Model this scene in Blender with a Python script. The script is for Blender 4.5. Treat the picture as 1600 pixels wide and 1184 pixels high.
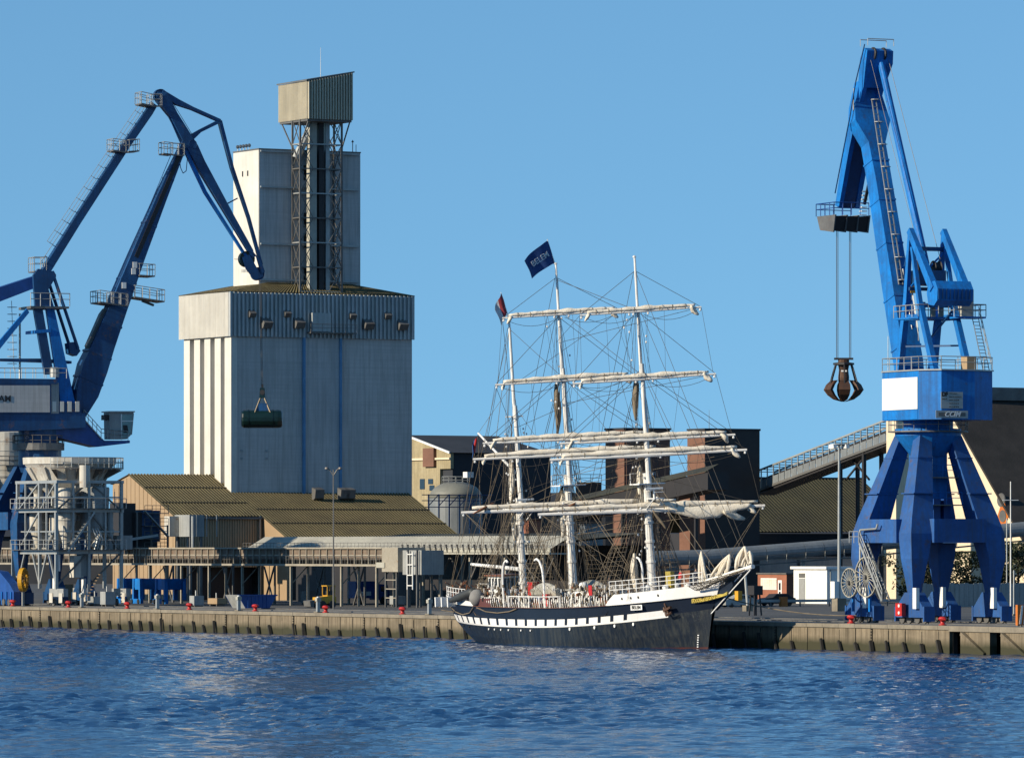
import bpy, math, random
import numpy as np
from mathutils import Vector, Matrix
random.seed(7)
rad = math.radians
for o in list(bpy.data.objects): bpy.data.objects.remove(o, do_unlink=True)
SC = bpy.context.scene
COL = SC.collection
# ------------------------------------------------------------------ camera (metres; camera at the origin, 8.6 m above the water, looking along +Y)
F, HX, HY, CAMZ = 9000.0, 800.0, 860.0, 8.6
cam_d = bpy.data.cameras.new('camera'); cam = bpy.data.objects.new('camera', cam_d); COL.objects.link(cam)
cam.location = (0, 0, CAMZ); cam.rotation_euler = (rad(90), 0, 0)
cam_d.sensor_width = 36; cam_d.lens = F/1600*36; cam_d.shift_y = (HY-592)/1600
cam_d.clip_start = 1; cam_d.clip_end = 9000
SC.camera = cam
# ------------------------------------------------------------------ site frame: u runs along the quay towards the camera's right, v inland
UX, UY = 0.4856, -0.8742
VX, VY = 0.8742, 0.4856
ROT = math.atan2(UY, UX)
ZQ = 2.3
# ------------------------------------------------------------------ sky, sun, exposure
EL = 21.0
sh = Vector((-VX*math.cos(rad(2)) - UX*math.sin(rad(2)), -VY*math.cos(rad(2)) - UY*math.sin(rad(2)), 0)).normalized()
SUN = Vector((sh.x*math.cos(rad(EL)), sh.y*math.cos(rad(EL)), math.sin(rad(EL))))
wd = bpy.data.worlds.new('World'); SC.world = wd; wd.use_nodes = True
nt = wd.node_tree; nt.nodes.clear()
sk = nt.nodes.new('ShaderNodeTexSky'); sk.sky_type = 'NISHITA'; sk.sun_disc = False
sk.sun_elevation = rad(EL); sk.sun_rotation = math.atan2(SUN.x, SUN.y)
sk.altitude = 0; sk.air_density = 1.0; sk.dust_density = 0.0; sk.ozone_density = 3.0
bg = nt.nodes.new('ShaderNodeBackground'); bg.inputs[1].default_value = 0.11
wo = nt.nodes.new('ShaderNodeOutputWorld')
tcw = nt.nodes.new('ShaderNodeTexCoord'); va = nt.nodes.new('ShaderNodeVectorMath'); va.operation = 'ADD'; va.inputs[1].default_value = (0, 0, .17)
vn = nt.nodes.new('ShaderNodeVectorMath'); vn.operation = 'NORMALIZE'      # clear air: the whole dome is read a little higher up, so no yellow band at the horizon
nt.links.new(tcw.outputs['Generated'], va.inputs[0]); nt.links.new(va.outputs[0], vn.inputs[0]); nt.links.new(vn.outputs[0], sk.inputs[0])
tn = nt.nodes.new('ShaderNodeMix'); tn.data_type = 'RGBA'; tn.blend_type = 'MULTIPLY'; tn.inputs[0].default_value = 1; tn.inputs[7].default_value = (.79, 1.09, 1.15, 1)
nt.links.new(sk.outputs[0], tn.inputs[6]); nt.links.new(tn.outputs[2], bg.inputs[0]); nt.links.new(bg.outputs[0], wo.inputs[0])
sd = bpy.data.lights.new('sun', 'SUN'); sun = bpy.data.objects.new('sun', sd); COL.objects.link(sun)
sd.energy = 5.0; sd.angle = rad(0.5); sd.color = (1.0, 0.89, 0.70)
sun.rotation_euler = SUN.to_track_quat('Z', 'Y').to_euler(); sun.location = (0, 300, 200)
SC.view_settings.view_transform = 'Standard'; SC.view_settings.look = 'None'
SC.view_settings.exposure = 0.3; SC.view_settings.gamma = 1.0; SC.view_settings.use_curve_mapping = False
SC.cycles.max_bounces = 6; SC.cycles.caustics_reflective = False; SC.cycles.caustics_refractive = False

# ------------------------------------------------------------------ coordinate helpers
def W(u, v=None, z=0.0):
    if v is None: u, v, z = u
    return Vector((-58 + u*UX + v*VX, 652 + u*UY + v*VY, z))
def onu(px, u):                      # v and depth where the sight line of column px meets the plane u
    k = (px-HX)/F
    v = (k*(652+u*UY) + 58 - u*UX)/(VX - k*VY)
    return v, 652+u*UY+v*VY
def onv(px, v):
    k = (px-HX)/F
    u = (k*(652+v*VY) + 58 - v*VX)/(UX - k*UY)
    return u, 652+u*UY+v*VY
def zz(py, D): return CAMZ + (HY-py)*D/F
def P(px, py, D): return Vector(((px-HX)/F*D, D, zz(py, D)))
# ------------------------------------------------------------------ objects
INV = {}
def put(o, label=None, cat=None, group=None, kind=None):
    if label: o['label'] = label
    if cat: o['category'] = cat
    if group: o['group'] = group
    if kind: o['kind'] = kind
    return o
def thing(name, label, cat, loc, rz=ROT, group=None, roll=0.0):
    o = bpy.data.objects.new(name, None); COL.objects.link(o)
    o.empty_display_size = 1
    o.location = loc; o.rotation_euler = (roll, 0, rz)
    INV[o] = (Matrix.Translation(loc) @ Matrix.Rotation(rz, 4, 'Z') @ Matrix.Rotation(roll, 4, 'X')).inverted()
    return put(o, label, cat, group)
def copy_tree(o, parent=None):
    c = o.copy(); COL.objects.link(c); c.parent = parent
    for ch in list(o.children): copy_tree(ch, c)
    return c
def ident(p): return Vector(p)
def frame_of(a, b, up=(0, 0, 1)):
    d = (b-a); L = d.length; d = d/L if L else Vector((0, 0, 1))
    upv = Vector(up)
    if abs(d.dot(upv)) > 0.98: upv = Vector((UX, UY, 0)) if abs(d.z) > 0.9 else Vector((0, 0, 1))
    s = d.cross(upv).normalized(); t = s.cross(d).normalized()
    return d, s, t
class MB:
    def __init__(self, xf=ident): self.v = []; self.f = []; self.m = []; self.xf = xf; self.mi = 0; self.smooth = False
    def add(self, vs, fs, raw=False):
        b = len(self.v)
        self.v += [Vector(p) if raw else self.xf(p) for p in vs]
        self.f += [tuple(i+b for i in f) for f in fs]; self.m += [self.mi]*len(fs)
        return self
    def box(self, x0, x1, y0, y1, z0, z1):
        vs = [(x0,y0,z0),(x1,y0,z0),(x1,y1,z0),(x0,y1,z0),(x0,y0,z1),(x1,y0,z1),(x1,y1,z1),(x0,y1,z1)]
        return self.add(vs, [(0,3,2,1),(4,5,6,7),(0,1,5,4),(1,2,6,5),(2,3,7,6),(3,0,4,7)])
    def quad(self, *p): return self.add(p, [tuple(range(len(p)))])
    def prism(self, poly, vec):      # closed solid: polygon pushed along vec
        n = len(poly); vec = Vector(vec); a = [Vector(p) for p in poly]; b = [p+vec for p in a]
        fs = [tuple(range(n-1, -1, -1)), tuple(range(n, 2*n))]+[(i, (i+1) % n, n+(i+1) % n, n+i) for i in range(n)]
        return self.add(a+b, fs)
    def loft(self, rings, cap=True, closed=True):
        n = len(rings[0]); vs = [p for r in rings for p in r]; fs = []
        for k in range(len(rings)-1):
            for i in range(n if closed else n-1):
                j = (i+1) % n
                fs.append((k*n+i, k*n+j, (k+1)*n+j, (k+1)*n+i))
        if cap and closed:
            fs.append(tuple(range(n-1, -1, -1))); fs.append(tuple((len(rings)-1)*n+i for i in range(n)))
        return self.add(vs, fs)
    def beam(self, p, q, w, h=None, w2=None, h2=None, up=(0, 0, 1)):   # rectangular bar, w sideways, h upwards, tapering to w2, h2
        h = h or w; w2 = w2 or w; h2 = h2 or h
        a = self.xf(p); b = self.xf(q); d, s, t = frame_of(a, b, up)
        R = lambda c, w_, h_: [c-s*w_/2-t*h_/2, c+s*w_/2-t*h_/2, c+s*w_/2+t*h_/2, c-s*w_/2+t*h_/2]
        return self.add(R(a, w, h)+R(b, w2, h2), [(0,1,2,3),(7,6,5,4),(0,4,5,1),(1,5,6,2),(2,6,7,3),(3,7,4,0)], raw=True)
    def tube(self, p, q, r, r2=None, n=6, cap=True):
        r2 = r if r2 is None else r2
        a = self.xf(p); b = self.xf(q); d, s, t = frame_of(a, b)
        R = lambda c, r_: [c+s*r_*math.cos(2*math.pi*i/n)+t*r_*math.sin(2*math.pi*i/n) for i in range(n)]
        fs = [(i, (i+1) % n, n+(i+1) % n, n+i) for i in range(n)]
        if cap: fs += [tuple(range(n-1, -1, -1)), tuple(range(n, 2*n))]
        return self.add(R(a, r)+R(b, r2), fs, raw=True)
    def path(self, pts, r, n=5):
        for a, b in zip(pts[:-1], pts[1:]): self.tube(a, b, r, n=n)
        return self
    def lathe(self, c, prof, n=16, axis='z', cap=True):       # prof: (radius, height) pairs
        rings = []
        for r, h in prof:
            ring = []
            for i in range(n):
                a = 2*math.pi*i/n; x = r*math.cos(a); y = r*math.sin(a)
                ring.append((c[0]+x, c[1]+y, c[2]+h) if axis == 'z' else ((c[0]+h, c[1]+x, c[2]+y) if axis == 'x' else (c[0]+x, c[1]+h, c[2]+y)))
            rings.append(ring)
        return self.loft(rings, cap=cap)
    def rail(self, pts, h=1.05, step=1.6, r=0.035, mid=True, n=4):   # handrail along a line of points
        pts = [Vector(p) for p in pts]
        for a, b in zip(pts[:-1], pts[1:]):
            k = max(1, round((b-a).length/step))
            for i in range(k+1):
                q = a.lerp(b, i/k); self.tube(q, q+Vector((0, 0, h)), r, n=n)
            self.tube(a+Vector((0, 0, h)), b+Vector((0, 0, h)), r, n=n)
            if mid: self.tube(a+Vector((0, 0, h*.55)), b+Vector((0, 0, h*.55)), r*.8, n=n)
        return self
    def corr(self, o, run, rib, n, depth, prof=(0, .12, .5, .62)):   # trapezoid corrugation: o corner, run = direction*length, rib = direction*length, depth = outward vector
        o = Vector(o); run = Vector(run); rib = Vector(rib); dp = Vector(depth); st = run/n; ps = []
        for i in range(n):
            ps += [o+st*(i+prof[0]), o+st*(i+prof[1])+dp, o+st*(i+prof[2])+dp, o+st*(i+prof[3])]
        ps.append(o+run)
        m = len(ps)
        return self.add(ps+[p+rib for p in ps], [(i, i+1, m+i+1, m+i) for i in range(m-1)])
    def build(self, name, mats, parent=None, smooth=False, kind=None, label=None):
        root = parent
        while root is not None and root.parent is not None: root = root.parent
        if root is not None: mi = INV[root]; vs = [mi @ p for p in self.v]
        else: vs = self.v
        me = bpy.data.meshes.new(name); me.from_pydata([tuple(p) for p in vs], [], self.f)
        if not isinstance(mats, (list, tuple)): mats = [mats]
        for m in mats: me.materials.append(m)
        if len(mats) > 1: me.polygons.foreach_set('material_index', self.m)
        if smooth: me.polygons.foreach_set('use_smooth', [True]*len(me.polygons))
        me.validate(); me.update()
        o = bpy.data.objects.new(name, me); COL.objects.link(o)
        if parent is not None: o.parent = parent
        if kind: o['kind'] = kind
        if label: o['label'] = label
        return o
def S(): return MB(W)
def text_mesh(body, size, mat, name, parent, origin, xdir, ydir, bold=0.0, ext=0.01, align='CENTER', shear=0.0):
    cu = bpy.data.curves.new('t', 'FONT'); cu.body = body; cu.size = size; cu.extrude = ext; cu.offset = bold
    cu.align_x = align; cu.align_y = 'CENTER'; cu.shear = shear
    tmp = bpy.data.objects.new('t', cu); COL.objects.link(tmp)
    dg = bpy.context.evaluated_depsgraph_get(); dg.update()
    me = bpy.data.meshes.new_from_object(tmp.evaluated_get(dg)); bpy.data.objects.remove(tmp); bpy.data.curves.remove(cu)
    X = Vector(xdir).normalized(); Y = Vector(ydir).normalized(); Z = X.cross(Y)
    m = Matrix((X, Y, Z)).transposed().to_4x4(); m.translation = Vector(origin)
    root = parent
    while root.parent is not None: root = root.parent
    me.transform(INV[root] @ m); me.materials.clear(); me.materials.append(mat); me.name = name
    o = bpy.data.objects.new(name, me); COL.objects.link(o); o.parent = parent
    return o
# ------------------------------------------------------------------ materials
def L(h):
    h = h.lstrip('#'); c = [int(h[i:i+2], 16)/255 for i in (0, 2, 4)]
    return tuple((x/12.92 if x <= .04045 else ((x+.055)/1.055)**2.4) for x in c)
def mat(name, c1, c2=None, scale=0.6, rough=0.6, metal=0.0, streak=0.0, sc=None, bump=0.0, bscale=8.0, fine=0.25, spec=0.5, rust=0.0, rustc=(0.16, 0.07, 0.03), zgrade=None, hz=0.0):
    m = bpy.data.materials.new(name); m.use_nodes = True; t = m.node_tree; N = t.nodes; K = t.links
    b = N['Principled BSDF']; b.inputs['Roughness'].default_value = rough; b.inputs['Metallic'].default_value = metal
    b.inputs['Specular IOR Level'].default_value = spec
    c2 = c2 or tuple(x*.72 for x in c1)
    tc = N.new('ShaderNodeTexCoord')
    def noise(s, vec=None, det=4, rgh=.6):
        n = N.new('ShaderNodeTexNoise'); n.inputs['Scale'].default_value = s; n.inputs['Detail'].default_value = det; n.inputs['Roughness'].default_value = rgh
        K.new(vec or tc.outputs['Object'], n.inputs['Vector']); return n
    def ramp(src, a, bb):
        r = N.new('ShaderNodeMapRange'); r.inputs[1].default_value = a; r.inputs[2].default_value = bb; K.new(src, r.inputs[0]); return r.outputs[0]
    def mix(fac, a, bb):
        x = N.new('ShaderNodeMix'); x.data_type = 'RGBA'
        if isinstance(fac, float): x.inputs[0].default_value = fac
        else: K.new(fac, x.inputs[0])
        for s, i in ((a, 6), (bb, 7)):
            if isinstance(s, tuple): x.inputs[i].default_value = (*s, 1)
            else: K.new(s, x.inputs[i])
        return x.outputs[2]
    n1 = noise(scale); col = mix(ramp(n1.outputs[0], .35, .68), c1, c2)
    n2 = noise(scale*9, det=3)
    if fine:
        r = ramp(n2.outputs[0], .4, .75)
        mm = N.new('ShaderNodeMath'); mm.operation = 'MULTIPLY'; mm.inputs[1].default_value = fine; K.new(r, mm.inputs[0])
        col = mix(mm.outputs[0], col, tuple(x*.45 for x in c1))
    if streak:
        mp = N.new('ShaderNodeMapping'); mp.inputs['Scale'].default_value = (2.2, 2.2, .09); K.new(tc.outputs['Object'], mp.inputs[0])
        n3 = noise(1.3, mp.outputs[0], 5, .7); r = ramp(n3.outputs[0], .44, .68)
        mm = N.new('ShaderNodeMath'); mm.operation = 'MULTIPLY'; mm.inputs[1].default_value = streak; K.new(r, mm.inputs[0])
        col = mix(mm.outputs[0], col, sc or tuple(x*.35 for x in c1))
    if hz:
        mp = N.new('ShaderNodeMapping'); mp.inputs['Scale'].default_value = (.06, .06, 4.0); K.new(tc.outputs['Object'], mp.inputs[0])
        n4 = noise(1.0, mp.outputs[0], 3, .6); r = ramp(n4.outputs[0], .4, .7)
        mm = N.new('ShaderNodeMath'); mm.operation = 'MULTIPLY'; mm.inputs[1].default_value = hz; K.new(r, mm.inputs[0])
        col = mix(mm.outputs[0], col, tuple(x*.6 for x in c1))
    if rust:
        n5 = noise(scale*2.7, det=6, rgh=.7); r = ramp(n5.outputs[0], .62-.2*rust, .78-.12*rust)
        col = mix(r, col, rustc)
    if zgrade:                                        # real growth or dirt below a height: (z0, z1, colour)
        sp = N.new('ShaderNodeSeparateXYZ'); ge = N.new('ShaderNodeNewGeometry'); K.new(ge.outputs['Position'], sp.inputs[0])
        ad = N.new('ShaderNodeMath'); ad.operation = 'MULTIPLY_ADD'; ad.inputs[1].default_value = 1.1; K.new(n1.outputs[0], ad.inputs[0]); K.new(sp.outputs[2], ad.inputs[2])
        col = mix(ramp(ad.outputs[0], zgrade[0]+.55, zgrade[1]+.55), zgrade[2], col)
    K.new(col, b.inputs['Base Color'])
    if bump:
        nb = noise(bscale, det=5); bp = N.new('ShaderNodeBump'); bp.inputs['Strength'].default_value = bump; bp.inputs['Distance'].default_value = .05
        K.new(nb.outputs[0], bp.inputs['Height']); K.new(bp.outputs[0], b.inputs['Normal'])
    return m
M = {}
M['blue'] = mat('crane_blue_paint', (.006, .195, .60), (.012, .125, .38), .45, .5, fine=.35, streak=.45, sc=(.02, .045, .10), spec=.3, rust=.12, rustc=(.07, .06, .07))
M['legblue'] = mat('faded_leg_blue_paint', (.026, .108, .33), (.016, .07, .23), .3, .55, fine=.4, streak=.6, sc=(.05, .07, .11), spec=.3, rust=.16, rustc=(.09, .06, .06))
M['navy'] = mat('old_blue_paint', (.008, .070, .20), (.007, .04, .12), .3, .45, fine=.35, streak=.4, sc=(.01, .015, .04), rust=.15)
M['hullblue'] = mat('hull_blue_paint', (.010, .015, .024), (.014, .020, .028), .25, .35, fine=.2, streak=.38, sc=(.085, .085, .065))
M['hullblack'] = mat('hull_topsides_paint', (.012, .018, .032), (.009, .013, .022), .25, .38, fine=.2)
M['white'] = mat('white_paint', (.80, .79, .76), (.70, .69, .65), .5, .5, fine=.08, streak=.12, sc=(.45, .38, .30))
M['hullwhite'] = mat('white_hull_paint', (.82, .81, .79), (.74, .72, .68), .4, .4, fine=.05, streak=.1, sc=(.45, .33, .22))
M['boot'] = mat('red_boot_topping', (.10, .018, .012), (.04, .018, .014), 1, .6)
M['silo'] = mat('silo_cladding', (.55, .53, .50), (.44, .43, .41), .12, .65, streak=.5, sc=(.22, .20, .17), hz=.35, fine=.1)
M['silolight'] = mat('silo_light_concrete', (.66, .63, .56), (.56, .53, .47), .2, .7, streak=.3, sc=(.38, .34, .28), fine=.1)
M['tower'] = mat('tower_cladding', (.54, .53, .51), (.44, .43, .42), .12, .65, streak=.6, sc=(.22, .22, .20), hz=.3, fine=.1)
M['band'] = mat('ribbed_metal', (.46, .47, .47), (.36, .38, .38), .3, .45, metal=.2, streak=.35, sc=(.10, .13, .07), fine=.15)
M['cab'] = mat('cream_ribbed_metal', (.52, .46, .34), (.44, .39, .29), .3, .5, streak=.25, fine=.1)
M['roof'] = mat('mossy_sheet_roof', (.36, .28, .12), (.20, .155, .07), .16, .8, fine=.5, rust=.35, rustc=(.10, .075, .04))
M['moss_shade'] = mat('moss_and_rib_shade', (.05, .042, .02), (.025, .022, .012), .2, .9, fine=.4)  # moss tone that also paints the shade between the roof ribs
M['roofdark'] = mat('dark_mossy_roof', (.05, .048, .028), (.022, .024, .02), .1, .85, fine=.4)
M['slate'] = mat('dark_roofing', (.03, .033, .04), (.02, .022, .028), .2, .8)
M['bulk'] = mat('black_granular_roof', (.035, .03, .026), (.018, .016, .014), .4, .9, bump=.6, bscale=3)
M['beige'] = mat('beige_cladding', (.36, .25, .145), (.30, .205, .12), .2, .7, streak=.25, sc=(.25, .18, .10), fine=.1)
M['beigedark'] = mat('beige_sheet_in_ribs', (.40, .30, .18), (.34, .25, .15), .2, .6, streak=.4)
M['cream'] = mat('cream_render', (.72, .60, .42), (.64, .53, .37), .12, .8, streak=.3, sc=(.45, .36, .25), fine=.12)
M['stone'] = mat('old_stone_render', (.40, .33, .20), (.28, .22, .12), .3, .9, streak=.5, fine=.35, bump=.3)
M['brick'] = mat('brown_brickwork', (.20, .095, .06), (.15, .07, .045), .3, .85, fine=.3, hz=.3)
M['brickred'] = mat('red_brickwork', (.34, .13, .075), (.27, .10, .06), .5, .85, fine=.3, hz=.3)
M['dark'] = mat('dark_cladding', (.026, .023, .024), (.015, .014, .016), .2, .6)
M['concrete'] = mat('quay_concrete', (.26, .205, .135), (.15, .12, .078), .3, .85, streak=.9, sc=(.07, .052, .03), fine=.3, bump=.4, bscale=4, zgrade=(.55, 1.25, (.035, .033, .013)))
M['cap'] = mat('quay_coping', (.25, .215, .16), (.17, .145, .11), .5, .85, fine=.35)
M['asphalt'] = mat('asphalt', (.085, .083, .08), (.06, .058, .056), .06, .9, fine=.4, bump=.2)
M['yard'] = mat('concrete_yard', (.17, .155, .135), (.11, .10, .09), .05, .9, fine=.4)
M['timber'] = mat('black_fender_timber', (.018, .016, .013), (.03, .027, .02), 2, .8)
M['steel'] = mat('galvanised_steel', (.40, .41, .40), (.30, .31, .30), .5, .45, metal=.35, fine=.2)
M['steeldark'] = mat('weathered_steel', (.17, .165, .155), (.11, .105, .10), .5, .55, metal=.3, fine=.3, rust=.2)
M['gal'] = mat('gallery_frame_paint', (.36, .32, .25), (.27, .24, .19), .4, .6, fine=.3, rust=.2)
M['galpanel'] = mat('rusty_gallery_sheet', (.21, .16, .115), (.12, .09, .07), .8, .75, streak=.5, fine=.4, rust=.35)
M['hopper'] = mat('pale_hopper_steel', (.60, .57, .50), (.46, .44, .39), .35, .6, streak=.4, sc=(.26, .18, .10), rust=.25, rustc=(.28, .14, .06), fine=.2)
M['hopgrey'] = mat('grey_hopper_steel', (.34, .345, .33), (.26, .265, .26), .35, .55, streak=.4, fine=.2)
M['black'] = mat('black_rubber', (.012, .012, .012), (.02, .02, .02), 2, .6)
M['green'] = mat('dark_green_paint', (.004, .020, .018), (.003, .012, .012), .5, .3, fine=.3)
M['rust'] = mat('rusty_grab_steel', (.11, .05, .025), (.05, .028, .02), 1.2, .65, metal=.3, fine=.4)
M['red'] = mat('red_paint', (.50, .025, .02), (.36, .02, .015), 2, .4, fine=.1)
M['yellow'] = mat('yellow_paint', (.62, .33, .02), (.50, .26, .02), 1, .45, fine=.2)
M['orange'] = mat('orange_paint', (.55, .16, .02), (.45, .12, .02), 1, .5)
M['skip'] = mat('skip_blue_paint', (.015, .075, .30), (.01, .05, .20), .8, .45, fine=.3, streak=.3)
M['mast'] = mat('white_mast_paint', (.80, .77, .71), (.66, .62, .56), .8, .45, fine=.15, rust=.12, rustc=(.35, .24, .15))
M['sail'] = mat('furled_canvas', (.80, .73, .61), (.62, .54, .42), .9, .9, fine=.3, bump=.8, bscale=5)
M['rope'] = mat('tarred_rope', (.07, .06, .05), (.04, .035, .03), 2, .8)
M['hemp'] = mat('manila_rope', (.22, .175, .12), (.13, .10, .065), 2, .9)
M['wood'] = mat('varnished_wood', (.27, .10, .035), (.17, .06, .025), 2, .4)
M['gold'] = mat('gilding', (.62, .46, .08), (.35, .27, .06), 3, .4, metal=.3, bump=.8, bscale=6)
M['glass'] = mat('dark_glass', (.015, .02, .025), None, 1, .08, fine=0, spec=.8)
M['glassgreen'] = mat('pale_green_glass', (.16, .26, .25), (.10, .18, .18), 1, .1, fine=0, spec=.8)
M['flagblue'] = mat('blue_flag_cloth', (.02, .07, .22), (.015, .05, .17), 1, .8)
M['flagwhite'] = mat('white_flag_cloth', (.7, .7, .7), None, 1, .8)
M['skin'] = mat('skin', (.45, .27, .19), None, 2, .6, fine=0)
M['cloth1'] = mat('dark_clothing', (.03, .035, .06), None, 2, .9)
M['cloth2'] = mat('grey_clothing', (.28, .29, .31), None, 2, .9)
M['leaf'] = mat('foliage', (.03, .042, .014), (.014, .02, .008), .8, .8)
M['trunk'] = mat('bark', (.07, .05, .035), None, 2, .9)
M['dome'] = mat('tank_dome_sheet', (.20, .20, .17), (.15, .15, .13), .3, .6, fine=.2)
M['tube'] = mat('grey_tube_sheet', (.20, .215, .22), (.15, .165, .175), .3, .55, fine=.2, streak=.3)
M['sheet'] = mat('pale_roof_sheet', (.44, .42, .35), (.34, .32, .27), .2, .6, fine=.25, streak=.3)
M['shutter'] = mat('blue_downpipe', (.10, .26, .45), (.07, .2, .36), .5, .45)
# water
def water_mat():
    m = bpy.data.materials.new('harbour_water'); m.use_nodes = True; t = m.node_tree; N = t.nodes; K = t.links
    b = N['Principled BSDF']; b.inputs['Base Color'].default_value = (.001, .032, .115, 1); b.inputs['Specular IOR Level'].default_value = .29; b.inputs['Specular Tint'].default_value = (.62, .85, 1, 1); b.inputs['Roughness'].default_value = .06
    b.inputs['IOR'].default_value = 1.33
    tc = N.new('ShaderNodeTexCoord')
    n = N.new('ShaderNodeTexNoise'); n.inputs['Scale'].default_value = 1.8; n.inputs['Detail'].default_value = 6; K.new(tc.outputs['Object'], n.inputs['Vector'])
    bp = N.new('ShaderNodeBump'); bp.inputs['Distance'].default_value = .11; bp.inputs['Strength'].default_value = .8; K.new(n.outputs[0], bp.inputs['Height']); K.new(bp.outputs[0], b.inputs['Normal'])
    return m
M['water'] = water_mat()
# ================================================================== SETTING
def wave_sheet(x0, x1, y0, y1, dx, dy):
    rng = np.random.default_rng(3)
    nx, ny = int((x1-x0)/dx)+1, int((y1-y0)/dy)+1
    X, Y = np.meshgrid(np.linspace(x0, x1, nx), np.linspace(y0, y1, ny)); Z = np.zeros_like(X)
    patch = np.zeros_like(X)
    for i in range(14):
        a = rng.uniform(0, 6.28); k = 2*np.pi/rng.uniform(35, 140); patch += np.sin(k*(X*np.cos(a)*.7+Y*np.sin(a))+rng.uniform(0, 6.28))
    patch = np.clip(1.0+.14*patch, .65, 1.5)
    for i in range(64):
        lam = .85*(3.4/.85)**(i/63); a = rng.normal(rad(75), rad(45)); k = 2*np.pi/lam
        Z += (WAVE*lam/(2*np.pi)/np.sqrt(64))*1.414*np.sin(k*(X*np.cos(a)+Y*np.sin(a))+rng.uniform(0, 6.28))
    Z *= patch
    e = np.minimum.reduce([X-x0, x1-X, Y-y0, y1-Y]); Z *= np.clip(e/6, 0, 1)
    idx = np.arange(nx*ny).reshape(ny, nx)
    q = np.stack([idx[:-1, :-1], idx[:-1, 1:], idx[1:, 1:], idx[1:, :-1]], -1).reshape(-1, 4)
    me = bpy.data.meshes.new('water'); me.vertices.add(nx*ny); me.vertices.foreach_set('co', np.stack([X, Y, Z], -1).ravel().astype(np.float32))
    me.loops.add(q.size); me.loops.foreach_set('vertex_index', q.ravel().astype(np.int32))
    me.polygons.add(len(q)); me.polygons.foreach_set('loop_start', np.arange(0, q.size, 4, dtype=np.int32)); me.polygons.foreach_set('loop_total', np.full(len(q), 4, dtype=np.int32))
    me.polygons.foreach_set('use_smooth', np.ones(len(q), dtype=bool)); me.materials.append(M['water']); me.update(calc_edges=True); me.validate()
    o = bpy.data.objects.new('water', me); COL.objects.link(o); put(o, kind='structure')
WAVE = .16
wave_sheet(-80, 80, 215, 665, .32, .55)
mb = MB()          # the calm water round the wave sheet
for q in (((-3000, -500), (3000, -500), (3000, 215), (-3000, 215)), ((-3000, 665), (3000, 665), (3000, 900), (-3000, 900)), ((-3000, 215), (-80, 215), (-80, 665), (-3000, 665)), ((80, 215), (3000, 215), (3000, 665), (80, 665))):
    mb.quad(*[(x, y, 0) for x, y in q])
put(mb.build('water', M['water']), kind='structure')
mb = S(); mb.quad((-3500, .7, ZQ), (900, .7, ZQ), (900, 5000, ZQ), (-3500, 5000, ZQ)); put(mb.build('ground', M['asphalt']), kind='structure')
mb = S(); mb.quad((-400, 1.35, ZQ+.004), (600, 1.35, ZQ+.004), (600, 16, ZQ+.004), (-400, 16, ZQ+.004)); put(mb.build('quay_apron', M['yard']), kind='structure')
for vv in (5.8, 13.8):
    mb = S(); mb.box(-120, 230, vv-.05, vv+.05, ZQ+.006, ZQ+.09); put(mb.build('crane_rail', M['steeldark']), kind='structure')

# ------------------------------------------------------------------ quay wall in cast segments
qw = thing('quay_wall', 'long stained concrete quay wall with black timber fenders along the water', 'quay wall', W(90, 0, 0))
uE, _ = onv(1484, 0)
pitch = 2.6; n_panels = int((uE+20)/pitch)
for i in range(n_panels+1):
    a = -20+i*pitch; b = min(a+pitch, uE); big = (i % 6 == 0)
    if b-a < .3: continue
    g = .12 if big else .05
    zt = ZQ-.32; off = random.uniform(-.03, .03)
    S().box(a+g, b-.03, off, .7, -1.5, zt).build('concrete_panel', M['concrete'], qw)
    S().box(a+g*.6, b, -.14, .72, zt+.004, ZQ+.02+random.uniform(-.015, .015)).build('coping_stone', M['cap'], qw)
S().box(-20, uE, .34, .8, -1.5, ZQ-.35).build('backing_wall', M['timber'], qw)
uF, _ = onv(1680, 0); a = uE; k = 0
while a < uF:
    b = a+(1.6 if k % 2 == 0 else 4.4)
    if k % 2: S().box(a, b, .0, .7, -1.5, ZQ-.45).build('concrete_panel', M['concrete'], qw)
    S().box(a+.02, b, -.14, .72, ZQ-.44, ZQ+.02).build('coping_stone', M['cap'], qw)
    if k % 2: S().beam((a+.6, -.25, ZQ-.6), (b-.6, -.1, 0), .35, .3).build('brace', M['concrete'], qw)
    a = b; k += 1
S().box(uE, uF, 1.6, 2.0, -1.5, ZQ-.4).build('backing_wall', M['timber'], qw)
for i in range(n_panels+1):
    a = -20+i*pitch
    if i % 6 == 0 and i:                              # ladder-like chain in the wide joints
        m = S()
        for k in range(9): m.box(a-.09, a+.09, -.12, -.02, .1+k*.25, .22+k*.25)
        m.build('joint_chain', M['timber'], qw)
    h = random.uniform(.6, 1.4); lean = random.uniform(.35, .8); w = random.uniform(.16, .30); q = a+random.uniform(-.1, .3)
    if random.random() > .07: m = S(); m.beam((q, -.24, h), (q+lean, -.34, -.6), w, .26); m.build('fender', M['timber'], qw)
    m = S(); m.box(a-.03, a+.03, -.045, -.02, h+.1, ZQ-.5); m.build('joint_strip', M['timber'], qw)

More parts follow.
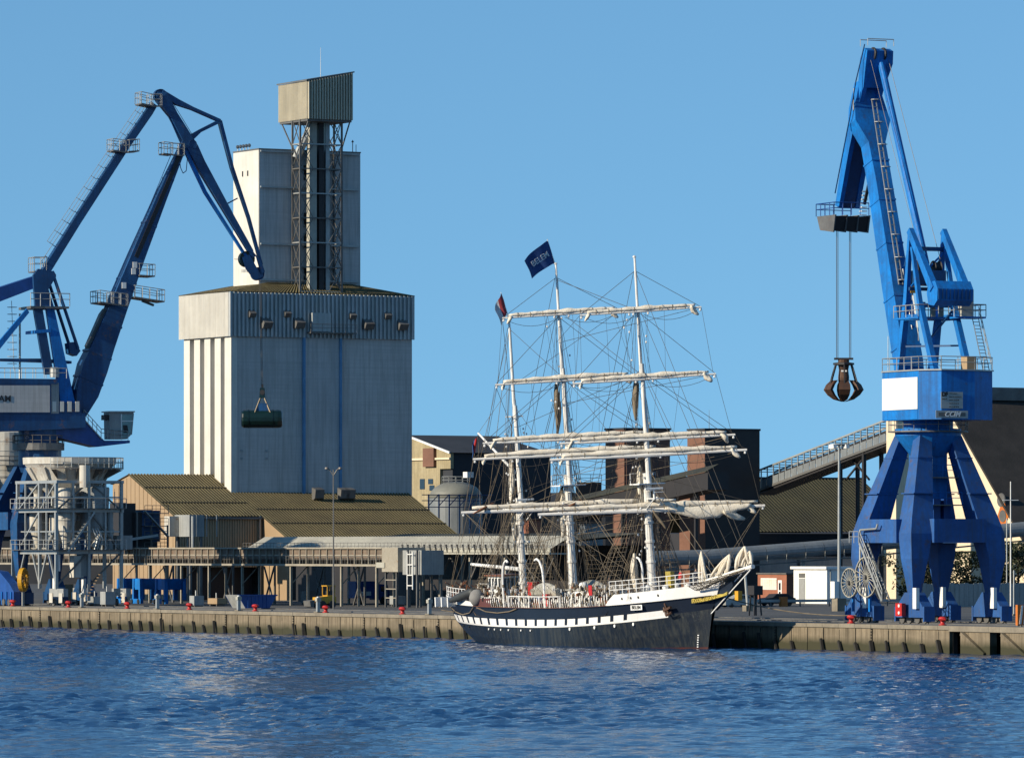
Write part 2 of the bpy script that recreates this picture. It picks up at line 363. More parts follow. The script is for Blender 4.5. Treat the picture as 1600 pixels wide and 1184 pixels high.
# ------------------------------------------------------------------ bollards
def bollard(px):
    u, D = onv(px, 1.1)
    return W(u, 1.1, ZQ+.02)
proto = thing('bollard', 'red mooring bollard on the quay edge in front of the grey hopper frame', 'bollard', bollard(107), group='red mooring bollards')
m = MB(lambda p: Vector(p)+bollard(107)); m.lathe((0, 0, 0), [(.34, 0), (.34, .08), (.2, .12), (.19, .42), (.34, .5), (.36, .62), (.25, .72), (.02, .74)], 12); m.build('post', M['red'], proto, smooth=True)
m = MB(lambda p: Vector(p)+bollard(107)); m.lathe((0, 0, 0), [(.365, .5), (.375, .56), (.365, .62)], 12); m.tube((-.34, -.3, .5), (.2, -.34, .5), .1); m.build('horn', M['red'], proto)
bl = [(20, 'red mooring bollard at the far left end of the quay edge'),
      (199, 'red mooring bollard on the quay edge in front of the blue hopper legs'),
      (296, 'red mooring bollard on the quay edge just left of the blue skip'),
      (399, 'red mooring bollard on the quay edge in front of the blue skip'),
      (509, 'red mooring bollard on the quay edge in front of the yellow loader'),
      (629, 'red mooring bollard on the quay edge nearest the ship\'s stern'),
      (1330, 'red mooring bollard at the left front foot of the right blue crane'),
      (1473, 'red mooring bollard in front of the middle feet of the right blue crane')]
for px, lb in bl:
    c = copy_tree(proto); c.location = bollard(px); c['label'] = lb

# ------------------------------------------------------------------ grain silo
US = -68.3; vS0, _ = onu(361, US); vS1, _ = onu(645, US); UB = -82.6
ZB, ZT = 36.4, 41.9
silo = thing('grain_silo', 'tall grey grain silo with ribbed metal band, white piers and a tower on top', 'silo', W(US, vS0, ZQ))
m = S(); m.box(UB+.1, US-.05, vS0+.8, vS1-.1, ZQ-.5, ZB); m.build('wall', M['silo'], silo)
for i in range(5):
    b = US+.02-3.05*i; a = max(b-(1.9 if i == 0 else 1.75), UB)
    S().box(a, b, vS0, vS0+.85, ZQ-.5, ZB).build('pier', M['silolight'], silo)
for px0, px1 in ((476, 533),):
    va, _ = onu(px0, US); vb, _ = onu(px1, US)
    S().box(US-.1, US+.1, va, vb, 15.0, ZB-.1).build('recessed_panel', M['tower'], silo)
for px in (474, 531):
    v, _ = onu(px, US); S().box(US-.02, US+.35, v-.14, v+.16, 15.5, ZB).build('downpipe', M['shutter'], silo)
m = S(); m.box(UB-.3, US+.12, vS0-.35, vS1+.15, ZB-.15, ZB); m.build('soffit', M['band'], silo)
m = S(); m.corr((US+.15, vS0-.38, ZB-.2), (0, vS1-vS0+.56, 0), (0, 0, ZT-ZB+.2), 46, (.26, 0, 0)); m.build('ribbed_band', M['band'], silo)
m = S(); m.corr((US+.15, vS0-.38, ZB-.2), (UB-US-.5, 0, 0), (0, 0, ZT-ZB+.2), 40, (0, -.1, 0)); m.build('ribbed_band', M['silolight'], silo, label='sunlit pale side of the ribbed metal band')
m = S(); m.box(UB-.3, US+.1, vS0-.3, vS1+.1, ZT-.4, ZT-.02); m.build('roof_deck', M['roofdark'], silo)
# low hipped ribbed roof
zr = 43.4; ua, ub = -71.2, -79.5; va2, vb2 = vS0+7, vS1-8
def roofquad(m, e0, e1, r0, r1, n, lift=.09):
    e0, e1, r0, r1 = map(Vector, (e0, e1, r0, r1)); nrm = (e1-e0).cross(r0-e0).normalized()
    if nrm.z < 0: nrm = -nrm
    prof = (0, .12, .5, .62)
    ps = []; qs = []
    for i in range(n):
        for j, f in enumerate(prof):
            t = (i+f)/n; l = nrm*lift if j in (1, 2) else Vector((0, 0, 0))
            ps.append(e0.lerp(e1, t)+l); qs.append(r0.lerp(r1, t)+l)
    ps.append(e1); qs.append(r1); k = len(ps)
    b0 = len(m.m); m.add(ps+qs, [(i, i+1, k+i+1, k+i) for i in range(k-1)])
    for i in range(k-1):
        if i % 4 != 1: m.m[b0+i] = 1  # all but the rib tops darker: stripe shade put into the colour, with moss
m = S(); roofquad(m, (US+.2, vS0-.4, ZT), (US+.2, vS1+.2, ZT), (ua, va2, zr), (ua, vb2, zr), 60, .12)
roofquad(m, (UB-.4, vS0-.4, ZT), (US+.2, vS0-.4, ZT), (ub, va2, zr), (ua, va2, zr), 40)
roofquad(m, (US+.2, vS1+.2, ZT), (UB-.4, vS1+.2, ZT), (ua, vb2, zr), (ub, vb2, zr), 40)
m.build('roof', [M['roof'], M['moss_shade']], silo)
# dust hoods on the band
hoods = [(391, 491, .9), (446, 491, .9), (548, 494, .9), (603, 494, .9), (413, 506, 1.3), (464, 506, 1.3), (572, 508, 1.3), (625, 509, 1.3)]
for px, py, s_ in hoods:
    v, D = onu(px, US); z = zz(py, D)
    S().prism([(US+.2, v-s_/2, z-s_*.45), (US+.2+s_*.55, v-s_/2, z-s_*.45), (US+.2+s_*.9, v-s_/2, z+s_*.1), (US+.2, v-s_/2, z+s_*.65)], (0, s_, 0)).build('hood', M['steeldark'], silo)
v0, D = onu(478, US); v1, _ = onu(550, US)
m = S(); m.box(US+.25, US+1.4, v0, v1, zz(521, D), zz(519, D)); m.rail([(US+1.4, v0, zz(519, D)), (US+1.4, v1, zz(519, D))], r=.03); m.build('walkway', M['steeldark'], silo)
v0, D = onu(483, US); v1, _ = onu(512, US); S().box(US+.2, US+1.0, v0, v1, zz(518, D), zz(489, D)).build('door_box', M['band'], silo)
for px, py in ((378, 704), (417, 704), (378, 716), (417, 716)):
    v, D = onu(px, US); S().box(US-.05, US+.06, v-.14, v+.14, zz(py, D)-.14, zz(py, D)+.14).build('bolt_plate', M['steel'], silo)
# upper tower
UT = -71.0; vT0, DT = onu(405, UT); vT1, _ = onu(563, UT); UT2, _ = onv(365, vT0); ZTT = 60.6
m = S(); m.box(UT2, UT, vT0, vT1, ZT, ZTT); m.build('tower_wall', M['tower'], silo)
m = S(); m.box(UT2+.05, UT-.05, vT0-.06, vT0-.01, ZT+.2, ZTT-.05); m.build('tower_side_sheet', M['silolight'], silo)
for i, (py) in enumerate((236, 292, 381, 437)):
    z = zz(py, DT); va_, _ = onu(407, UT+.3); vb_, _ = onu(560, UT+.3)
    S().beam((UT+.35, va_, z), (UT+.35, vb_, z), .28, .22).build('tie_bar', M['steel'], silo)
S().box(UT2-.05, UT+.08, vT0-.1, vT1+.06, ZTT+.002, ZTT+.16).build('parapet', M['steeldark'], silo)
for px, py in ((380, 272), (388, 271)):
    u, D = onv(px, vT0); S().box(u-.14, u+.14, vT0-.12, vT0+.02, zz(py, D)-.35, zz(py, D)+.35).build('louvre', M['dark'], silo)
for k in range(5):
    u = UT2+.4+k*.85; m = S(); m.tube((u, vT0+.4, ZTT), (u, vT0+.4, ZTT+.75), .05); m.lathe((u-.25, vT0+.35, ZTT+.75), [(.06, 0), (.26, .35), (.02, .4)], 8, 'x'); m.build('floodlight', M['steel'], silo)
m = S(); vq, D = onu(551, UT-1); m.tube((UT-1, vq, ZTT), (UT-1, vq, zz(219, D)), .06); m.tube((UT-1, vq+.5, ZTT), (UT-1, vq+.5, zz(226, D)), .05); m.lathe((UT-1, vq, zz(222, D)-.1), [(.02, 0), (.2, .1), (.02, .3)], 8); m.build('aerial', M['steeldark'], silo)
for py in (266, 340, 372, 425):
    v, D = onu(479, UT+.06); z = zz(py, D); S().box(UT-.02, UT+.06, v-.4, v+.4, z-1.3, z+.6).build('opening', M['dark'], silo)
# lift frame in front of the tower, with the ribbed cabin on top
uf, ur = -68.6, -70.8
vL, DL = onu(469, uf); vR, _ = onu(534, uf); zc0 = zz(186, DL)
lf = thing('conveyor_headframe', 'cream ribbed cabin standing on a tall steel lattice frame in front of the silo tower', 'lift frame', W(uf, vL, ZT+.1))
for u in (uf, ur):
    for v in (vL, vR):
        S().beam((u, v, ZT+.1), (u, v, zc0), .22, .22).build('post', M['steeldark'], lf)
levels = [ZT+.3+(zc0-ZT-.3)*k/7 for k in range(8)]
for k in range(8):
    z = levels[k]
    m = S()
    for a, b in (((uf, vL), (uf, vR)), ((ur, vL), (ur, vR)), ((uf, vL), (ur, vL)), ((uf, vR), (ur, vR))): m.beam((*a, z), (*b, z), .14, .16)
    m.build('cross_member', M['steeldark'] if k % 2 else M['steel'], lf)
    if k < 7:
        z2 = levels[k+1]; w = 1.9
        for (va_, vb_) in ((vL, vL+w), (vR-w, vR)):
            m = S(); m.beam((uf, va_, z), (uf, vb_, z2), .09); m.beam((uf, vb_, z), (uf, va_, z2), .09); m.build('brace', M['steeldark'], lf)
        for v in (vL, vR):
            m = S(); m.beam((uf, v, z), (ur, v, z2), .09); m.beam((ur, v, z), (uf, v, z2), .09); m.build('brace', M['steeldark'], lf)
for px, w, mt in ((488, 1.05, 'sheet'), (501, .7, 'dark'), (511, .55, 'steel')):
    v, _ = onu(px, uf-.7); S().box(uf-1.3, uf-.45, v-w/2, v+w/2, ZT+.2, zc0).build('elevator_casing', M[mt], lf)
S().tube((ur+.4, vL+.3, ZTT-1), (uf-1, vL+2.6, zc0), .55, n=10).build('chute', M['steel'], lf)
uc = -66.4; vc0, Dc = onu(480, uc); vc1, _ = onu(551, uc); uc2, _ = onv(435, vc0)
zb = zz(185, Dc); zl, zrt = zz(127, Dc), zz(114, Dc+3)
cabn = S(); cabn.prism([(uc, vc0, zb), (uc, vc1, zb), (uc, vc1, zrt), (uc, vc0, zl)], (uc2-uc, 0, 0)); cab = cabn.build('cabin_wall', M['cab'], lf)
m = S(); n = 17
for i in range(n):
    v = vc0+(vc1-vc0)*(i+.25)/n; v2 = vc0+(vc1-vc0)*(i+.7)/n; zt = zl+(zrt-zl)*(i+.25)/n
    m.box(uc, uc+.30, v, v2, zb-.05, zt)
m.build('ribbed_front', M['cab'], cab)
m = S(); n = 26
for i in range(n):
    u = uc+(uc2-uc)*(i+.2)/n; u2 = uc+(uc2-uc)*(i+.6)/n; m.box(u2, u, vc0-.07, vc0, zb-.05, zl)
m.build('ribbed_side', M['cab'], cab)
S().prism([(uc+.25, vc0-.2, zl+.02), (uc+.25, vc1+.15, zrt+.02), (uc+.25, vc1+.15, zrt+.2), (uc+.25, vc0-.2, zl+.2)], (uc2-uc-.4, 0, 0)).build('cabin_roof', M['steeldark'], lf)
S().box(uc2+.2, uc-.1, vc0+.1, vc1-.1, zb-.3, zb-.004).build('floor_frame', M['steeldark'], lf)
for v, vv in ((vL, vc0+.3), (vR, vc1-.3)):
    S().beam((uf, v, zb-3.6), (uc-.2, vv, zb-.2), .14).build('strut', M['steeldark'], lf)
    S().beam((ur, v, zb-3.6), (uc2+.4, vv, zb-.2), .14).build('strut', M['steeldark'], lf)
vm, D = onu(501, uc-3); m = S(); m.tube((uc-3, vm, zl), (uc-3, vm, zz(74, D)), .045, .02); m.build('aerial', M['steel'], lf)

# ------------------------------------------------------------------ mossy shed in front of the silo
UR, ZRD = -74.3, 18.4
def zroof(u): return ZRD-(u-UR)*.40
vG, DG = onu(203, UR)            # left gable
uE1 = -60.9; uE2 = -54.0; vW, _ = onv(0, 0), 0
vGate, _ = onu(410, uE1); vEnd, _ = onu(722, uE2)
shed = thing('storage_shed', 'long beige storage shed with mossy striped sheet roof at the foot of the silo', 'shed', W(uE1, vG, ZQ))
UBk = -79.5; zbk = zz(755, DG)
S().prism([(uE1, vG, ZQ), (uE1, vG, zroof(uE1)), (UR, vG, ZRD), (UBk, vG, zbk), (UBk, vG, ZQ)], (0, .3, 0)).build('gable_wall', M['beige'], shed)
# ribs on the gable
for i in range(15):
    u = uE1-.6-i*1.25; zt = zroof(u) if u > UR else ZRD+(u-UR)*.35
    if u > UBk: S().box(u-.05, u+.05, vG-.05, vG-.004, ZQ, zt-.15).build('seam', M['beige'], shed)
S().prism([(uE2, vGate, ZQ), (uE2, vGate, zroof(uE2)), (uE1-.3, vGate, zroof(uE1-.3)), (uE1-.3, vGate, ZQ)], (0, .3, 0)).build('gable_wall', M['beige'], shed)
m = S(); m.corr((uE1-.1, vG+.3, ZQ+4.2), (0, vGate-vG-.3, 0), (0, 0, zroof(uE1)-ZQ-4.4), 34, (.12, 0, 0)); m.build('ribbed_wall', M['beigedark'], shed)
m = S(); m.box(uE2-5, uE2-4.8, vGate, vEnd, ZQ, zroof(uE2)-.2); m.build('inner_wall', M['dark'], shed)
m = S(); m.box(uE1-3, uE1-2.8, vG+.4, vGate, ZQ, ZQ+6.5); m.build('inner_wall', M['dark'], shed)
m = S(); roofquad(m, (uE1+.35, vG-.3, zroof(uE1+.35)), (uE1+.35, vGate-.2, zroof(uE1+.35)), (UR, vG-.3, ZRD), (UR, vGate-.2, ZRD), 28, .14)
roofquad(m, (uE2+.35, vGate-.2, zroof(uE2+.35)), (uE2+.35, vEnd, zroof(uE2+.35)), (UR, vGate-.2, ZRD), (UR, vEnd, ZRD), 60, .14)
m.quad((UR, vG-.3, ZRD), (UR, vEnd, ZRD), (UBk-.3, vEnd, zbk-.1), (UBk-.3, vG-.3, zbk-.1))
m.build('roof', [M['roof'], M['moss_shade']], shed)
for f, (a_, b_) in enumerate(((vG-.2, vGate-.3), (vGate-.1, vEnd-.1), (vGate-.1, vEnd-.1), (vG-.2, vEnd-.1))):
    u_ = (-64.6, -58.0, -62.5, -69.5)[f]; S().prism([(u_, a_, zroof(u_)+.16), (u_, b_, zroof(u_)+.16), (u_-.22, b_, zroof(u_-.22)+.19), (u_-.22, a_, zroof(u_-.22)+.19)], (0, 0, .05)).build('lap_joint', M['moss_shade'], shed)
S().box(uE1+.3, uE1+.5, vG-.3, vGate-.2, zroof(uE1)-.42, zroof(uE1)-.16).build('gutter', M['steeldark'], shed)
S().box(uE2+.3, uE2+.5, vGate-.2, vEnd, zroof(uE2)-.42, zroof(uE2)-.16).build('gutter', M['dark'], shed)
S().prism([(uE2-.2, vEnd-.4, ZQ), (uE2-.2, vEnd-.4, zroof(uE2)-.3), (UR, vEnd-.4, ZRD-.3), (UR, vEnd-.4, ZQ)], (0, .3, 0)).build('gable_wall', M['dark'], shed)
for px in (492, 532, 541):
    v, D = onu(px, -66.5); z = zroof(-66.5); S().prism([(-66.2, v-.6, z-.3), (-65.3, v-.6, z+.1), (-65.1, v-.6, z+1.2), (-66.2, v-.6, z+1.5)], (0, 1.3, 0)).build('roof_hood', M['steeldark'], shed)
S().beam((uE1+.3, vGate-.5, ZQ), (uE1+.3, vGate-.5, zroof(uE1)), .2).build('downpipe', M['sheet'], shed)

# ------------------------------------------------------------------ conveyor gallery on posts, parallel to the quay
VG = 34.0
ug0, Dg0 = onv(-40, VG); ug1, Dg1 = onv(598, VG); ZG0, ZG1 = 6.9, 8.85
gal = thing('conveyor_gallery', 'low brown conveyor gallery on thin posts along the quay in front of the shed', 'conveyor', W(ug1, VG, ZQ))
n = 66; du = (ug1-ug0)/n
for i in range(n):
    a = ug0+i*du
    S().box(a+.05, a+du-.05, VG+.15, VG+.25, ZG0+.75, ZG1-.1).build('panel', M['galpanel'], gal)
    S().box(a-.05, a+.05, VG-.02, VG+.14, ZG0+.2, ZG1-.05).build('stud', M['gal'], gal)
S().box(ug0, ug1, VG-.15, VG+.2, ZG1-.05, ZG1+.12).build('top_rail', M['gal'], gal)
S().box(ug0, ug1, VG-.4, VG+2.2, ZG0-.05, ZG0+.18).build('floor_beam', M['gal'], gal)
S().box(ug0, ug1, VG+.26, VG+2.2, ZG1-.1, ZG1).build('roof_sheet', M['galpanel'], gal)
S().box(ug0, ug1, VG+.13, VG+.15, ZG0+1.12, ZG0+1.24).build('middle_rail', M['gal'], gal)
S().box(ug0, ug1, VG+2.1, VG+2.2, ZG0, ZG1-.12).build('back_sheet', M['galpanel'], gal)
m = S(); m.rail([(ug0, VG-.4, ZG0+.18), (ug1, VG-.4, ZG0+.18)], h=.9, step=.7, r=.025); m.build('handrail', M['steeldark'], gal)
for px in (189, 235, 285, 328, 380, 456, 535, 590):
    u, D = onv(px, VG); 
    S().beam((u, VG-.1, ZQ), (u, VG-.1, ZG0-.05), .26).build('post', M['gal'], gal)
    S().beam((u, VG+2.1, ZQ), (u, VG+2.1, ZG0-.05), .22).build('post', M['gal'], gal)
    m = S(); m.beam((u, VG+.1, ZQ+2.6), (u, VG+2.0, ZG0-.1), .1); m.build('brace', M['gal'], gal)
for px in (262, 355, 420, 497, 560):
    u, D = onv(px, VG+6); m = S(); m.beam((u-1.2, VG+6, ZQ), (u+1.4, VG+6, ZQ+4.4), .16); m.beam((u+1.4, VG+6, ZQ), (u-1.2, VG+6, ZQ+4.4), .16); m.beam((u+1.6, VG+6, ZQ), (u+1.6, VG+6, ZQ+4.6), .2); m.build('cross_brace', M['steeldark'], gal)
# transfer tower at the gallery's right end
ux0, D = onv(603, VG-.5); ux1, _ = onv(652, VG-.5)
tt = thing('transfer_tower', 'narrow open steel transfer tower at the right end of the brown gallery', 'tower', W(ux0, VG, ZQ))
for u in (ux0, ux0+2.6, ux1-2.2, ux1):
    S().beam((u, VG-.5, ZQ), (u, VG-.5, ZG1-.2), .2).build('post', M['steeldark'], tt)
    S().beam((u, VG+2.5, ZQ), (u, VG+2.5, ZG1-.2), .2).build('post', M['steeldark'], tt)
for k in range(5):
    m = S(); z = ZQ+1+k*1.0; m.box(ux0, ux0+2.6, VG-.58, VG-.5, z, z+.1); m.build('rung', M['gal'], tt)
m = S()
for k in range(4): z = ZQ+2.4+k*1.15; m.box(ux1-2.2, ux1-.9, VG-.6, VG-.5, z, z+.1)
m.box(ux1-2.25, ux1-2.12, VG-.62, VG-.5, ZQ+2, ZG1-.4); m.box(ux1-1.0, ux1-.87, VG-.62, VG-.5, ZQ+2, ZG1-.4); m.build('ladder', M['white'], tt)
S().box(ux0-.4, ux0+3.4, VG-.8, VG+2.6, ZG1-2.6, ZG1+.1).build('chute_box', M['gal'], tt)
S().box(ux0+3.4, ux1+.4, VG-.2, VG+2.6, ZG1-2.9, ZG1-.2).build('motor_house', M['hopgrey'], tt)
S().box(ux0-1.6, ux0+.4, VG-.9, VG-.5, ZG0-.2, ZG0+.4).build('sign_board', M['sheet'], tt)

# ------------------------------------------------------------------ pale covered conveyor in front of the shed wall
VC = 40.0
uc0, D0 = onv(395, VC); uc1, D1 = onv(872, VC)
cc = thing('covered_conveyor', 'pale grey covered conveyor with sloping sheet roof behind the ship\'s stern', 'conveyor', W(uc1, VC, ZQ))
m = S(); roofquad(m, (uc0, VC-1.0, 8.75), (uc1, VC-1.0, 8.75), (uc0, VC+1.6, 10.2), (uc1, VC+1.6, 10.2), 120, .05); m.build('roof', [M['sheet'], M['sheet']], cc)
uc2_, _ = onv(642, VC)
n = 26; du = (uc1-uc2_)/n
for i in range(n):
    a = uc2_+i*du; S().box(a+.04, a+du-.04, VC-.95, VC-.85, 8.42, 8.9).build('panel', M['sheet'], cc)
    S().prism([(a, VC-1.0, 8.35), (a, VC-1.25, 9.3), (a, VC-1.0, 9.3)], (.1, 0, 0)).build('bracket', M['steeldark'], cc)
S().box(uc0, uc1, VC-1.1, VC+1.6, 8.2, 8.36).build('floor_beam', M['sheet'], cc)
m = S(); m.rail([(uc0, VC-1.3, 8.7), (uc1, VC-1.3, 8.7)], h=.8, step=.9, r=.025); m.build('handrail', M['steeldark'], cc)
for px in (688, 735, 790, 850):
    u, D = onv(px, VC); S().beam((u, VC, ZQ), (u, VC, 8.2), .3).build('post', M['gal'], cc)
    m = S(); m.beam((u, VC, ZQ+1), (u-5, VC, 8.2), .14); m.beam((u, VC, ZQ+3), (u+2.5, VC, 8.2), .14); m.build('brace', M['steeldark'], cc)
# dark open-fronted store behind it
ud0, _ = onv(640, 58); ud1, _ = onv(1010, 58)
ds = thing('open_store', 'dark low open-fronted store behind the pale covered conveyor', 'store', W(ud0, 58, ZQ))
S().box(ud0-30, ud1, 58, 58.3, ZQ, 9.2).build('wall', M['dark'], ds)
m = S(); m.quad((ud0-2, 47, 9.6), (ud1, 47, 9.6), (ud1, 58.5, 10.6), (ud0-2, 58.5, 10.6)); m.quad((ud0-2, 47, 9.4), (ud1, 47, 9.4), (ud1, 58.5, 10.4), (ud0-2, 58.5, 10.4)); m.build('roof', M['roofdark'], ds)
for k in range(6):
    u = ud0+(ud1-ud0)*(k+.5)/6; S().beam((u, 47.4, ZQ), (u, 47.4, 9.4), .25).build('post', M['gal'], ds)
# ================================================================== BUILDINGS BEHIND
def site(px, D):
    X = (px-HX)/F*D+58; Y = D-652
    return UX*X+UY*Y, VX*X+VY*Y
def corner(px, D, pl, pr):          # near corner column, its left end and right end columns -> u0, u1, v0, v1
    u1, v0 = site(px, D); u0, _ = onv(pl, v0); v1, _ = onu(pr, u1)
    return u0, u1, v0, v1
# white hut
u0, u1, v0, v1 = corner(1292, 683, 1240, 1346); zt = zz(889, 683)
hut = thing('white_hut', 'white flat-roofed hut with a grey metal door beside the tall lamp post', 'hut', W(u1, v0, ZQ))
S().box(u0, u1, v0, v1, ZQ, zt).build('wall', M['white'], hut)
S().box(u0-.3, u1+.3, v0-.3, v1+.3, zt, zt+.32).build('roof', M['white'], hut)
ud, _ = onv(1249, v0); ud2, _ = onv(1258, v0); S().box(ud, ud2, v0-.06, v0-.004, ZQ+.05, ZQ+3.0).build('door', M['hopgrey'], hut)
S().box(ud, ud2, v0-.08, v0-.01, ZQ+3.1, ZQ+3.6).build('louvre', M['steeldark'], hut)
for px in (1297, 1330): v, _ = onu(px, u1); S().box(u1+.004, u1+.1, v, v+.12, ZQ, zt).build('downpipe', M['steel'], hut)
# brick hut
u0, u1, v0, v1 = corner(1229, 715, 1184, 1240); zt = zz(897, 715)
bh = thing('brick_hut', 'low red brick hut with curtained window between the bow and the white hut', 'hut', W(u1, v0, ZQ))
S().box(u0, u1, v0, v1, ZQ, zt).build('wall', M['brickred'], bh); S().box(u0-.15, u1+.15, v0-.15, v1+.15, zt, zt+.18).build('roof', M['steeldark'], bh)
a, _ = onv(1189, v0); b, _ = onv(1214, v0); wz0, wz1 = zz(921, 717), zz(903, 717)
w = S().box(a, b, v0-.05, v0-.004, wz0, wz1).build('window', M['white'], bh)
n = 7
for i in range(n): S().box(a+(b-a)*(i+.08)/n, a+(b-a)*(i+.92)/n, v0-.08, v0-.052, wz0+.1, wz1-.1).build('curtain_strip', M['sail'], w)
a, _ = onv(1216, v0); b, _ = onv(1222, v0); d = S().box(a, b, v0-.05, v0-.004, ZQ+.1, zz(906, 716)).build('door', M['white'], bh)
S().box(a+.25, b-.25, v0-.08, v0-.052, ZQ+.4, ZQ+1.2).build('pane', M['glass'], d); S().box(a+.25, b-.25, v0-.08, v0-.052, ZQ+1.4, ZQ+2.3).build('pane', M['glass'], d)
# long grey wall building behind
u0, u1, v0, v1 = corner(1150, 760, 1040, 1720); zt = zz(872, 760)
lw = thing('low_warehouse', 'long low grey warehouse wall behind the huts and the grey tube conveyor', 'warehouse', W(u1, v0, ZQ))
S().box(u0, u1, v0, v1, ZQ, zt).build('wall', M['hopgrey'], lw); S().box(u0-.2, u1+.2, v0-.2, v1, zt, zt+.2).build('roof', M['steeldark'], lw)
# tube conveyor
def ptube(px): v, D = onu(px, 0); return v, D
tc_ = thing('tube_conveyor', 'long grey enclosed tube conveyor rising to the right behind the bow and crane', 'conveyor', W(0, 80, ZQ))
cps = [(915, 876), (1100, 871), (1341, 852), (1600, 827), (1720, 815)]
axis = []
for (pa, ya), (pb, yb) in zip(cps[:-1], cps[1:]):
    va, Da = ptube(pa); vb, Db = ptube(pb); n = max(2, int((vb-va)/2.6))
    for i in range(n): t = i/n; axis.append((va+(vb-va)*t, zz(ya, Da)*(1-t)+zz(yb, Db)*t))
for i in range(len(axis)-1):
    (v, z), (vn_, zn) = axis[i], axis[i+1]; rings = []
    for (vv, z_, r) in ((v, z, 1.12), (vn_-.06, zn, 1.12)):
        rings.append([(r*math.cos(a*math.pi/10)*1.0, vv, z_-.15+r*math.sin(a*math.pi/10)) for a in range(-2, 13)])
    S().loft(rings).build('tube_segment', M['tube'], tc_, smooth=False)
    S().beam((1.1, v, z-1.35), (1.25, v, z-.25), .1).build('bracket', M['steel'], tc_)
m = S(); m.rail([(1.35, v, z-1.2) for v, z in axis], h=.9, step=2.6, r=.03); m.build('handrail', M['steeldark'], tc_)
m = S()
for (v, z), (v2, z2) in zip(axis[:-1], axis[1:]): m.beam((1.0, v, z-1.35), (1.0, v2, z2-1.35), .8, .16)
m.build('walkway', M['steeldark'], tc_)
for i in range(4, len(axis), 7):
    v, z = axis[i]
    S().beam((-.6, v, ZQ), (-.6, v, z-1.2), .3).build('leg', M['steeldark'], tc_)
    S().beam((.6, v, ZQ), (.6, v, z-1.2), .3).build('leg', M['steel'], tc_)
# brick towers
u0, u1, v0, v1 = corner(1102, 745, 1075, 1187); zt = zz(672, 745)
t2 = thing('brick_silo_tower', 'dark square tower with one brown brick side right of the foremast', 'tower', W(u1, v0, ZQ))
S().box(u0+.02, u1, v0+.02, v1, ZQ, zt).build('dark_wall', M['dark'], t2)
S().box(u0, u1+.02, v0-.1, v0, ZQ, zt-.1).build('brick_wall', M['brick'], t2)
S().box(u0-.1, u1+.1, v0-.15, v1+.1, zt, zt+.25).build('parapet', M['slate'], t2)
vm, D = onu(1108, u1-3); S().tube((u1-3, vm, zt), (u1-3, vm, zz(640, D)), .05, .02).build('aerial', M['steeldark'], t2)
a, _ = onv(1071, v0-8); b, _ = onv(1078, v0-8); m = S(); m.box(a-1.5, b, v0-8, v0-6.5, ZQ, zz(775, 735)); m.build('brick_pier', M['brick'], t2)
u0, u1, v0, v1 = corner(976, 765, 946, 1047); zt = zz(671, 765)
t1 = thing('brick_block_tower', 'plum brown brick tower seen between the main mast and the foremast', 'tower', W(u1, v0, ZQ))
S().box(u0, u1-.1, v0, v1, ZQ, zt).build('brick_wall', M['brick'], t1)
S().box(u1-.1, u1, v0+.3, v1-.01, ZQ, zt-.02).build('shaded_wall', mat('shaded_brickwork', (.16, .085, .065), (.12, .065, .05), .3, .85, hz=.3), t1)  # darker copy of the brick, painting the shade on this side
S().box(u0-.1, u1+.1, v0-.15, v1+.1, zt, zt+.25).build('parapet', M['slate'], t1)
# inclined mossy conveyor between masts
u0_, v0_ = site(880, 745); u1_, _ = onv(1106, v0_)
ic = thing('mossy_conveyor', 'dark mossy enclosed conveyor climbing behind the masts to the dark tower', 'conveyor', W(u0_, v0_, ZQ))
za, zb_ = zz(788, 745), zz(737, 715)
S().prism([(u0_, v0_, za-2.2), (u1_, v0_, zb_-2.2), (u1_, v0_, zb_), (u0_, v0_, za)], (0, 3, 0)).build('wall', M['dark'], ic)
S().prism([(u0_, v0_-.2, za), (u1_, v0_-.2, zb_), (u1_, v0_+1.6, zb_+.9), (u0_, v0_+1.6, za+.9)], (0, .0, .1)).build('roof', M['roofdark'], ic)
for k in range(4): u = u0_+(u1_-u0_)*(k+.5)/4; S().beam((u, v0_+1, ZQ), (u, v0_+1, za-2+(zb_-za)*(k+.5)/4), .35).build('leg', M['dark'], ic)
# dark shed with green roof
u1_, v0_ = site(1120, 800); v1_, _ = onu(1430, u1_); ze, zr_ = zz(831, 800), zz(748, 822)
gs = thing('green_roofed_shed', 'dark shed with broad mossy green roof between the dark tower and right crane', 'shed', W(u1_, v0_, ZQ))
S().box(u1_-18, u1_, v0_, v1_, ZQ, ze-.2).build('wall', M['dark'], gs)
m = S(); roofquad(m, (u1_+.4, v0_-.3, ze), (u1_+.4, v1_, ze), (u1_-14, v0_-.3, zr_), (u1_-14, v1_, zr_), 60, .12); m.quad((u1_-14, v0_-.3, zr_), (u1_-14, v1_, zr_), (u1_-28, v1_, ze), (u1_-28, v0_-.3, ze)); m.build('roof', [mat('dark_green_moss_roof', (.10, .095, .04), (.04, .04, .022), .12, .85, fine=.4), M['moss_shade']], gs)
S().box(u1_-14.2, u1_-13.8, v0_-.3, v1_, zr_, zr_+.25).build('ridge_cap', M['slate'], gs)
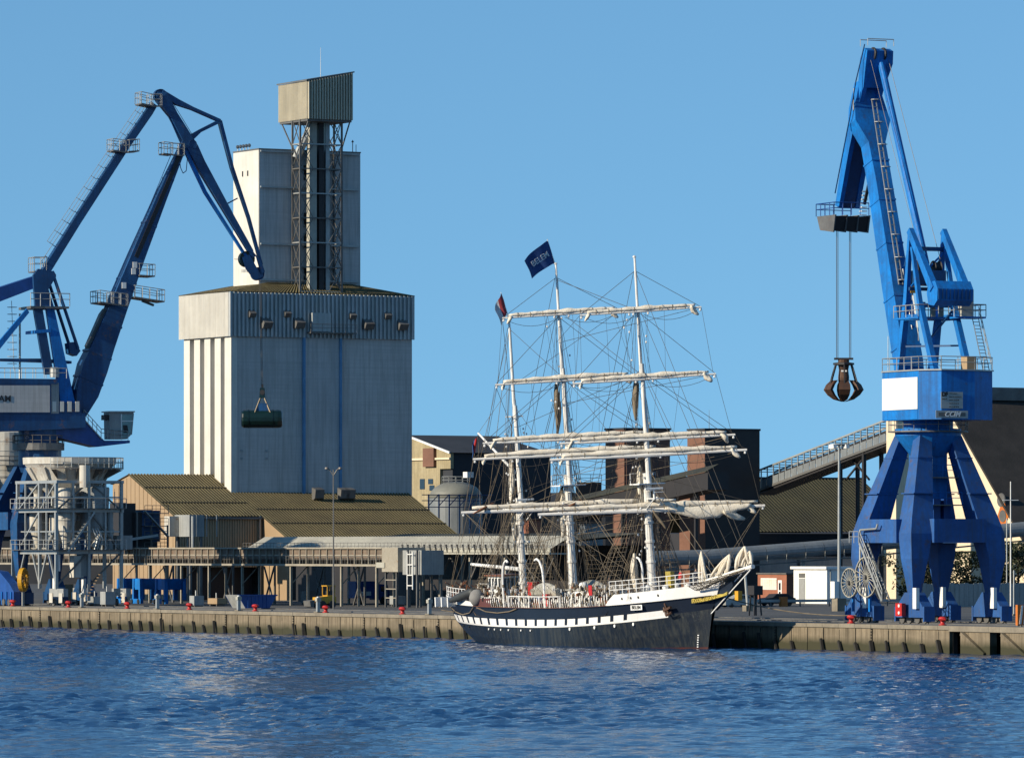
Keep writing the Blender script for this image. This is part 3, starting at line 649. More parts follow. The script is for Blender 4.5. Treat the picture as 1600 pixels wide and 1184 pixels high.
# right warehouse with cream gable
ua_, va_ = site(1470, 775); za = zz(613, 775)
ur_, _ = onv(1600, va_); slope = (zz(693, 760)-zz(790, 758))/(onv(1566, va_)[0]-onv(1512, va_)[0])
zf = za-slope*(ur_-ua_)
wh = thing('gable_warehouse', 'huge cream gabled store with steep black roof behind the right crane', 'warehouse', W(ua_, va_, ZQ))
ul_ = ua_-(ur_-ua_)
S().prism([(ul_, va_, ZQ), (ur_, va_, ZQ), (ur_, va_, max(zf, ZQ+.5)), (ua_, va_, za), (ul_, va_, max(zf, ZQ+.5))], (0, .5, 0)).build('gable_wall', M['cream'], wh)
ve = va_+75
S().prism([(ua_, va_-.3, za+.15), (ur_+.5, va_-.3, zf-.3), (ur_+.5, va_-.3, zf-.7), (ua_, va_-.3, za-.3)], (0, ve-va_, 0)).build('roof', M['bulk'], wh)
S().prism([(ua_, va_-.3, za+.15), (ul_-.5, va_-.3, zf-.3), (ul_-.5, va_-.3, zf-.7), (ua_, va_-.3, za-.3)], (0, ve-va_, 0)).build('roof', M['bulk'], wh)
u_, D = onv(1548, va_); S().box(ua_-1.6, ua_+1.6, va_+6, ve, za-1.0, za+.75).build('ridge_vent', M['steeldark'], wh)
u, D = onv(1565, va_); S().lathe((u, va_-.02, zz(781, D)), [(.9, -.12), (.95, 0)], 20, 'y').build('vent', M['steeldark'], wh)
u, D = onv(1568, va_); z = zz(806, D); S().prism([(u-1.3, va_-.1, z), (u, va_-.1, z-2.0), (u+1.3, va_-.1, z), (u, va_-.1, z+2.4)], (0, .08, 0)).build('diamond_sign', M['orange'], wh)
S().lathe((u, va_-.12, z), [(.8, -.05), (.8, .02)], 16, 'y').build('sign_disc', M['steeldark'], wh)
# head house + inclined truss conveyor
u1h, v0h = site(1400, 722); u0h, _ = onv(1385, v0h); v1h, _ = onu(1424, u1h)
hh = thing('head_house', 'tall narrow cream head house where the steel truss conveyor ends', 'tower', W(u1h, v0h, ZQ))
S().box(u0h, u1h, v0h, v1h, ZQ, zz(590, 722)).build('wall', M['cream'], hh); S().box(u0h-.2, u1h+.2, v0h-.2, v1h+.2, zz(590, 722), zz(590, 722)+.3).build('roof', M['steeldark'], hh)
ui0, Di0 = onv(1180, v0h+1); ui1 = u0h; Di1 = onv(1385, v0h+1)[1]
zi0t, zi1t = zz(737, Di0), zz(652, Di1); zi0b, zi1b = zz(768, Di0), zz(687, Di1)
tr = thing('truss_conveyor', 'inclined steel truss conveyor climbing from the dark tower to the head house', 'conveyor', W(ui0, v0h, ZQ))
n = 22; vf, vbk = v0h+1, v0h+4
zt_ = lambda t: zi0t+(zi1t-zi0t)*t; zb2 = lambda t: zi0b+(zi1b-zi0b)*t; uu = lambda t: ui0+(ui1-ui0)*t
for v in (vf, vbk):
    S().beam((ui0, v, zi0t), (ui1, v, zi1t), .2, .22).build('top_chord', M['steel'], tr); S().beam((ui0, v, zi0b), (ui1, v, zi1b), .25, .3).build('bottom_chord', M['steeldark'], tr)
for i in range(n+1):
    t = i/n; u = uu(t); S().beam((u, vf, zb2(t)), (u, vf, zt_(t)), .12).build('post', M['steel'], tr); S().beam((u, vbk, zb2(t)), (u, vbk, zt_(t)), .12).build('post', M['steel'], tr)
    S().beam((u, vf, zt_(t)), (u, vbk, zt_(t)), .1).build('cross_member', M['steel'], tr)
    if i < n:
        t2_ = (i+1)/n; S().beam((u, vbk, zb2(t)), (uu(t2_), vbk, zt_(t2_)), .09).build('brace', M['steeldark'], tr)
        a = t+.004; b = t2_-.004; h = 1.15
        S().prism([(uu(a), vf-.1, zb2(a)+.1), (uu(b), vf-.1, zb2(b)+.1), (uu(b), vf-.1, zb2(b)+h), (uu(a), vf-.1, zb2(a)+h)], (0, .06, 0)).build('side_panel', M['tube'], tr)
m = S(); m.prism([(ui0, vf+.1, zi0b-.05), (ui1, vf+.1, zi1b-.05), (ui1, vf+.1, zi1b-.45), (ui0, vf+.1, zi0b-.45)], (0, vbk-vf-.2, 0)); m.build('deck', M['dark'], tr)
m = S(); m.beam((ui0, (vf+vbk)/2, (zi0t+zi0b)/2+.3), (ui1, (vf+vbk)/2, (zi1t+zi1b)/2+.3), 1.0, .25); m.build('belt', M['dark'], tr)
for px in (1311, 1348):
    u, D = onv(px, vf); t = (u-ui0)/(ui1-ui0)
    for v in (vf+.2, vbk-.2): S().beam((u, v, ZQ), (u, v, zb2(t)), .42).build('trestle_leg', M['dark'], tr)
u, D = onv(1311, vf); u2, _ = onv(1348, vf); za, zb_ = zz(750, D), zz(705, D)
for (a, b) in ((za, zb_), (zb_, za)): S().beam((u, vf+1, a), (u2, vf+1, b), .2).build('trestle_brace', M['dark'], tr)
# ---- stone building left of the ship
u1s, v0s = site(704, 850); s_ = F/850
uRs, _ = onv(636, v0s); v1s, _ = onu(862, u1s); v1r, _ = onu(778, uRs); zr_ = zz(677, 850); ze = zz(707, 850)
sb = thing('stone_warehouse', 'old ochre stone building with steep dark roof right of the silo', 'building', W(u1s, v0s, ZQ))
S().prism([(uRs-15, v0s, ZQ), (u1s-3.3, v0s, ZQ), (u1s-3.3, v0s, zz(732, 850)), (u1s, v0s, zz(732, 850)), (u1s, v0s, ze), (uRs, v0s, zr_), (uRs-15, v0s, ze)], (0, .5, 0)).build('gable_wall', M['stone'], sb)
S().box(uRs-15, u1s-.3, v0s+.5, v1s, ZQ, ze-.1).build('wall', M['slate'], sb)
m = S(); m.add([(u1s+.3, v0s-.3, ze), (u1s+.3, v1s, ze), (uRs, v1r, zr_), (uRs, v0s-.3, zr_), (uRs-15, v0s-.3, ze), (uRs-15, v1s, ze)], [(0, 1, 2, 3), (3, 2, 5, 4), (1, 5, 2)]); m.build('roof', M['slate'], sb)
S().beam((u1s+.3, v0s-.32, ze), (uRs, v0s-.32, zr_), .2, .3).build('verge_board', M['white'], sb)
for px, pa, pb in ((661, 748, 764), (674, 748, 756), (676, 758, 766)):
    u, D = onv(px, v0s); S().box(u-.9, u+.6, v0s-.08, v0s-.004, zz(pb, D), zz(pa, D)).build('window', M['glass'], sb)
u, D = onv(676, v0s); S().box(u-2.2, u+1.2, v0s-.5, v0s-.01, zz(729, D), zz(700, D)).build('buttress', M['brick'], sb)
S().box(uRs, u1s+.1, v0s-.3, v0s-.01, zz(716, 850)-.15, zz(716, 850)+.15).build('string_course', M['cream'], sb)
# dome tank
ut, vt = site(712, 800); zt = zz(752, 800); r = 3.7
dt = thing('dome_tank', 'grey domed storage tank with top railing beside the stone building', 'tank', W(ut, vt, ZQ))
S().lathe((ut, vt, ZQ), [(r, 0), (r, zt-ZQ-2.3)], 28).build('tank_wall', M['tube'], dt)
S().lathe((ut, vt, zt-2.3), [(r+.1, 0), (r*.93, .9), (r*.78, 1.5), (r*.5, 2.05), (r*.2, 2.27), (.05, 2.3)], 28).build('dome', M['dome'], dt, smooth=True)
m = S(); pts = [(ut+1.9*math.cos(a*math.pi/6), vt+1.9*math.sin(a*math.pi/6), zt-.35) for a in range(13)]; m.rail(pts, h=1.0, step=1, r=.05); m.build('handrail', M['steel'], dt)
uq, vq = site(730, 795); S().box(uq-1.2, uq, vq, vq+1, zz(746, 795), zz(737, 795)).build('control_box', M['white'], dt)
m = S(); uq, vq = site(700, 785)
for k in range(6): m.beam((uq, vq+k*1.6-3, ZQ), (uq, vq+k*1.6-3, zz(772, 785)), .16); m.beam((uq, vq+k*1.6-3, zz(790, 785)), (uq, vq+k*1.6-1.4, zz(772, 785)), .1)
for py in (773, 782, 792): m.beam((uq, vq-4, zz(py, 785)), (uq, vq+7, zz(py, 785)), .12)
m.build('pipe_rack', M['navy'], dt, kind='stuff')
u0, u1, v0, v1 = corner(906, 780, 900, 940); zt = zz(753, 780)
db = thing('small_plant_block', 'small dark blue plant block with roof rails between the masts', 'building', W(u1, v0, ZQ))
S().box(u0, u1, v0, v1, ZQ, zt).build('wall', M['dark'], db); m = S(); m.rail([(u1, v0, zt), (u1, v1, zt)], r=.04); m.build('handrail', M['steeldark'], db)
u0, u1, v0, v1 = corner(826, 725, 818, 846)
ob = thing('red_brick_kiosk', 'small orange red brick kiosk just above the pale conveyor roof near the mizzen', 'kiosk', W(u1, v0, ZQ))
S().box(u0, u1, v0, v1, ZQ, zz(812, 725)).build('wall', M['brickred'], ob); S().box(u0-.2, u1+.2, v0-.2, v1+.2, zz(812, 725), zz(810, 725)).build('roof', M['slate'], ob)
u0, u1, v0, v1 = corner(918, 700, 905, 942)
bt = thing('pale_blue_tank', 'pale blue box-shaped tank seen through the rigging right of the main mast', 'tank', W(u1, v0, ZQ))
S().box(u0, u1, v0, v1, ZQ, zz(820, 700)).build('shell', M['tube'], bt); S().box(u0-.1, u1+.1, v0-.1, v1+.1, zz(820, 700), zz(820, 700)+.15).build('lid', M['steeldark'], bt)
# low dark town beyond everything
def far_block(px0, px1, D, py, name, label, mt, h2=None):
    a = P(px0, py, D); b = P(px1, py, D); t = thing(name, label, 'building', (a.x, a.y, ZQ), rz=0)
    MB().box(a.x, b.x, a.y, a.y+25, ZQ, a.z).build('wall', mt, t)
    MB().prism([(a.x-1, a.y-1, a.z), (a.x-1, a.y+26, a.z), (a.x-1, a.y+12, a.z+3.5)], (b.x-a.x+2, 0, 0)).build('roof', M['slate'], t)
far_block(-60, 330, 1100, 838, 'distant_shed', 'distant low dark shed beyond the left crane', M['slate'])
far_block(560, 1010, 1000, 800, 'distant_warehouse', 'distant dark warehouse behind the ship and the masts', M['slate'])
far_block(980, 1400, 1050, 838, 'distant_store', 'distant low dark store beyond the brick towers', M['slate'])
far_block(1380, 1700, 1150, 800, 'distant_hangar', 'distant dark hangar hidden behind the cream gabled store', M['slate'])
# trees
def tree(px, D, py, rr, label, seed, w=1.3):
    rng = random.Random(seed); u, v = site(px, D); base = W(u, v, ZQ); zt = zz(py, D)
    t = thing('tree', label, 'tree', base, group='trees behind the right crane')
    m = MB(); m.tube(base, base+Vector((0.1, 0, (zt-ZQ)*.55)), .22, .1, n=7)
    for k in range(6):
        a = rng.uniform(0, 6.3); m.tube(base+Vector((0, 0, (zt-ZQ)*(.25+.05*k))), base+Vector((math.cos(a)*rr*.8, math.sin(a)*rr*.8, (zt-ZQ)*(.5+.07*k))), .09, .03, n=5)
    m.build('trunk', M['trunk'], t)
    m = MB(); cz = (zt+ZQ)/2+.6; hz_ = (zt-ZQ)/2-.2
    cl = [(Vector((rng.gauss(0, .5)*rr, rng.gauss(0, .5)*rr, cz+rng.uniform(-.85, .95)*hz_)), rng.uniform(.5, 1.0)*w*.7) for _ in range(26)]
    for c, r in cl:
        for _ in range(100):
            d = Vector((rng.gauss(0, 1), rng.gauss(0, 1), rng.gauss(0, 1))).normalized()*r*rng.uniform(.5, 1.05)
            q = base+Vector((c.x+d.x, c.y+d.y, 0)); q.z = min(zt, max(ZQ+.3, c.z+d.z*.8)); s = rng.uniform(.10, .2)
            a = Vector((rng.gauss(0, 1), rng.gauss(0, 1), rng.gauss(0, 1))).normalized()*s; b = Vector((rng.gauss(0, 1), rng.gauss(0, 1), rng.gauss(0, 1))).normalized()*s
            m.quad(q-a, q-b, q+a, q+b)
    m.build('crown', M['leaf'], t, kind='stuff')
tree(1437, 690, 862, 2.6, 'bushy tree seen between the left front legs of the right crane', 1, 2.2)
tree(1466, 695, 860, 2.6, 'bushy tree seen through the middle opening of the right crane', 2, 2.2)
tree(1512, 700, 862, 2.4, 'bushy tree seen through the right opening of the right crane portal', 3, 2.0)
tree(1563, 700, 846, 2.4, 'dark bushy tree just right of the right crane', 4, 2.2)
tree(1590, 700, 850, 2.6, 'dark bushy tree at the right edge of the picture', 5, 2.2)
# fence of upright panels behind the crane feet
u, v = site(1426, 640)
fe = thing('panel_fence', 'grey upright panel fence behind the right crane feet', 'fence', W(u, v, ZQ))
for k in range(34):
    ub_, vb_ = u, v+k*.62
    S().box(ub_, ub_+.08, vb_, vb_+.57, ZQ, ZQ+2.6+.05*(k % 3)).build('fence_panel', M['hopgrey'], fe)
# ================================================================== LEFT HOPPER AND PLANT
HG, HP = M['hopgrey'], M['hopper']
uh1, _ = onv(88, 5.5); uh0 = uh1-10.6; vh0, vh1 = 5.5, 13.6
hop = thing('portal_hopper', 'large grey bulk hopper on a steel frame with cones and a pale funnel on top', 'hopper', W(uh1, vh0, ZQ))
Dh = 650; H = lambda py: zz(py, Dh)
umid = (uh0+uh1)/2+.8
for u in (uh0, umid, uh1):
    for v in (vh0, vh1): S().beam((u, v, ZQ+2.0), (u, v, H(752)), .34, .34).build('column', M['steel'], hop)
vm_ = (vh0+vh1)/2; S().beam((uh1, vm_, ZQ+.6), (uh1, vm_, H(752)), .28).build('column', M['steel'], hop)
for py, w in ((862, .5), (797, .42), (752, .34)):
    z = H(py)
    for v in (vh0, vh1): S().beam((uh0-.4, v, z), (uh1+.4, v, z), .3, w).build('floor_beam', M['steel'], hop)
    for u in (uh0, umid, uh1): S().beam((u, vh0, z), (u, vh1, z), .28, w*.9).build('floor_beam', M['steel'], hop)
    if py != 752:
        S().box(uh0-.2, uh1+.9, vh0-.8, vh1+.2, z+.2, z+.26).build('floor_plate', M['steeldark'], hop)
        m = S(); m.rail([(uh0-.3, vh0-.8, z+.26), (uh1+.9, vh0-.8, z+.26), (uh1+.9, vh1+.2, z+.26)], h=1.1, step=1.3, r=.04); m.build('handrail', M['steel'], hop)
for (a, b, y0, y1) in ((uh0, umid, 752, 797), (umid, uh1, 752, 797), (uh0, umid, 797, 862)):
    for v in (vh0,):
        S().beam((a, v, H(y1)), (b, v, H(y0)), .16).build('brace', M['steel'], hop)
for (a, b, y0, y1) in ((vh0, vm_, 752, 797), (vm_, vh1, 797, 752), (vm_, vh1, 862, 797), (vh0, vm_, 862, 915), (vh1, vm_, 915, 862)):
    S().beam((uh1, a, H(y1)), (uh1, b, H(y0)), .18).build('brace', M['steeldark'], hop)
for u, s_ in ((uh0, 1), (umid, -1), (umid, 1), (uh1, -1)):
    S().beam((u, vh0, H(915)), (u+s_*1.9, vh0, H(866)), .2).build('brace', M['steel'], hop)
# bogies
for u in (uh0, uh1):
    for v in (vh0+.3, vh1):
        b = S().box(u-1.9, u+1.9, v-.3, v+.3, ZQ+1.1, ZQ+2.0).build('bogie', HG, hop)
        for du_ in (-1.3, 1.3):
            S().lathe((u+du_, v, ZQ+.45), [(.42, -.12), (.42, .12)], 16, 'y').build('wheel', M['steeldark'], b)
            S().box(u+du_-.45, u+du_+.45, v-.4, v-.32, ZQ+.4, ZQ+1.5).build('guard', HP, b)
# cones under the frame
def cone(u, v, r, y0, y1, y2, nm, mt):
    S().lathe((u, v, 0), [(.22, H(y2)), (r, H(y1)), (r, H(y0)), (r*.9, H(y0)+.05)], 20).build(nm, mt, hop, smooth=False)
    for py in (y1, (y0+y1)/2): S().lathe((u, v, H(py)), [(r+.03, -.06), (r+.06, 0), (r+.03, .06)], 20).build('hoop', HG, hop)
ucA, _ = onv(44, vh0+1.6); cone(ucA, vh0+1.6, 1.05, 790, 812, 862, 'cone', HP)
ucB, _ = onv(101, vh0+2.6); cone(uh1-1.5, vh0+1.9, 1.15, 762, 812, 858, 'cone', HP)
ucC = uh1-1.6; S().lathe((ucC, vh1-2.6, 0), [(.5, H(860)), (1.0, H(842)), (1.55, H(822)), (1.7, H(762)), (1.6, H(760))], 16).build('dust_collector', HG, hop)
S().lathe((umid-2, vh1-3, 0), [(.3, H(850)), (1.3, H(812)), (1.3, H(757))], 18).build('cone', HG, hop)
S().box(umid-1.6, uh1-2.2, vh0+3.4, vh1-1.5, H(795), H(758)).build('filter_box', HG, hop)
# upper funnel
uF, vF = (uh0+uh1)/2-.6, vm_+.3
S().lathe((uF, vF, 0), [(2.2, H(776)), (3.9, H(752)), (4.3, H(741)), (4.85, H(729)), (5.15, H(724)), (5.3, H(723.5)), (5.35, H(713)), (5.1, H(713)), (4.6, H(724)), (2, H(752))], 16).build('funnel', HP, hop)
for k in range(12):
    a = math.pi*2*k/12
    S().beam((uF+4.95*math.cos(a), vF+4.95*math.sin(a), H(729)), (uF+3.95*math.cos(a), vF+3.95*math.sin(a), H(751)), .12, .25).build('rib', HP, hop)
m = S()
for k in range(-3, 10):
    a, b = k*math.pi/12, (k+1)*math.pi/12; m.prism([(uF+5.2*math.cos(a), vF+5.2*math.sin(a), H(731)), (uF+6.2*math.cos(a), vF+6.2*math.sin(a), H(731)), (uF+6.2*math.cos(b), vF+6.2*math.sin(b), H(731)), (uF+5.2*math.cos(b), vF+5.2*math.sin(b), H(731))], (0, 0, .12))
m.build('walkway', M['steeldark'], hop)
m = S(); m.rail([(uF+6.15*math.cos(a*math.pi/12), vF+6.15*math.sin(a*math.pi/12), H(731)+.12) for a in range(-3, 11)], h=1.15, step=1.0, r=.04); m.build('handrail', M['steel'], hop)
for k in range(6):
    a = math.pi*2*(k-1.5)/12; S().prism([(uF+3.9*math.cos(a), vF+3.9*math.sin(a), H(748)), (uF+6.1*math.cos(a), vF+6.1*math.sin(a), H(732)), (uF+4.4*math.cos(a), vF+4.4*math.sin(a), H(732))], (0, .14, 0)).build('bracket', M['steeldark'], hop)
u, _ = onv(118, vh0+.6); S().tube((uh1+.3, vh0+3.4, H(761)), (uh1+.3, vh0+3.4, H(726)), .62, n=14).build('vertical_pipe', HP, hop)
S().tube((umid, vh0+.8, H(853)), (uh1-.6, vh0+1.2, H(806)), .2, n=10).build('sloping_pipe', M['steel'], hop)
S().tube((uh1-.2, vh0+.3, H(892)), (uh1-.2, vh0+.3, H(866)), .26, n=10).build('drain_pipe', M['white'], hop)
for px, a, b, mt in ((122, 902, 868, 'hopper'), (133, 900, 866, 'hopgrey')):
    v, _ = onu(px, uh1-.5); S().box(uh1-1.5, uh1-.3, v-.6, v+.6, H(a), H(b)).build('control_box', M[mt], hop)
m = S(); v, _ = onu(130, uh1+.2)
for k in range(10): m.box(uh1+.1, uh1+.9, v+.2*k, v+.2*k+.24, ZQ+.5+k*.34, ZQ+.56+k*.34)
m.build('stair', M['beige'], hop)
m = S()
for k in range(3): v, _ = onu(148+4*k, uh1+.4); m.path([(uh1+.4, v, H(858)), (uh1+.5, v+.3, H(842)), (uh1+.2, v-.2, H(825))], .09)
m.build('hose', M['steel'], hop, kind='stuff')
# pipes, valves and cables inside the frame
rng = random.Random(11); m = S()
for k in range(90):
    u = rng.uniform(uh0, uh1); v = rng.uniform(vh0+.5, vh1-.5); z = rng.uniform(H(862), H(757))
    if k % 3 == 0: m.tube((u, v, z), (u, v, z+rng.uniform(.8, 2.6)), rng.uniform(.04, .12))
    elif k % 3 == 1: m.tube((u, v, z), (u+rng.uniform(-2, 2), v+rng.uniform(-2, 2), z+rng.uniform(-.4, .4)), rng.uniform(.04, .1))
    else: m.box(u-.25, u+.25, v-.25, v+.25, z, z+rng.uniform(.3, .8))
m.build('pipework', M['steel'], hop, kind='stuff')
for u in (uh0+2.2, uh1-2.6): S().beam((u, vh0, H(862)), (u, vh0, H(752)), .2).build('column', M['steel'], hop)
for v in (vh0+2.1, vh1-2.0): S().beam((uh1, v, H(862)), (uh1, v, H(752)), .2).build('column', M['steel'], hop)
for py in (776, 830):
    S().beam((uh0, vh0, H(py)), (uh1, vh0, H(py)), .14).build('rail_beam', M['steel'], hop); S().beam((uh1, vh0, H(py)), (uh1, vh1, H(py)), .14).build('rail_beam', M['steel'], hop)
S().lathe((uh0+1.2, vh0+2.0, 0), [(.2, H(858)), (1.0, H(825)), (1.0, H(800)), (.5, H(790)), (.5, H(770)), (1.3, H(757))], 18).build('cone', HP, hop)
S().lathe((uh1-4.6, vh0+2.2, 0), [(.25, H(860)), (.9, H(830)), (.9, H(803))], 18).build('cone', HP, hop)
S().tube((uh1-.4, vh1-1.2, H(858)), (uh1-.4, vh1-1.2, H(800)), .35, n=12).build('duct', HG, hop)
S().tube((uh1-.2, vh0+4.6, H(855)), (uh1-.6, vh0+6.4, H(822)), .28, n=12).build('duct', HP, hop)
S().box(uh1-3, uh1-.4, vh1-.3, vh1+1.6, H(858), H(836)).build('drive_house', HG, hop)
m = S()
for k in range(14): t = k/13; m.box(uh1+.3, uh1+.9, vh0+1+3.2*t, vh0+1.25+3.2*t, H(860)+t*(H(800)-H(860)), H(860)+t*(H(800)-H(860))+.06)
m.beam((uh1+.95, vh0+1, H(862)), (uh1+.95, vh0+4.3, H(800)), .06, .2); m.build('stair', M['steel'], hop)
# yellow cable reel on the frame
uu_, _ = onv(36, vh0-.9); zc_ = H(906); RC0 = W(uu_, vh0-.9, 0)
reel = thing('cable_reel', 'upright yellow cable reel on the near foot of the grey hopper', 'cable reel', (RC0.x, RC0.y, ZQ))
def RXF(p): a = rad(-14); return Vector((RC0.x+p[0]*math.cos(a)-p[1]*math.sin(a), RC0.y+p[0]*math.sin(a)+p[1]*math.cos(a), zc_+p[2]))
MB(RXF).lathe((0, 0, 0), [(1.2, -.22), (1.36, -.24), (1.36, .24), (1.2, .22), (.85, .2), (.85, -.2), (1.2, -.22)], 24, 'x', cap=False).build('rim', M['yellow'], reel)
for k in range(8):
    a = math.pi*k/8; MB(RXF).beam((.26, -1.3*math.cos(a), -1.3*math.sin(a)), (.26, 1.3*math.cos(a), 1.3*math.sin(a)), .1, up=(1, 0, 0)).build('spoke', M['yellow'], reel)
MB(RXF).beam((0, 0, ZQ-zc_), (0, 0, 0), .25).build('stand', HG, reel)
# crates and gear under it
for px, w, h, lb, mt in ((88, 1.5, 1.9, 'beige crate left of the taller one under the grey hopper', 'beige'), (97, 1.2, 2.4, 'taller beige crate under the middle of the grey hopper', 'beige')):
    u, D = onv(px, 16)
    t = thing('crate', lb, 'crate', W(u, 16, ZQ), group='crates under the grey hopper')
    S().box(u-w/2, u+w/2, 16, 17.2, ZQ+.15, ZQ+h).build('box', M[mt], t); S().box(u-w/2-.1, u+w/2+.1, 15.9, 17.3, ZQ, ZQ+.14).build('pallet', M['timber'], t)
    for k in range(3): S().box(u-w/2-.03, u+w/2+.03, 15.95, 15.995, ZQ+.3+k*(h-.6)/2.3, ZQ+.5+k*(h-.6)/2.3).build('slat', M['beigedark'], t)
# pale silo at the far left edge
us, vs = site(8, 690); Hs = lambda py: zz(py, 690)
ls = thing('pale_cone_silo', 'pale beige cylindrical silo with cone bottom at the far left edge', 'silo', W(us, vs, ZQ))
r = 2.6
S().lathe((us, vs, 0), [(.5, Hs(806)), (1.3, Hs(786)), (r*.93, Hs(752)), (r*.93, Hs(748)), (r, Hs(744)), (r, Hs(676)), (r*.5, Hs(672))], 28).build('shell', HP, ls, smooth=False)
for py in (690, 705, 720, 735): S().lathe((us, vs, Hs(py)), [(r+.02, -.04), (r+.05, 0), (r+.02, .04)], 28).build('hoop', HG, ls)
for k in range(4):
    a = math.pi/4+k*math.pi/2; S().beam((us+2.7*math.cos(a), vs+2.7*math.sin(a), ZQ), (us+2.5*math.cos(a), vs+2.5*math.sin(a), Hs(748)), .32).build('leg', HG, ls)
    b = a+math.pi/2
    S().beam((us+2.6*math.cos(a), vs+2.6*math.sin(a), Hs(812)), (us+2.6*math.cos(b), vs+2.6*math.sin(b), Hs(755)), .2).build('brace', HP, ls)
m = S(); m.rail([(us+3.2, vs-2.6, Hs(727)), (us+3.2, vs+2.6, Hs(727))], r=.05); m.box(us+2.4, us+3.2, vs-2.6, vs+2.6, Hs(728), Hs(727)); m.build('walkway', M['steeldark'], ls)
u2s, v2s = site(20, 700); m = S().lathe((us-1, vs+6, 0), [(.8, ZQ+8), (1.7, ZQ+11), (1.7, Hs(690))], 20); m.build('rear_shell', HG, ls)
# grey filter house against the shed and dark plant left of it
u0, u1, v0, v1 = corner(296, 722, 273, 319)
fh = thing('filter_house', 'grey boxy filter house on a frame against the shed below the roof eave', 'plant house', W(u1, v0, ZQ))
S().box(u0, u1, v0, v1, zz(838, 722), zz(804, 722)).build('casing', HG, fh)
S().box(u0-.3, u0+1.2, v0-1.3, v0-.02, zz(838, 722), zz(806, 722)).build('duct', HP, fh)
for u in (u0+.3, u1-.3):
    for v in (v0+.3, v1-.3): S().beam((u, v, ZQ), (u, v, zz(838, 722)), .28).build('leg', M['steeldark'], fh)
S().tube((u1+.3, v0+.3, zz(858, 722)), (u1+.3, v0+.3, zz(806, 722)), .16, n=8).build('pipe', M['steel'], fh)
for k in range(3): S().beam((u1+.02, v0+1+1.4*k, zz(838, 722)), (u1+.02, v0+1+1.4*k, zz(804, 722)), .1).build('stiffener', M['steel'], fh)
up_, vp_ = site(200, 700)
pl = thing('screening_plant', 'dark blue and grey screening plant with stairs left of the shed gable', 'plant', W(up_, vp_, ZQ))
zl_ = lambda py: zz(py, 700)
for (pa, pb, ya, yb, mt, d) in ((188, 212, 850, 786, 'dark', 3), (206, 222, 852, 800, 'dark', 4), (222, 237, 840, 796, 'navy', 3), (238, 250, 846, 797, 'navy', 2.5), (192, 246, 858, 838, 'dark', 3)):
    va, _ = onu(pa, up_); vb, _ = onu(pb, up_); S().box(up_-d, up_, va, vb, zl_(ya), zl_(yb)).build('casing', M[mt], pl)
for px in (190, 214, 236, 262):
    v, _ = onu(px, up_+.6)
    S().beam((up_+.6, v, ZQ), (up_+.6, v, zl_(820 if px > 230 else 800)), .18).build('post', M['steeldark'], pl)
m = S(); va, _ = onu(225, up_+.6); vb, _ = onu(262, up_+.6)
for py in (798, 818, 838, 856): m.rail([(up_+.8, va, zl_(py+3)), (up_+.8, vb, zl_(py+3))], h=.9, step=1.2, r=.035); m.box(up_+.1, up_+.9, va, vb, zl_(py+3)-.1, zl_(py+3))
m.build('handrail', M['steeldark'], pl)
m = S(); m.beam((up_+.7, va, zl_(798)), (up_+.7, vb, zl_(838)), .7, .1); m.build('stair', M['steel'], pl)
va, _ = onu(186, up_+1); vb, _ = onu(246, up_+1); S().beam((up_+1, va, zl_(845)), (up_+1, vb, zl_(836)), .5, .3).build('belt_frame', M['steel'], pl)
# blue travelling hoppers under the gallery
for px, w, lb in ((190, 1.6, 'leftmost blue travelling hopper frame under the brown gallery'), (215, 1.8, 'middle blue travelling hopper frame under the brown gallery'), (252, 2.4, 'rightmost blue travelling hopper frame under the brown gallery')):
    vv = 27; u, D = onv(px, vv); t = thing('travelling_hopper', lb, 'hopper', W(u, vv, ZQ), group='blue travelling hoppers')
    for du_ in (-w/2, w/2):
        for dv in (0, 2.4): S().beam((u+du_, vv+dv, ZQ+.5), (u+du_*.9, vv+dv, ZQ+3.0), .4).build('leg', M['blue'], t)
    S().prism([(u-w/2-.2, vv-.1, ZQ+3.0), (u+w/2+.2, vv-.1, ZQ+3.0), (u+w/2-.4, vv-.1, ZQ+1.7), (u-w/2+.4, vv-.1, ZQ+1.7)], (0, 2.7, 0)).build('bin', M['blue'], t)
    S().box(u-w/2-.5, u+w/2+.5, vv-.3, vv+.1, ZQ+.05, ZQ+.6).build('bogie', M['blue'], t)
    for du_ in (-w/2, w/2): S().lathe((u+du_, vv-.35, ZQ+.3), [(.28, -.06), (.28, .06)], 12, 'y').build('wheel', M['black'], t)

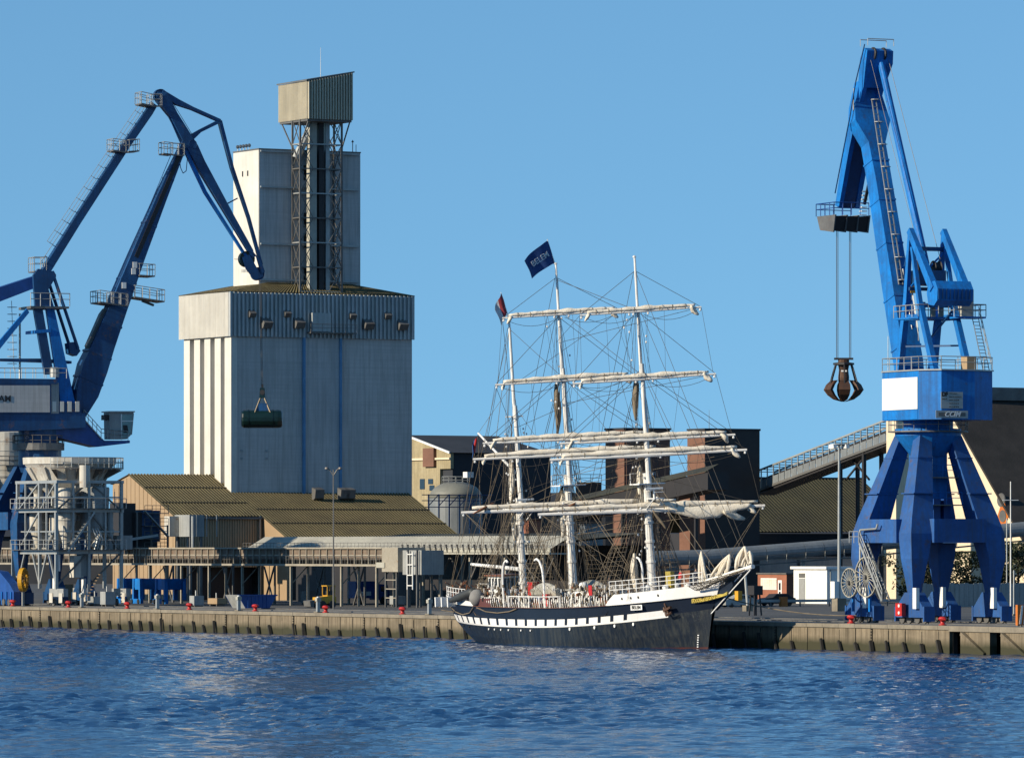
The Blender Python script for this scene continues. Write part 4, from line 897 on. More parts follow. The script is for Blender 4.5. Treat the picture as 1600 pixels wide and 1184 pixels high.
# ================================================================== CRANES
BL, NV = M['blue'], M['navy']
def portal(t, uc, vc, h, zring, ztop_r, z_kn, z_ft, mtl):
    for su in (-1, 1):
        for sv in (-1, 1):
            cu = lambda k: uc+su*k; cv = lambda k: vc+sv*k
            rings = []
            for (k, z, wu, wv) in ((1.55, zring, .5, .6), (h*.84, z_kn+.6, .95, 1.1), (h*.93, z_kn-.8, 1.0, 1.1), (h, z_kn-3.0, .85, .85), (h, z_ft, .42, .42)):
                rings.append([(cu(k)-wu, cv(k)-wv, z), (cu(k)+wu, cv(k)-wv, z), (cu(k)+wu, cv(k)+wv, z), (cu(k)-wu, cv(k)+wv, z)])
            S().loft(rings).build('leg', mtl, t)
            for kz, kw, kr in ((zring-2.0, .72, h*.84*.26+1.55*.74), (z_kn+2.6, 1.0, h*.84*.76+1.55*.24)):
                S().box(cu(kr)-kw, cu(kr)+kw, cv(kr)-kw*1.12, cv(kr)+kw*1.12, kz, kz+.1).build('leg_flange', mtl, t)
            b = S().prism([(cu(h)-2.3, cv(h)-.5, ZQ+.55), (cu(h)+2.3, cv(h)-.5, ZQ+.55), (cu(h)+2.3, cv(h)-.5, ZQ+1.2), (cu(h)+.8, cv(h)-.5, z_ft+.1), (cu(h)-.8, cv(h)-.5, z_ft+.1), (cu(h)-2.3, cv(h)-.5, ZQ+1.2)], (0, 1.0, 0)).build('bogie', mtl, t)
            for dx in (-1.75, -.65, .65, 1.75):
                S().lathe((cu(h)+dx, cv(h), ZQ+.42), [(.40, -.16), (.40, .16)], 16, 'y').build('wheel', M['steeldark'], b)
            for dx in (-2.35, 2.15): S().box(cu(h)+dx, cu(h)+dx+.2, cv(h)-.55, cv(h)+.55, ZQ+.2, ZQ+1.5).build('buffer', mtl, b)
            S().box(cu(h)+1.0, cu(h)+1.55, cv(h)-.85, cv(h)-.52, ZQ+1.3, ZQ+3.1).build('motor_cover', M['white'], b)
    for su in (-1, 1): S().box(uc+su*h-1.1, uc+su*h+1.1, vc-h+1.3, vc+h-1.3, z_kn-1.6, z_kn+.45).build('portal_beam', mtl, t)
    for sv in (-1, 1): S().box(uc-h+1.2, uc+h-1.2, vc+sv*h-1.1, vc+sv*h+1.1, z_kn-1.62, z_kn+.42).build('portal_beam', mtl, t)
def crane_frame(C, dx, dy):
    d = Vector((dx, dy, 0)).normalized(); n = Vector((-d.y, d.x, 0))   # r along the jib, p to its left
    return lambda p: Vector((C.x, C.y, 0))+d*p[0]+n*p[1]+Vector((0, 0, p[2])), d, n
# ---------------------------------------- right crane
ucr, _ = onv(1450, 9.8); vcr = 9.8; C = W(ucr, vcr, 0)
rc = thing('right_harbour_crane', 'bright blue harbour crane on four legs with jib folded left, right of the ship', 'crane', (C.x, C.y, ZQ))
portal(rc, ucr, vcr, 4.0, 18.6, 0, 10.9, 4.9, M['legblue'])
S().box(ucr-1.2, ucr+1.2, vcr-1.2, vcr+1.2, 11.0, 18.6).build('centre_column', BL, rc)
S().lathe((ucr, vcr, 0), [(1.5, 16.8), (2.6, 18.2), (2.9, 18.6), (2.9, 19.2), (2.2, 19.25), (2.2, 20.3), (2.0, 20.3)], 28).build('slewing_ring', BL, rc)
m = S(); m.lathe((ucr, vcr, 0), [(2.9, 18.9), (3.5, 18.9), (3.5, 19.0), (2.9, 19.0)], 24); m.build('ring_walkway', M['steeldark'], rc)
m = S(); m.rail([(ucr+3.45*math.cos(a*math.pi/10), vcr+3.45*math.sin(a*math.pi/10), 19.0) for a in range(21)], h=1.0, step=1.2, r=.035); m.build('handrail', M['steel'], rc)
for dz, w in ((15.0, 1.7), (12.6, 2.3)):
    S().box(ucr+1.2, ucr+w+.7, vcr-1.6, vcr+1.6, dz-.1, dz).build('walkway', M['steeldark'], rc)
    m = S(); m.rail([(ucr+w+.65, vcr-1.6, dz), (ucr+w+.65, vcr+1.6, dz)], r=.035); m.build('handrail', BL, rc)
m = S()
for k in range(14): m.box(ucr+1.25, ucr+1.35, vcr-.95, vcr-.45, 11.4+k*.38, 11.46+k*.38)
for v in (-.95, -.45): m.box(ucr+1.22, ucr+1.38, vcr+v-.03, vcr+v+.03, 11.2, 16.8)
m.build('ladder', M['white'], rc)
for k, (v, z) in enumerate(((-.3, 11.2), (.75, 11.2))): S().box(ucr+1.3, ucr+1.9, vcr+v-.35, vcr+v+.35, z+.1, z+1.9).build('electric_cabinet', M['skip'], rc)
X, d_, n_ = crane_frame(C, -.41, .912)
# n = to the left of the jib direction: for d=(-.41,.912) n=(-.912,-.41); p>0 is the picture's left
K = lambda: MB(X)
poly = [(1.6, 3.65), (-5.07, 3.65), (-6.5, 2.2), (-6.5, -1.05), (-5.07, -3.58), (1.6, -3.58)]
z0, z1 = 19.9, 24.1
K().prism([(r, p, z0) for r, p in poly], (0, 0, z1-z0)).build('machine_house', BL, rc)
K().prism([(r*1.02, p*1.03, z1+.003) for r, p in poly], (0, 0, .12)).build('house_roof', M['steel'], rc)
K().box(-4.98, 1.5, 3.67, 3.73, 20.8, 23.55).build('white_side_panel', M['white'], rc)
K().box(-4.95, 1.5, 3.665, 3.69, 19.95, 20.72).build('lower_panel', BL, rc)
m = K(); m.rail([(r*1.0, p*1.0, z1+.12) for r, p in poly]+[(poly[0][0], poly[0][1], z1+.12)], h=1.1, step=1.4, r=.04); m.build('handrail', M['steel'], rc)
# signs on the rear face
def rear_sign(px0, px1, py0, py1, nm):
    r = -6.53; inv = lambda px: ((px-HX)/F*(C.y-5.9)-C.x-d_.x*r)/(n_.x-(px-HX)/F*n_.y)
    p0, p1 = inv(px0), inv(px1); D = (X((r, p0, 0))).y
    K().box(r-.05, r, p1, p0, zz(py1, D), zz(py0, D)).build(nm, M['steel'], rc); return p0, p1, D, r-.055
nx = -n_; zd = Vector((0, 0, 1))
def sgn(body, p, py, D, r, h, bold=0.0, mt=None, align='LEFT', shear=0.0, nm='lettering'):
    o = X((r-.012, p, zz(py, D))); text_mesh(body, h, mt or M['black'], nm, rc, o, nx, zd, bold=bold, ext=.008, align=align, shear=shear)
p0, p1, D, r = rear_sign(1470, 1504, 612, 638, 'sign_board')
w_ = p0-p1
sgn('D', p0-.06, 616, D, r, .5, .03); sgn('F', p0-.42, 616, D, r, .5, .03); sgn('nord', p0-.1, 623, D, r, .24)
for k, s_ in enumerate(('CCI Lorient', 'Port de commerce', '02 97 37 05 08', '02 97 37 21 55', '02 97 88 20 06')):
    sgn(s_, p0-.80, 614.5+5.2*k, D, r, .155)
p0, p1, D, r = rear_sign(1462, 1512, 641, 653, 'sign_board')
K().box(r-.02, r-.004, p1+.25, p0-.25, zz(650, D), zz(644, D)).build('sign_stripe', M['steeldark'], rc)
sgn('CCIM', (p0+p1)/2, 647, D, r-.03, .62, .02, M['white'], 'CENTER', .35)
# tower on the house
for sp in (-1, 1):
    p = 1.65*sp
    K().beam((2.3, p, z1), (.9, p, 30.2), .62, .8, .45, .5).build('tower_leg', BL, rc)
    K().beam((.9, p, 30.2), (.2, p, 36.4), .42, .5, .3, .3).build('tower_leg', BL, rc)
    K().beam((-4.3, p, z1), (-1.6, p, 30.0), .5, .62, .45, .5).build('rear_leg', BL, rc)
    K().beam((-1.6, p, 30.0), (-.2, p, 35.0), .4, .4, .3, .3).build('rear_leg', BL, rc)
    K().beam((.25, p, 36.5), (-4.0, p*.95, 31.2), .42, .6, .6, .75).build('balance_lever', BL, rc)
    K().beam((.2, p, 35.8), (1.2, p, 33.4), .12).build('strut', NV, rc)
    K().beam((-1.5, p, 30), (-3.2, p, 26.2), .14).build('strut', BL, rc)
    K().beam((1.2, p, 28.9), (-1.7, p, 28.9), .4, .5).build('side_beam', BL, rc)
K().beam((.1, -1.7, 34.9), (.1, 1.7, 34.9), .35).build('cross_beam', NV, rc)
K().beam((.3, -1.7, 31.4), (.3, 1.7, 31.4), .3).build('cross_beam', NV, rc)
K().beam((-1.6, -1.7, 29.9), (-1.6, 1.7, 29.9), .35).build('cross_beam', BL, rc)
K().beam((-3, -1.7, 26.4), (.9, 1.7, 26.4), .15).build('cross_beam', NV, rc)
K().beam((-2.9, 1.65, 26.6), (-1.7, -1.6, 29.6), .15).build('brace', NV, rc)
K().beam((0, 1.65, 34.7), (0, -1.65, 31.6), .14).build('brace', BL, rc)
K().beam((0, -1.65, 34.7), (0, 1.65, 31.6), .14).build('brace', BL, rc)
# counterweight with bevelled ends
K().prism([(-4.9, 1.75, 30.2), (-4.3, 1.75, 29.75), (-3.3, 1.75, 29.9), (-3.0, 1.75, 30.9), (-3.4, 1.75, 31.8), (-4.5, 1.75, 31.9), (-5.0, 1.75, 31.2)], (0, -3.5, 0)).build('counterweight', BL, rc)
for k in range(9): K().box(-5.06, -4.96, 1.6-k*.38, 1.68-k*.38, 30.3, 31.2).build('counterweight_rib', NV, rc)
# winches and machinery behind the frame
m = K(); m.box(-.9, .9, -1.3, 1.3, 31.7, 33.0); m.build('winch_house', NV, rc)
for p in (-.8, .8): K().lathe((0, p, 33.3), [(.55, -.35), (.6, -.3), (.45, -.25), (.45, .25), (.6, .3), (.55, .35)], 16, 'y').build('winch_drum', M['dark'], rc)
K().box(-1.9, 2.6, -1.9, 2.0, 28.75, 28.9).build('platform', BL, rc)
K().box(-3.9, -1.9, -3.6, -1.0, 28.75, 28.9).build('platform', BL, rc)
m = K(); m.rail([(-1.9, 2.0, 28.9), (-1.9, -1.0, 28.9), (-3.9, -1.0, 28.9), (-3.9, -3.6, 28.9), (-1.0, -3.6, 28.9)], r=.045, step=1.1); m.rail([(-1.9, 2.0, 28.9), (2.6, 2.0, 28.9)], r=.045, step=1.1); m.build('handrail', M['steel'], rc)
K().box(-2.6, -1.0, -3.1, -1.9, 28.9, 31.3).build('electric_house', M['sheet'], rc)
for p in (1.2, .2, -.6): K().box(-1.4, -1.1, p-.2, p+.2, 28.9, 30.2).build('cabinet', M['sheet'], rc)
m = K()
for k in range(16): t = k/15; m.box(-3.9-.3*t, -3.8-.3*t, -2.9-t*.9, -2.3-t*.9, 28.7-t*4.5, 28.76-t*4.5)
m.beam((-3.85, -2.9, 28.7), (-4.15, -3.8, 24.2), .07); m.beam((-3.85, -2.3, 28.7), (-4.15, -3.2, 24.2), .07); m.build('ladder', M['steel'], rc)
m = K(); m.rail([(-3.9, -2.9, 28.9), (-4.3, -3.9, 24.3)], h=.9, step=1.2, r=.035); m.build('stair_rail', M['steel'], rc)
K().box(-4.7, -3.6, -2.2, -1.3, z1+.12, z1+1.3).build('roof_box', M['beige'], rc)
m = K(); m.tube((1.4, 3.2, z1), (1.4, 3.2, z1+3.2), .03); m.build('aerial', M['steel'], rc)
# main boom
def boxloft(mb, st, pshift=0.0):   # stations: (r, z, half width, thickness along the normal in the r-z plane)
    rings = []
    for i, (r, z, hw, th) in enumerate(st):
        a = st[max(i-1, 0)]; b = st[min(i+1, len(st)-1)]; t = Vector((b[0]-a[0], b[1]-a[1])).normalized(); nr, nz = t.y*th/2, -t.x*th/2
        rings.append([(r-nr, pshift-hw, z-nz), (r+nr, pshift-hw, z+nz), (r+nr, pshift+hw, z+nz), (r-nr, pshift+hw, z-nz)])
    return mb.loft(rings)
boxloft(K(), [(2.3, 21.5, .75, 1.4), (3.6, 25.0, .95, 2.0), (6.0, 32.0, .85, 2.0), (9.0, 41.2, .8, 1.7), (10.2, 44.6, .85, 1.5), (11.0, 46.6, 1.75, 1.5), (11.35, 48.0, 1.55, 1.2), (11.6, 50.3, .9, 1.0)]).build('main_boom', BL, rc)
for r_, z_, w_, h_ in ((4.05, 26.3, 1.0, 2.1), (5.55, 30.7, .93, 2.1), (7.1, 35.4, .88, 1.98), (8.4, 39.3, .86, 1.9), (9.6, 42.9, .88, 1.75)):
    boxloft(K(), [(r_, z_, w_, h_), (r_+.05, z_+.15, w_, h_)]).build('boom_flange', BL, rc)
for p in (.25, -.15):
    m = K(); r0_, r1_ = (6.3, 31.5), (10.4, 49.0)
    m.beam((4.9, p, 32.0), (10.0, p, 48.6), .09, .09)
    m.build('ladder_rail', M['steel'], rc)
m = K()
for k in range(26): t = k/25; m.box(4.95+5.05*t-.05, 4.95+5.05*t, -.15, .25, 32+16.6*t, 32.07+16.6*t)
for k in range(9): t = k/8; m.lathe((4.6+5.05*t, .05, 32.4+16.2*t), [(.42, -.03), (.46, -.03), (.46, .03), (.42, .03)], 8)
m.build('ladder', M['steel'], rc)
m = K()
for k in range(5): t = k/4; m.tube((3.4+1.6*t, -.35, 27+5*t), (3.7+1.6*t, -.35, 28.4+5*t), .05)
m.rail([(2.7, -.5, 27.0), (4.6, -.5, 33.0)], h=.9, step=1.3, r=.04); m.build('boom_stair', M['steel'], rc)
K().box(3.2, 4.2, -.6, .0, 31.2, 32.2).build('yellow_marker', M['yellow'], rc)
# fly jib
boxloft(K(), [(9.2, 53.0, 1.3, .7), (9.6, 52.0, 1.35, 1.2), (10.6, 49.9, 1.05, 1.1)]).build('fly_jib_tail', BL, rc)
for sp in (-1, 1):
    boxloft(K(), [(10.5, 50.1, .2, 1.0), (12.3, 46.8, .22, 1.15), (13.3, 44.5, .22, 1.0), (15.2, 39.4, .2, .75)], sp*.85).build('fly_jib_side', BL, rc)
boxloft(K(), [(12.1, 46.7, .7, .9), (13.3, 44.4, .66, .8), (15.3, 39.4, .62, .7)]).build('fly_jib_web', NV, rc)
boxloft(K(), [(11.4, 45.6, .1, .25), (14.3, 39.6, .1, .25)], -1.25).build('ladder_rail', M['dark'], rc)
m = K()
for k in range(9): t = k/8; m.box(14.4-.4*t, 14.9-.4*t, -1.5, -.95, 37.9+t*2.8, 37.97+t*2.8)
m.build('head_ladder', M['white'], rc)
K().prism([(14.2, 1.7, 38.5), (17.6, 1.7, 38.5), (17.0, 1.7, 37.5), (14.6, 1.7, 37.2)], (0, -3.4, 0)).build('head_platform', M['dark'], rc)
for p in (-1.72, -.6, .55, 1.72): K().prism([(14.1, p-.06, 38.6), (17.7, p-.06, 38.6), (17.1, p-.06, 37.35), (14.5, p-.06, 37.05)], (0, .12, 0)).build('head_rib', M['steeldark'], rc)
m = K(); m.rail([(14.1, 1.9, 38.6), (17.6, 1.9, 38.6), (17.6, -1.6, 38.6)], h=1.1, step=.9, r=.045); m.rail([(14.1, 1.9, 38.6), (14.1, -1.6, 38.6)], h=1.1, step=.9, r=.045); m.build('handrail', M['skip'], rc)
m = K(); m.rail([(8.8, 1.3, 53.3), (8.8, -1.3, 53.3)], h=.6, step=2.6, r=.04, mid=False); m.rail([(10.2, 1.3, 53.3), (10.2, -1.3, 53.3)], h=.6, step=2.6, r=.04, mid=False); m.build('handrail', M['steel'], rc)
m = K(); m.path([(9.0, 1.5, 53.4), (10.2, 1.75, 50.2), (11.0, 1.95, 47), (14.2, 1.75, 40.5)], .06); m.build('hose', NV, rc)
m = K(); m.rail([(11.2, 1.5, 46.6), (10.6, 1.75, 48.6)], h=1.0, r=.05, step=1); m.build('side_platform', M['steel'], rc)
for p in (-.5, .5): K().lathe((9.3, p, 52.6), [(.55, -.1), (.6, -.06), (.6, .06), (.55, .1)], 18, 'y').build('sheave', M['dark'], rc)
K().tube((9.4, -.25, 52.2), (.6, -.1, 33.6), .30, .34, n=12).build('tie_rod', BL, rc)
m = K(); m.tube((9.3, -.9, 52.6), (-.2, -1.1, 34), .025); m.tube((9.3, .9, 52.6), (.2, .6, 34), .02); m.build('luffing_rope', M['steeldark'], rc)
# hoist ropes and the orange-peel grab (its own thing)
GX = X((16.1, -.1, 0)); Dg = GX.y
zg = lambda py: zz(py, Dg)
for dx, dy in ((-.66, -.3), (-.5, .3), (.5, -.3), (.66, .3)): MB().tube((GX.x+dx, GX.y+dy, 37.5), (GX.x+dx, GX.y+dy, zg(560)), .032, n=5).build('hoist_rope', M['rope'], rc)
gb = thing('orange_peel_grab', 'rusty brown orange-peel grab hanging on four ropes left of the right crane', 'grab', (GX.x, GX.y, zg(627)), rz=0)
G = lambda: MB(lambda p: Vector((GX.x+p[0], GX.y+p[1], p[2])))
G().box(-.85, .85, -.3, .3, zg(562), zg(559)).build('rope_beam', M['dark'], gb)
G().lathe((0, 0, 0), [(.45, zg(598)), (.5, zg(590)), (.42, zg(578)), (.5, zg(570)), (.5, zg(562))], 12).build('hydraulic_body', M['rust'], gb)
G().box(-.25, .25, -.52, -.45, zg(581), zg(578.5)).build('white_plate', M['white'], gb)
G().lathe((0, 0, 0), [(.5, zg(571)), (.95, zg(570)), (.95, zg(567)), (.5, zg(566))], 8).build('top_collar', M['dark'], gb)
for k in range(6):
    a = math.pi/6+k*math.pi/3; ca, sa = math.cos(a), math.sin(a)
    G().beam((.8*ca, .8*sa, zg(569)), (1.52*ca, 1.52*sa, zg(608)), .13).build('arm', M['dark'], gb)
    rings = []
    for (rr, py, w, th) in ((.55, 594, .16, .12), (1.0, 594.5, .34, .14), (1.38, 601, .5, .14), (1.62, 609, .52, .14), (1.3, 617, .46, .12), (.8, 624, .3, .1), (.15, 627.5, .04, .06)):
        q = lambda s_, o: ((rr+o)*ca-s_*w*sa, (rr+o)*sa+s_*w*ca, zg(py))
        rings.append([q(-1, -th), q(1, -th), q(1, th), q(-1, th)])
    G().loft(rings).build('claw', M['rust'], gb)
# cable reels, stairs, red box on the legs
for px, rad_, yc in ((1328, 1.3, 910), (1354, 1.78, 901)):
    v = 4.2; u, D = onv(px, v); zc_ = zz(yc, D)
    w_ = S().lathe((u, v, zc_), [(rad_-.08, -.1), (rad_, -.1), (rad_, .1), (rad_-.08, .1), (rad_-.08, -.1)], 32, 'y', cap=False).build('cable_wheel', M['sheet'], rc)
    for k in range(10):
        a = math.pi*k/10; S().beam((u-rad_*math.cos(a), v-.05, zc_-rad_*math.sin(a)), (u+rad_*math.cos(a), v-.05, zc_+rad_*math.sin(a)), .05, .05, up=(VX, VY, 0)).build('spoke', M['sheet'], w_)
    S().lathe((u, v, zc_), [(.2, -.3), (.2, .3)], 12, 'y').build('hub', M['steeldark'], w_)
    S().beam((u, v+.35, ZQ+1), (u, v+.35, zc_), .2).build('wheel_stand', M['blue'], rc)
ua, D = onv(1352, 4.6); ub_, _ = onv(1392, 4.6); za, zb_ = zz(848, D), zz(938, D)
for dv in (0, .8): S().beam((ua, 4.0+dv, za), (ub_-.5, 4.0+dv, zb_), .1, .22).build('stringer', M['steel'], rc)
for k in range(16): t = k/15; u = ua+(ub_-.5-ua)*t; z = za+(zb_-za)*t; S().box(u-.12, u+.12, 4.0, 4.8, z, z+.04).build('tread', M['steel'], rc)
m = S(); m.rail([(ua, 4.0, za), (ub_-.5, 4.0, zb_)], h=1.0, step=1.3, r=.04); m.rail([(ua-1.5, 3.9, za), (ua, 3.9, za)], h=1.0, step=1, r=.04); m.build('handrail', M['steel'], rc)
ul0, _ = onv(1344, 4.3); m = S(); m.path([(ul0, 4.3, ZQ+2.5), (ul0, 4.3, 10.4), (ul0+2.6, 4.3, 10.5), (ul0+2.8, 4.3, 10.9)], .09, 8); m.build('conduit', M['steel'], rc)
u, D = onv(1410, 5.0); S().box(u-.5, u+.5, 4.6, 5.0, zz(962, D), zz(942, D)).build('fire_box', M['red'], rc)
for py in (946, 957): S().lathe((u+.1, 4.58, zz(py, D)), [(.14, -.03), (.14, .02)], 10, 'y').build('reflector', M['white'], rc)
# ---------------------------------------- left crane
ucl, _ = onv(60, 9.8); vcl = 9.8; CL = W(ucl, vcl, 0)
lc = thing('left_harbour_crane', 'dark blue double link harbour crane with long jib at the left edge', 'crane', (CL.x, CL.y, ZQ))
portal(lc, ucl, vcl, 4.0, 18.4, 0, 12.6, 5.2, NV)
XL, dl, nl = crane_frame(CL, .93, .37)         # p>0 away from the camera
LK = lambda: MB(XL)
def RZ(px, py, p=0.0):
    k = (px-HX)/F; o = XL((0, p, 0)); r = (k*o.y-o.x)/(dl.x-k*dl.y); q = XL((r, p, 0)); return r, zz(py, q.y)
def R3(px, py, p=0.0): r, z = RZ(px, py, p); return (r, p, z)
def plate(poly, p, w, nm, mt, **k): return LK().prism([R3(x, y, p) for x, y in poly], (0, w, 0)).build(nm, mt, lc, **k)
c0 = (0, 0, 0)
LK().lathe(c0, [(2.0, 17.6), (2.3, 18.4), (2.3, 22.8), (2.0, 23)], 24).build('slewing_column', NV, lc)
LK().lathe(c0, [(2.3, 20.2), (3.0, 20.2), (3.0, 21.0), (2.3, 21.0)], 24).build('ring_walkway', M['steeldark'], lc)
m = LK(); m.rail([(2.95*math.cos(a*math.pi/9), 2.95*math.sin(a*math.pi/9), 20.6) for a in range(19)], h=1.3, step=1, r=.05); m.build('handrail', M['steeldark'], lc)
plate([(-90, 676), (60, 672), (134, 668), (134, 645), (-90, 645)], -2.6, 5.2, 'slewing_deck', NV)
plate([(-90, 600), (80, 600), (80, 646), (-90, 646)], -2.75, 5.5, 'machine_house', NV)
plate([(-88, 602), (78, 602), (78, 644), (-88, 644)], -2.83, .07, 'pale_side_panel', M['silo'])
plate([(-90, 590), (90, 592), (90, 600), (-90, 600)], -2.8, 5.6, 'house_roof', NV)
plate([(79, 627), (127, 629), (127, 646), (79, 646)], -2.6, 5.2, 'front_house', NV)
for px in (85, 97, 109, 121): plate([(px-3, 627), (px+3, 627), (px+3, 643), (px-3, 643)], -2.72, .1, 'louvre', M['silolight'])
plate([(78, 598), (92, 598), (92, 646), (78, 646)], -2.65, 5.0, 'side_house', M['hopgrey'])
r, z = RZ(-3, 624); text_mesh('CHAM', 1.02, M['dark'], 'lettering', lc, XL((RZ(17.5, 623.5, -2.85)[0], -2.86, z)), dl, (0, 0, 1), bold=.02, align='RIGHT')
m = LK(); m.rail([R3(-90, 590, -2.7), R3(104, 591, -2.7)], h=1.15, step=1.3, r=.045); m.rail([R3(-90, 590, 2.7), R3(104, 591, 2.7)], h=1.15, step=1.3, r=.045); m.build('handrail', M['steel'], lc)
LK().lathe((RZ(78, 590)[0], -1.8, RZ(78, 590)[1]), [(.55, 0), (.55, 1.1), (.4, 1.15)], 14).build('exhaust_drum', M['steel'], lc)
plate([(0, 560), (65, 560), (112, 564), (112, 568), (60, 566), (0, 564)], -.6, 1.2, 'boom_jack', NV)
# cab arm and cab
plate([(48, 672), (130, 656), (163, 688), (203, 688), (203, 692), (152, 698), (60, 676)], -1.6, 3.2, 'cab_arm', M['skip'])
m = LK(); m.rail([R3(131, 654, -1.7), R3(158, 684, -1.7), R3(200, 688, -1.7)], h=1.05, step=.8, r=.045); m.beam(R3(131, 656, -1.4), R3(158, 686, -1.4), .7, .12); m.build('cab_stair', M['steel'], lc)
cabp = [(171, 644), (209, 644), (206, 678), (198, 686), (172, 686)]
cb = plate(cabp, -1.5, 2.2, 'cab', M['hopgrey'])
def sub(poly, p, w, nm, mt, par): LK().prism([R3(x, y, p) for x, y in poly], (0, w, 0)).build(nm, mt, par)
sub([(190, 648), (207.5, 648), (204, 678), (197, 684), (190, 684)], -1.56, .05, 'side_window', M['glassgreen'], cb)
sub([(208.6, 646), (209.4, 646), (206.4, 679), (205.4, 679)], -1.4, 2.0, 'front_window', M['glassgreen'], cb)
sub([(189, 647), (190.5, 647), (190.5, 686), (189, 686)], -1.6, .08, 'frame_post', M['white'], cb); sub([(190, 657), (208, 657), (208, 658.5), (190, 658.5)], -1.6, .04, 'frame_bar', M['white'], cb)
sub([(192, 664), (199, 664), (201, 676), (193, 676)], -1.57, .02, 'seat_back', M['black'], cb)
sub([(169, 642), (211, 642), (211, 644), (169, 644)], -1.7, 2.6, 'cab_roof', M['steel'], cb)
sub([(163, 648), (171, 648), (171, 656), (163, 656)], -1.3, 1.2, 'cooler', M['dark'], cb)
# tower (A-frame)
for p in (-1.7, 1.1):
    pts = [(72, 478), (84, 478), (122, 650), (98, 650)]
    plate(pts, p, .6, 'tower_leg', BL)
    plate([(52, 478), (66, 478), (84, 585), (70, 585)], p, .5, 'tower_leg', NV)
    plate([(42, 482), (46, 488), (-20, 570), (-26, 562)], p, .45, 'back_stay', BL)
plate([(54, 516), (80, 514), (80, 519), (54, 521)], -1.8, 3.6, 'cross_beam', M['blue'])
plate([(48, 478), (108, 479), (108, 482), (48, 482)], -2.4, 4.8, 'tower_platform', M['steeldark'])
m = LK(); m.rail([R3(48, 478, -2.4), R3(109, 479, -2.4), R3(109, 479, 2.4)], h=1.5, step=1.1, r=.05); m.rail([R3(48, 478, 2.4), R3(109, 479, 2.4)], h=1.5, step=1.1, r=.045); m.build('handrail', M['steel'], lc)
for p in (-1.5, 1.0): plate([(55, 478), (52, 430), (60, 420), (84, 424), (88, 432), (76, 452), (84, 478)], p, .5, 'tower_head', NV)
plate([(-90, 478), (52, 432), (84, 423), (88, 430), (74, 446), (50, 452), (-90, 506)], -1.0, 2.0, 'counterweight_lever', M['skip'])
for p in (-1.3, -.4):
    LK().tube(R3(84, 432, p), R3(122, 545, p), .2, n=8).build('luffing_rod', NV, lc)
LK().tube(R3(76, 440, .9), R3(110, 545, .9), .2, n=8).build('luffing_rod', NV, lc)
plate([(108, 536), (116, 534), (126, 548), (120, 556), (110, 552)], -1.3, 1.8, 'rod_bearing', NV)
m = LK()
for p in (-.45, .45): m.tube(R3(18, 470, p), R3(22, 580, p), .04)
for k in range(22): y = 472+k*5; m.tube(R3(18+4*k/22, y, -.45), R3(18+4*k/22, y, .45), .03)
for k in range(9): y = 480+k*11; r_, z_ = RZ(19, y); m.lathe((r_, 0, z_), [(.55, -.03), (.6, -.03), (.6, .03), (.55, .03)], 8)
m.tube(R3(31, 490, 0), R3(31, 592, 0), .13); m.build('ladder', M['steel'], lc)
# main boom
def LL(st, p=0.0):     # stations (px, py, half width p, thickness m)
    out = []
    for px, py, hw, th in st: r_, z_ = RZ(px, py); out.append((r_, z_, hw, th))
    m = LK(); rings = []
    for i, (r_, z_, hw, th) in enumerate(out):
        a = out[max(i-1, 0)]; b = out[min(i+1, len(out)-1)]; t = Vector((b[0]-a[0], b[1]-a[1])).normalized(); nr, nz = t.y*th/2, -t.x*th/2
        rings.append([(r_-nr, p-hw, z_-nz), (r_+nr, p-hw, z_+nz), (r_+nr, p+hw, z_+nz), (r_-nr, p+hw, z_-nz)])
    return m.loft(rings)
LL([(122, 648, 1.2, 1.3), (132, 615, 1.25, 2.7), (144, 575, 1.25, 3.1), (158, 540, 1.2, 2.6), (181, 482, 1.05, 2.15), (213, 400, .9, 1.7), (250, 310, .7, 1.25), (284, 232, .45, .75), (288, 222, .4, .7)]).build('main_boom', NV, lc)
for px, py, w_, h_ in ((137, 596, 1.3, 3.1), (151, 556, 1.27, 3.0), (171, 508, 1.18, 2.45), (197, 441, 1.02, 2.0), (232, 353, .83, 1.55), (262, 282, .65, 1.1)): LL([(px, py, w_, h_), (px+1.2, py-3, w_, h_)]).build('boom_flange', NV, lc)
LK().beam(R3(213, 402, -.95), R3(280, 245, -.6), .06, .5).build('boom_stripe', M['dark'], lc)
plate([(138, 545), (142, 540), (166, 486), (164, 482), (158, 490), (136, 540)], -.5, 1.0, 'boom_fairing', M['steeldark'])
m = LK()
for p in (-.35, .35): m.tube(R3(176, 460, p), R3(268, 240, p), .04)

for k in range(40): t = k/39; a_ = R3(176+92*t, 460-220*t, -.35); b_ = R3(176+92*t, 460-220*t, .35); m.tube(a_, b_, .025)
m.build('boom_ladder', NV, lc)
def basket(pxs, py, pts_p, nm='service_platform', h=1.3, slope=0):
    a, b = pxs; m = LK(); z_ = RZ(a, py)[1]; z2_ = RZ(b, py+slope)[1]; r0_, r1_ = RZ(a, py)[0], RZ(b, py)[0]; p0_, p1_ = pts_p
    m.prism([(r0_, p0_, z_), (r1_, p0_, z2_), (r1_, p0_, z2_-.15), (r0_, p0_, z_-.15)], (0, p1_-p0_, 0))
    o = m.build(nm, M['steeldark'], lc)
    m = LK(); m.rail([(r0_, p0_, z_), (r1_, p0_, z2_), (r1_, p1_, z2_), (r0_, p1_, z_), (r0_, p0_, z_)], h=h, step=.9, r=.045); m.build('handrail', M['steel'], o)
basket((149, 170), 472, (-1.9, 1.9), slope=3); basket((170, 192), 475, (-1.9, -1.3), slope=3)
basket((205, 251), 464, (-1.5, 1.5), slope=7); basket((212, 236), 430, (-1.5, 1.5), slope=1.5)
basket((252, 266), 240, (-1.0, 1.0), slope=1.5); basket((266, 284), 242, (-1.0, -.6), slope=1)
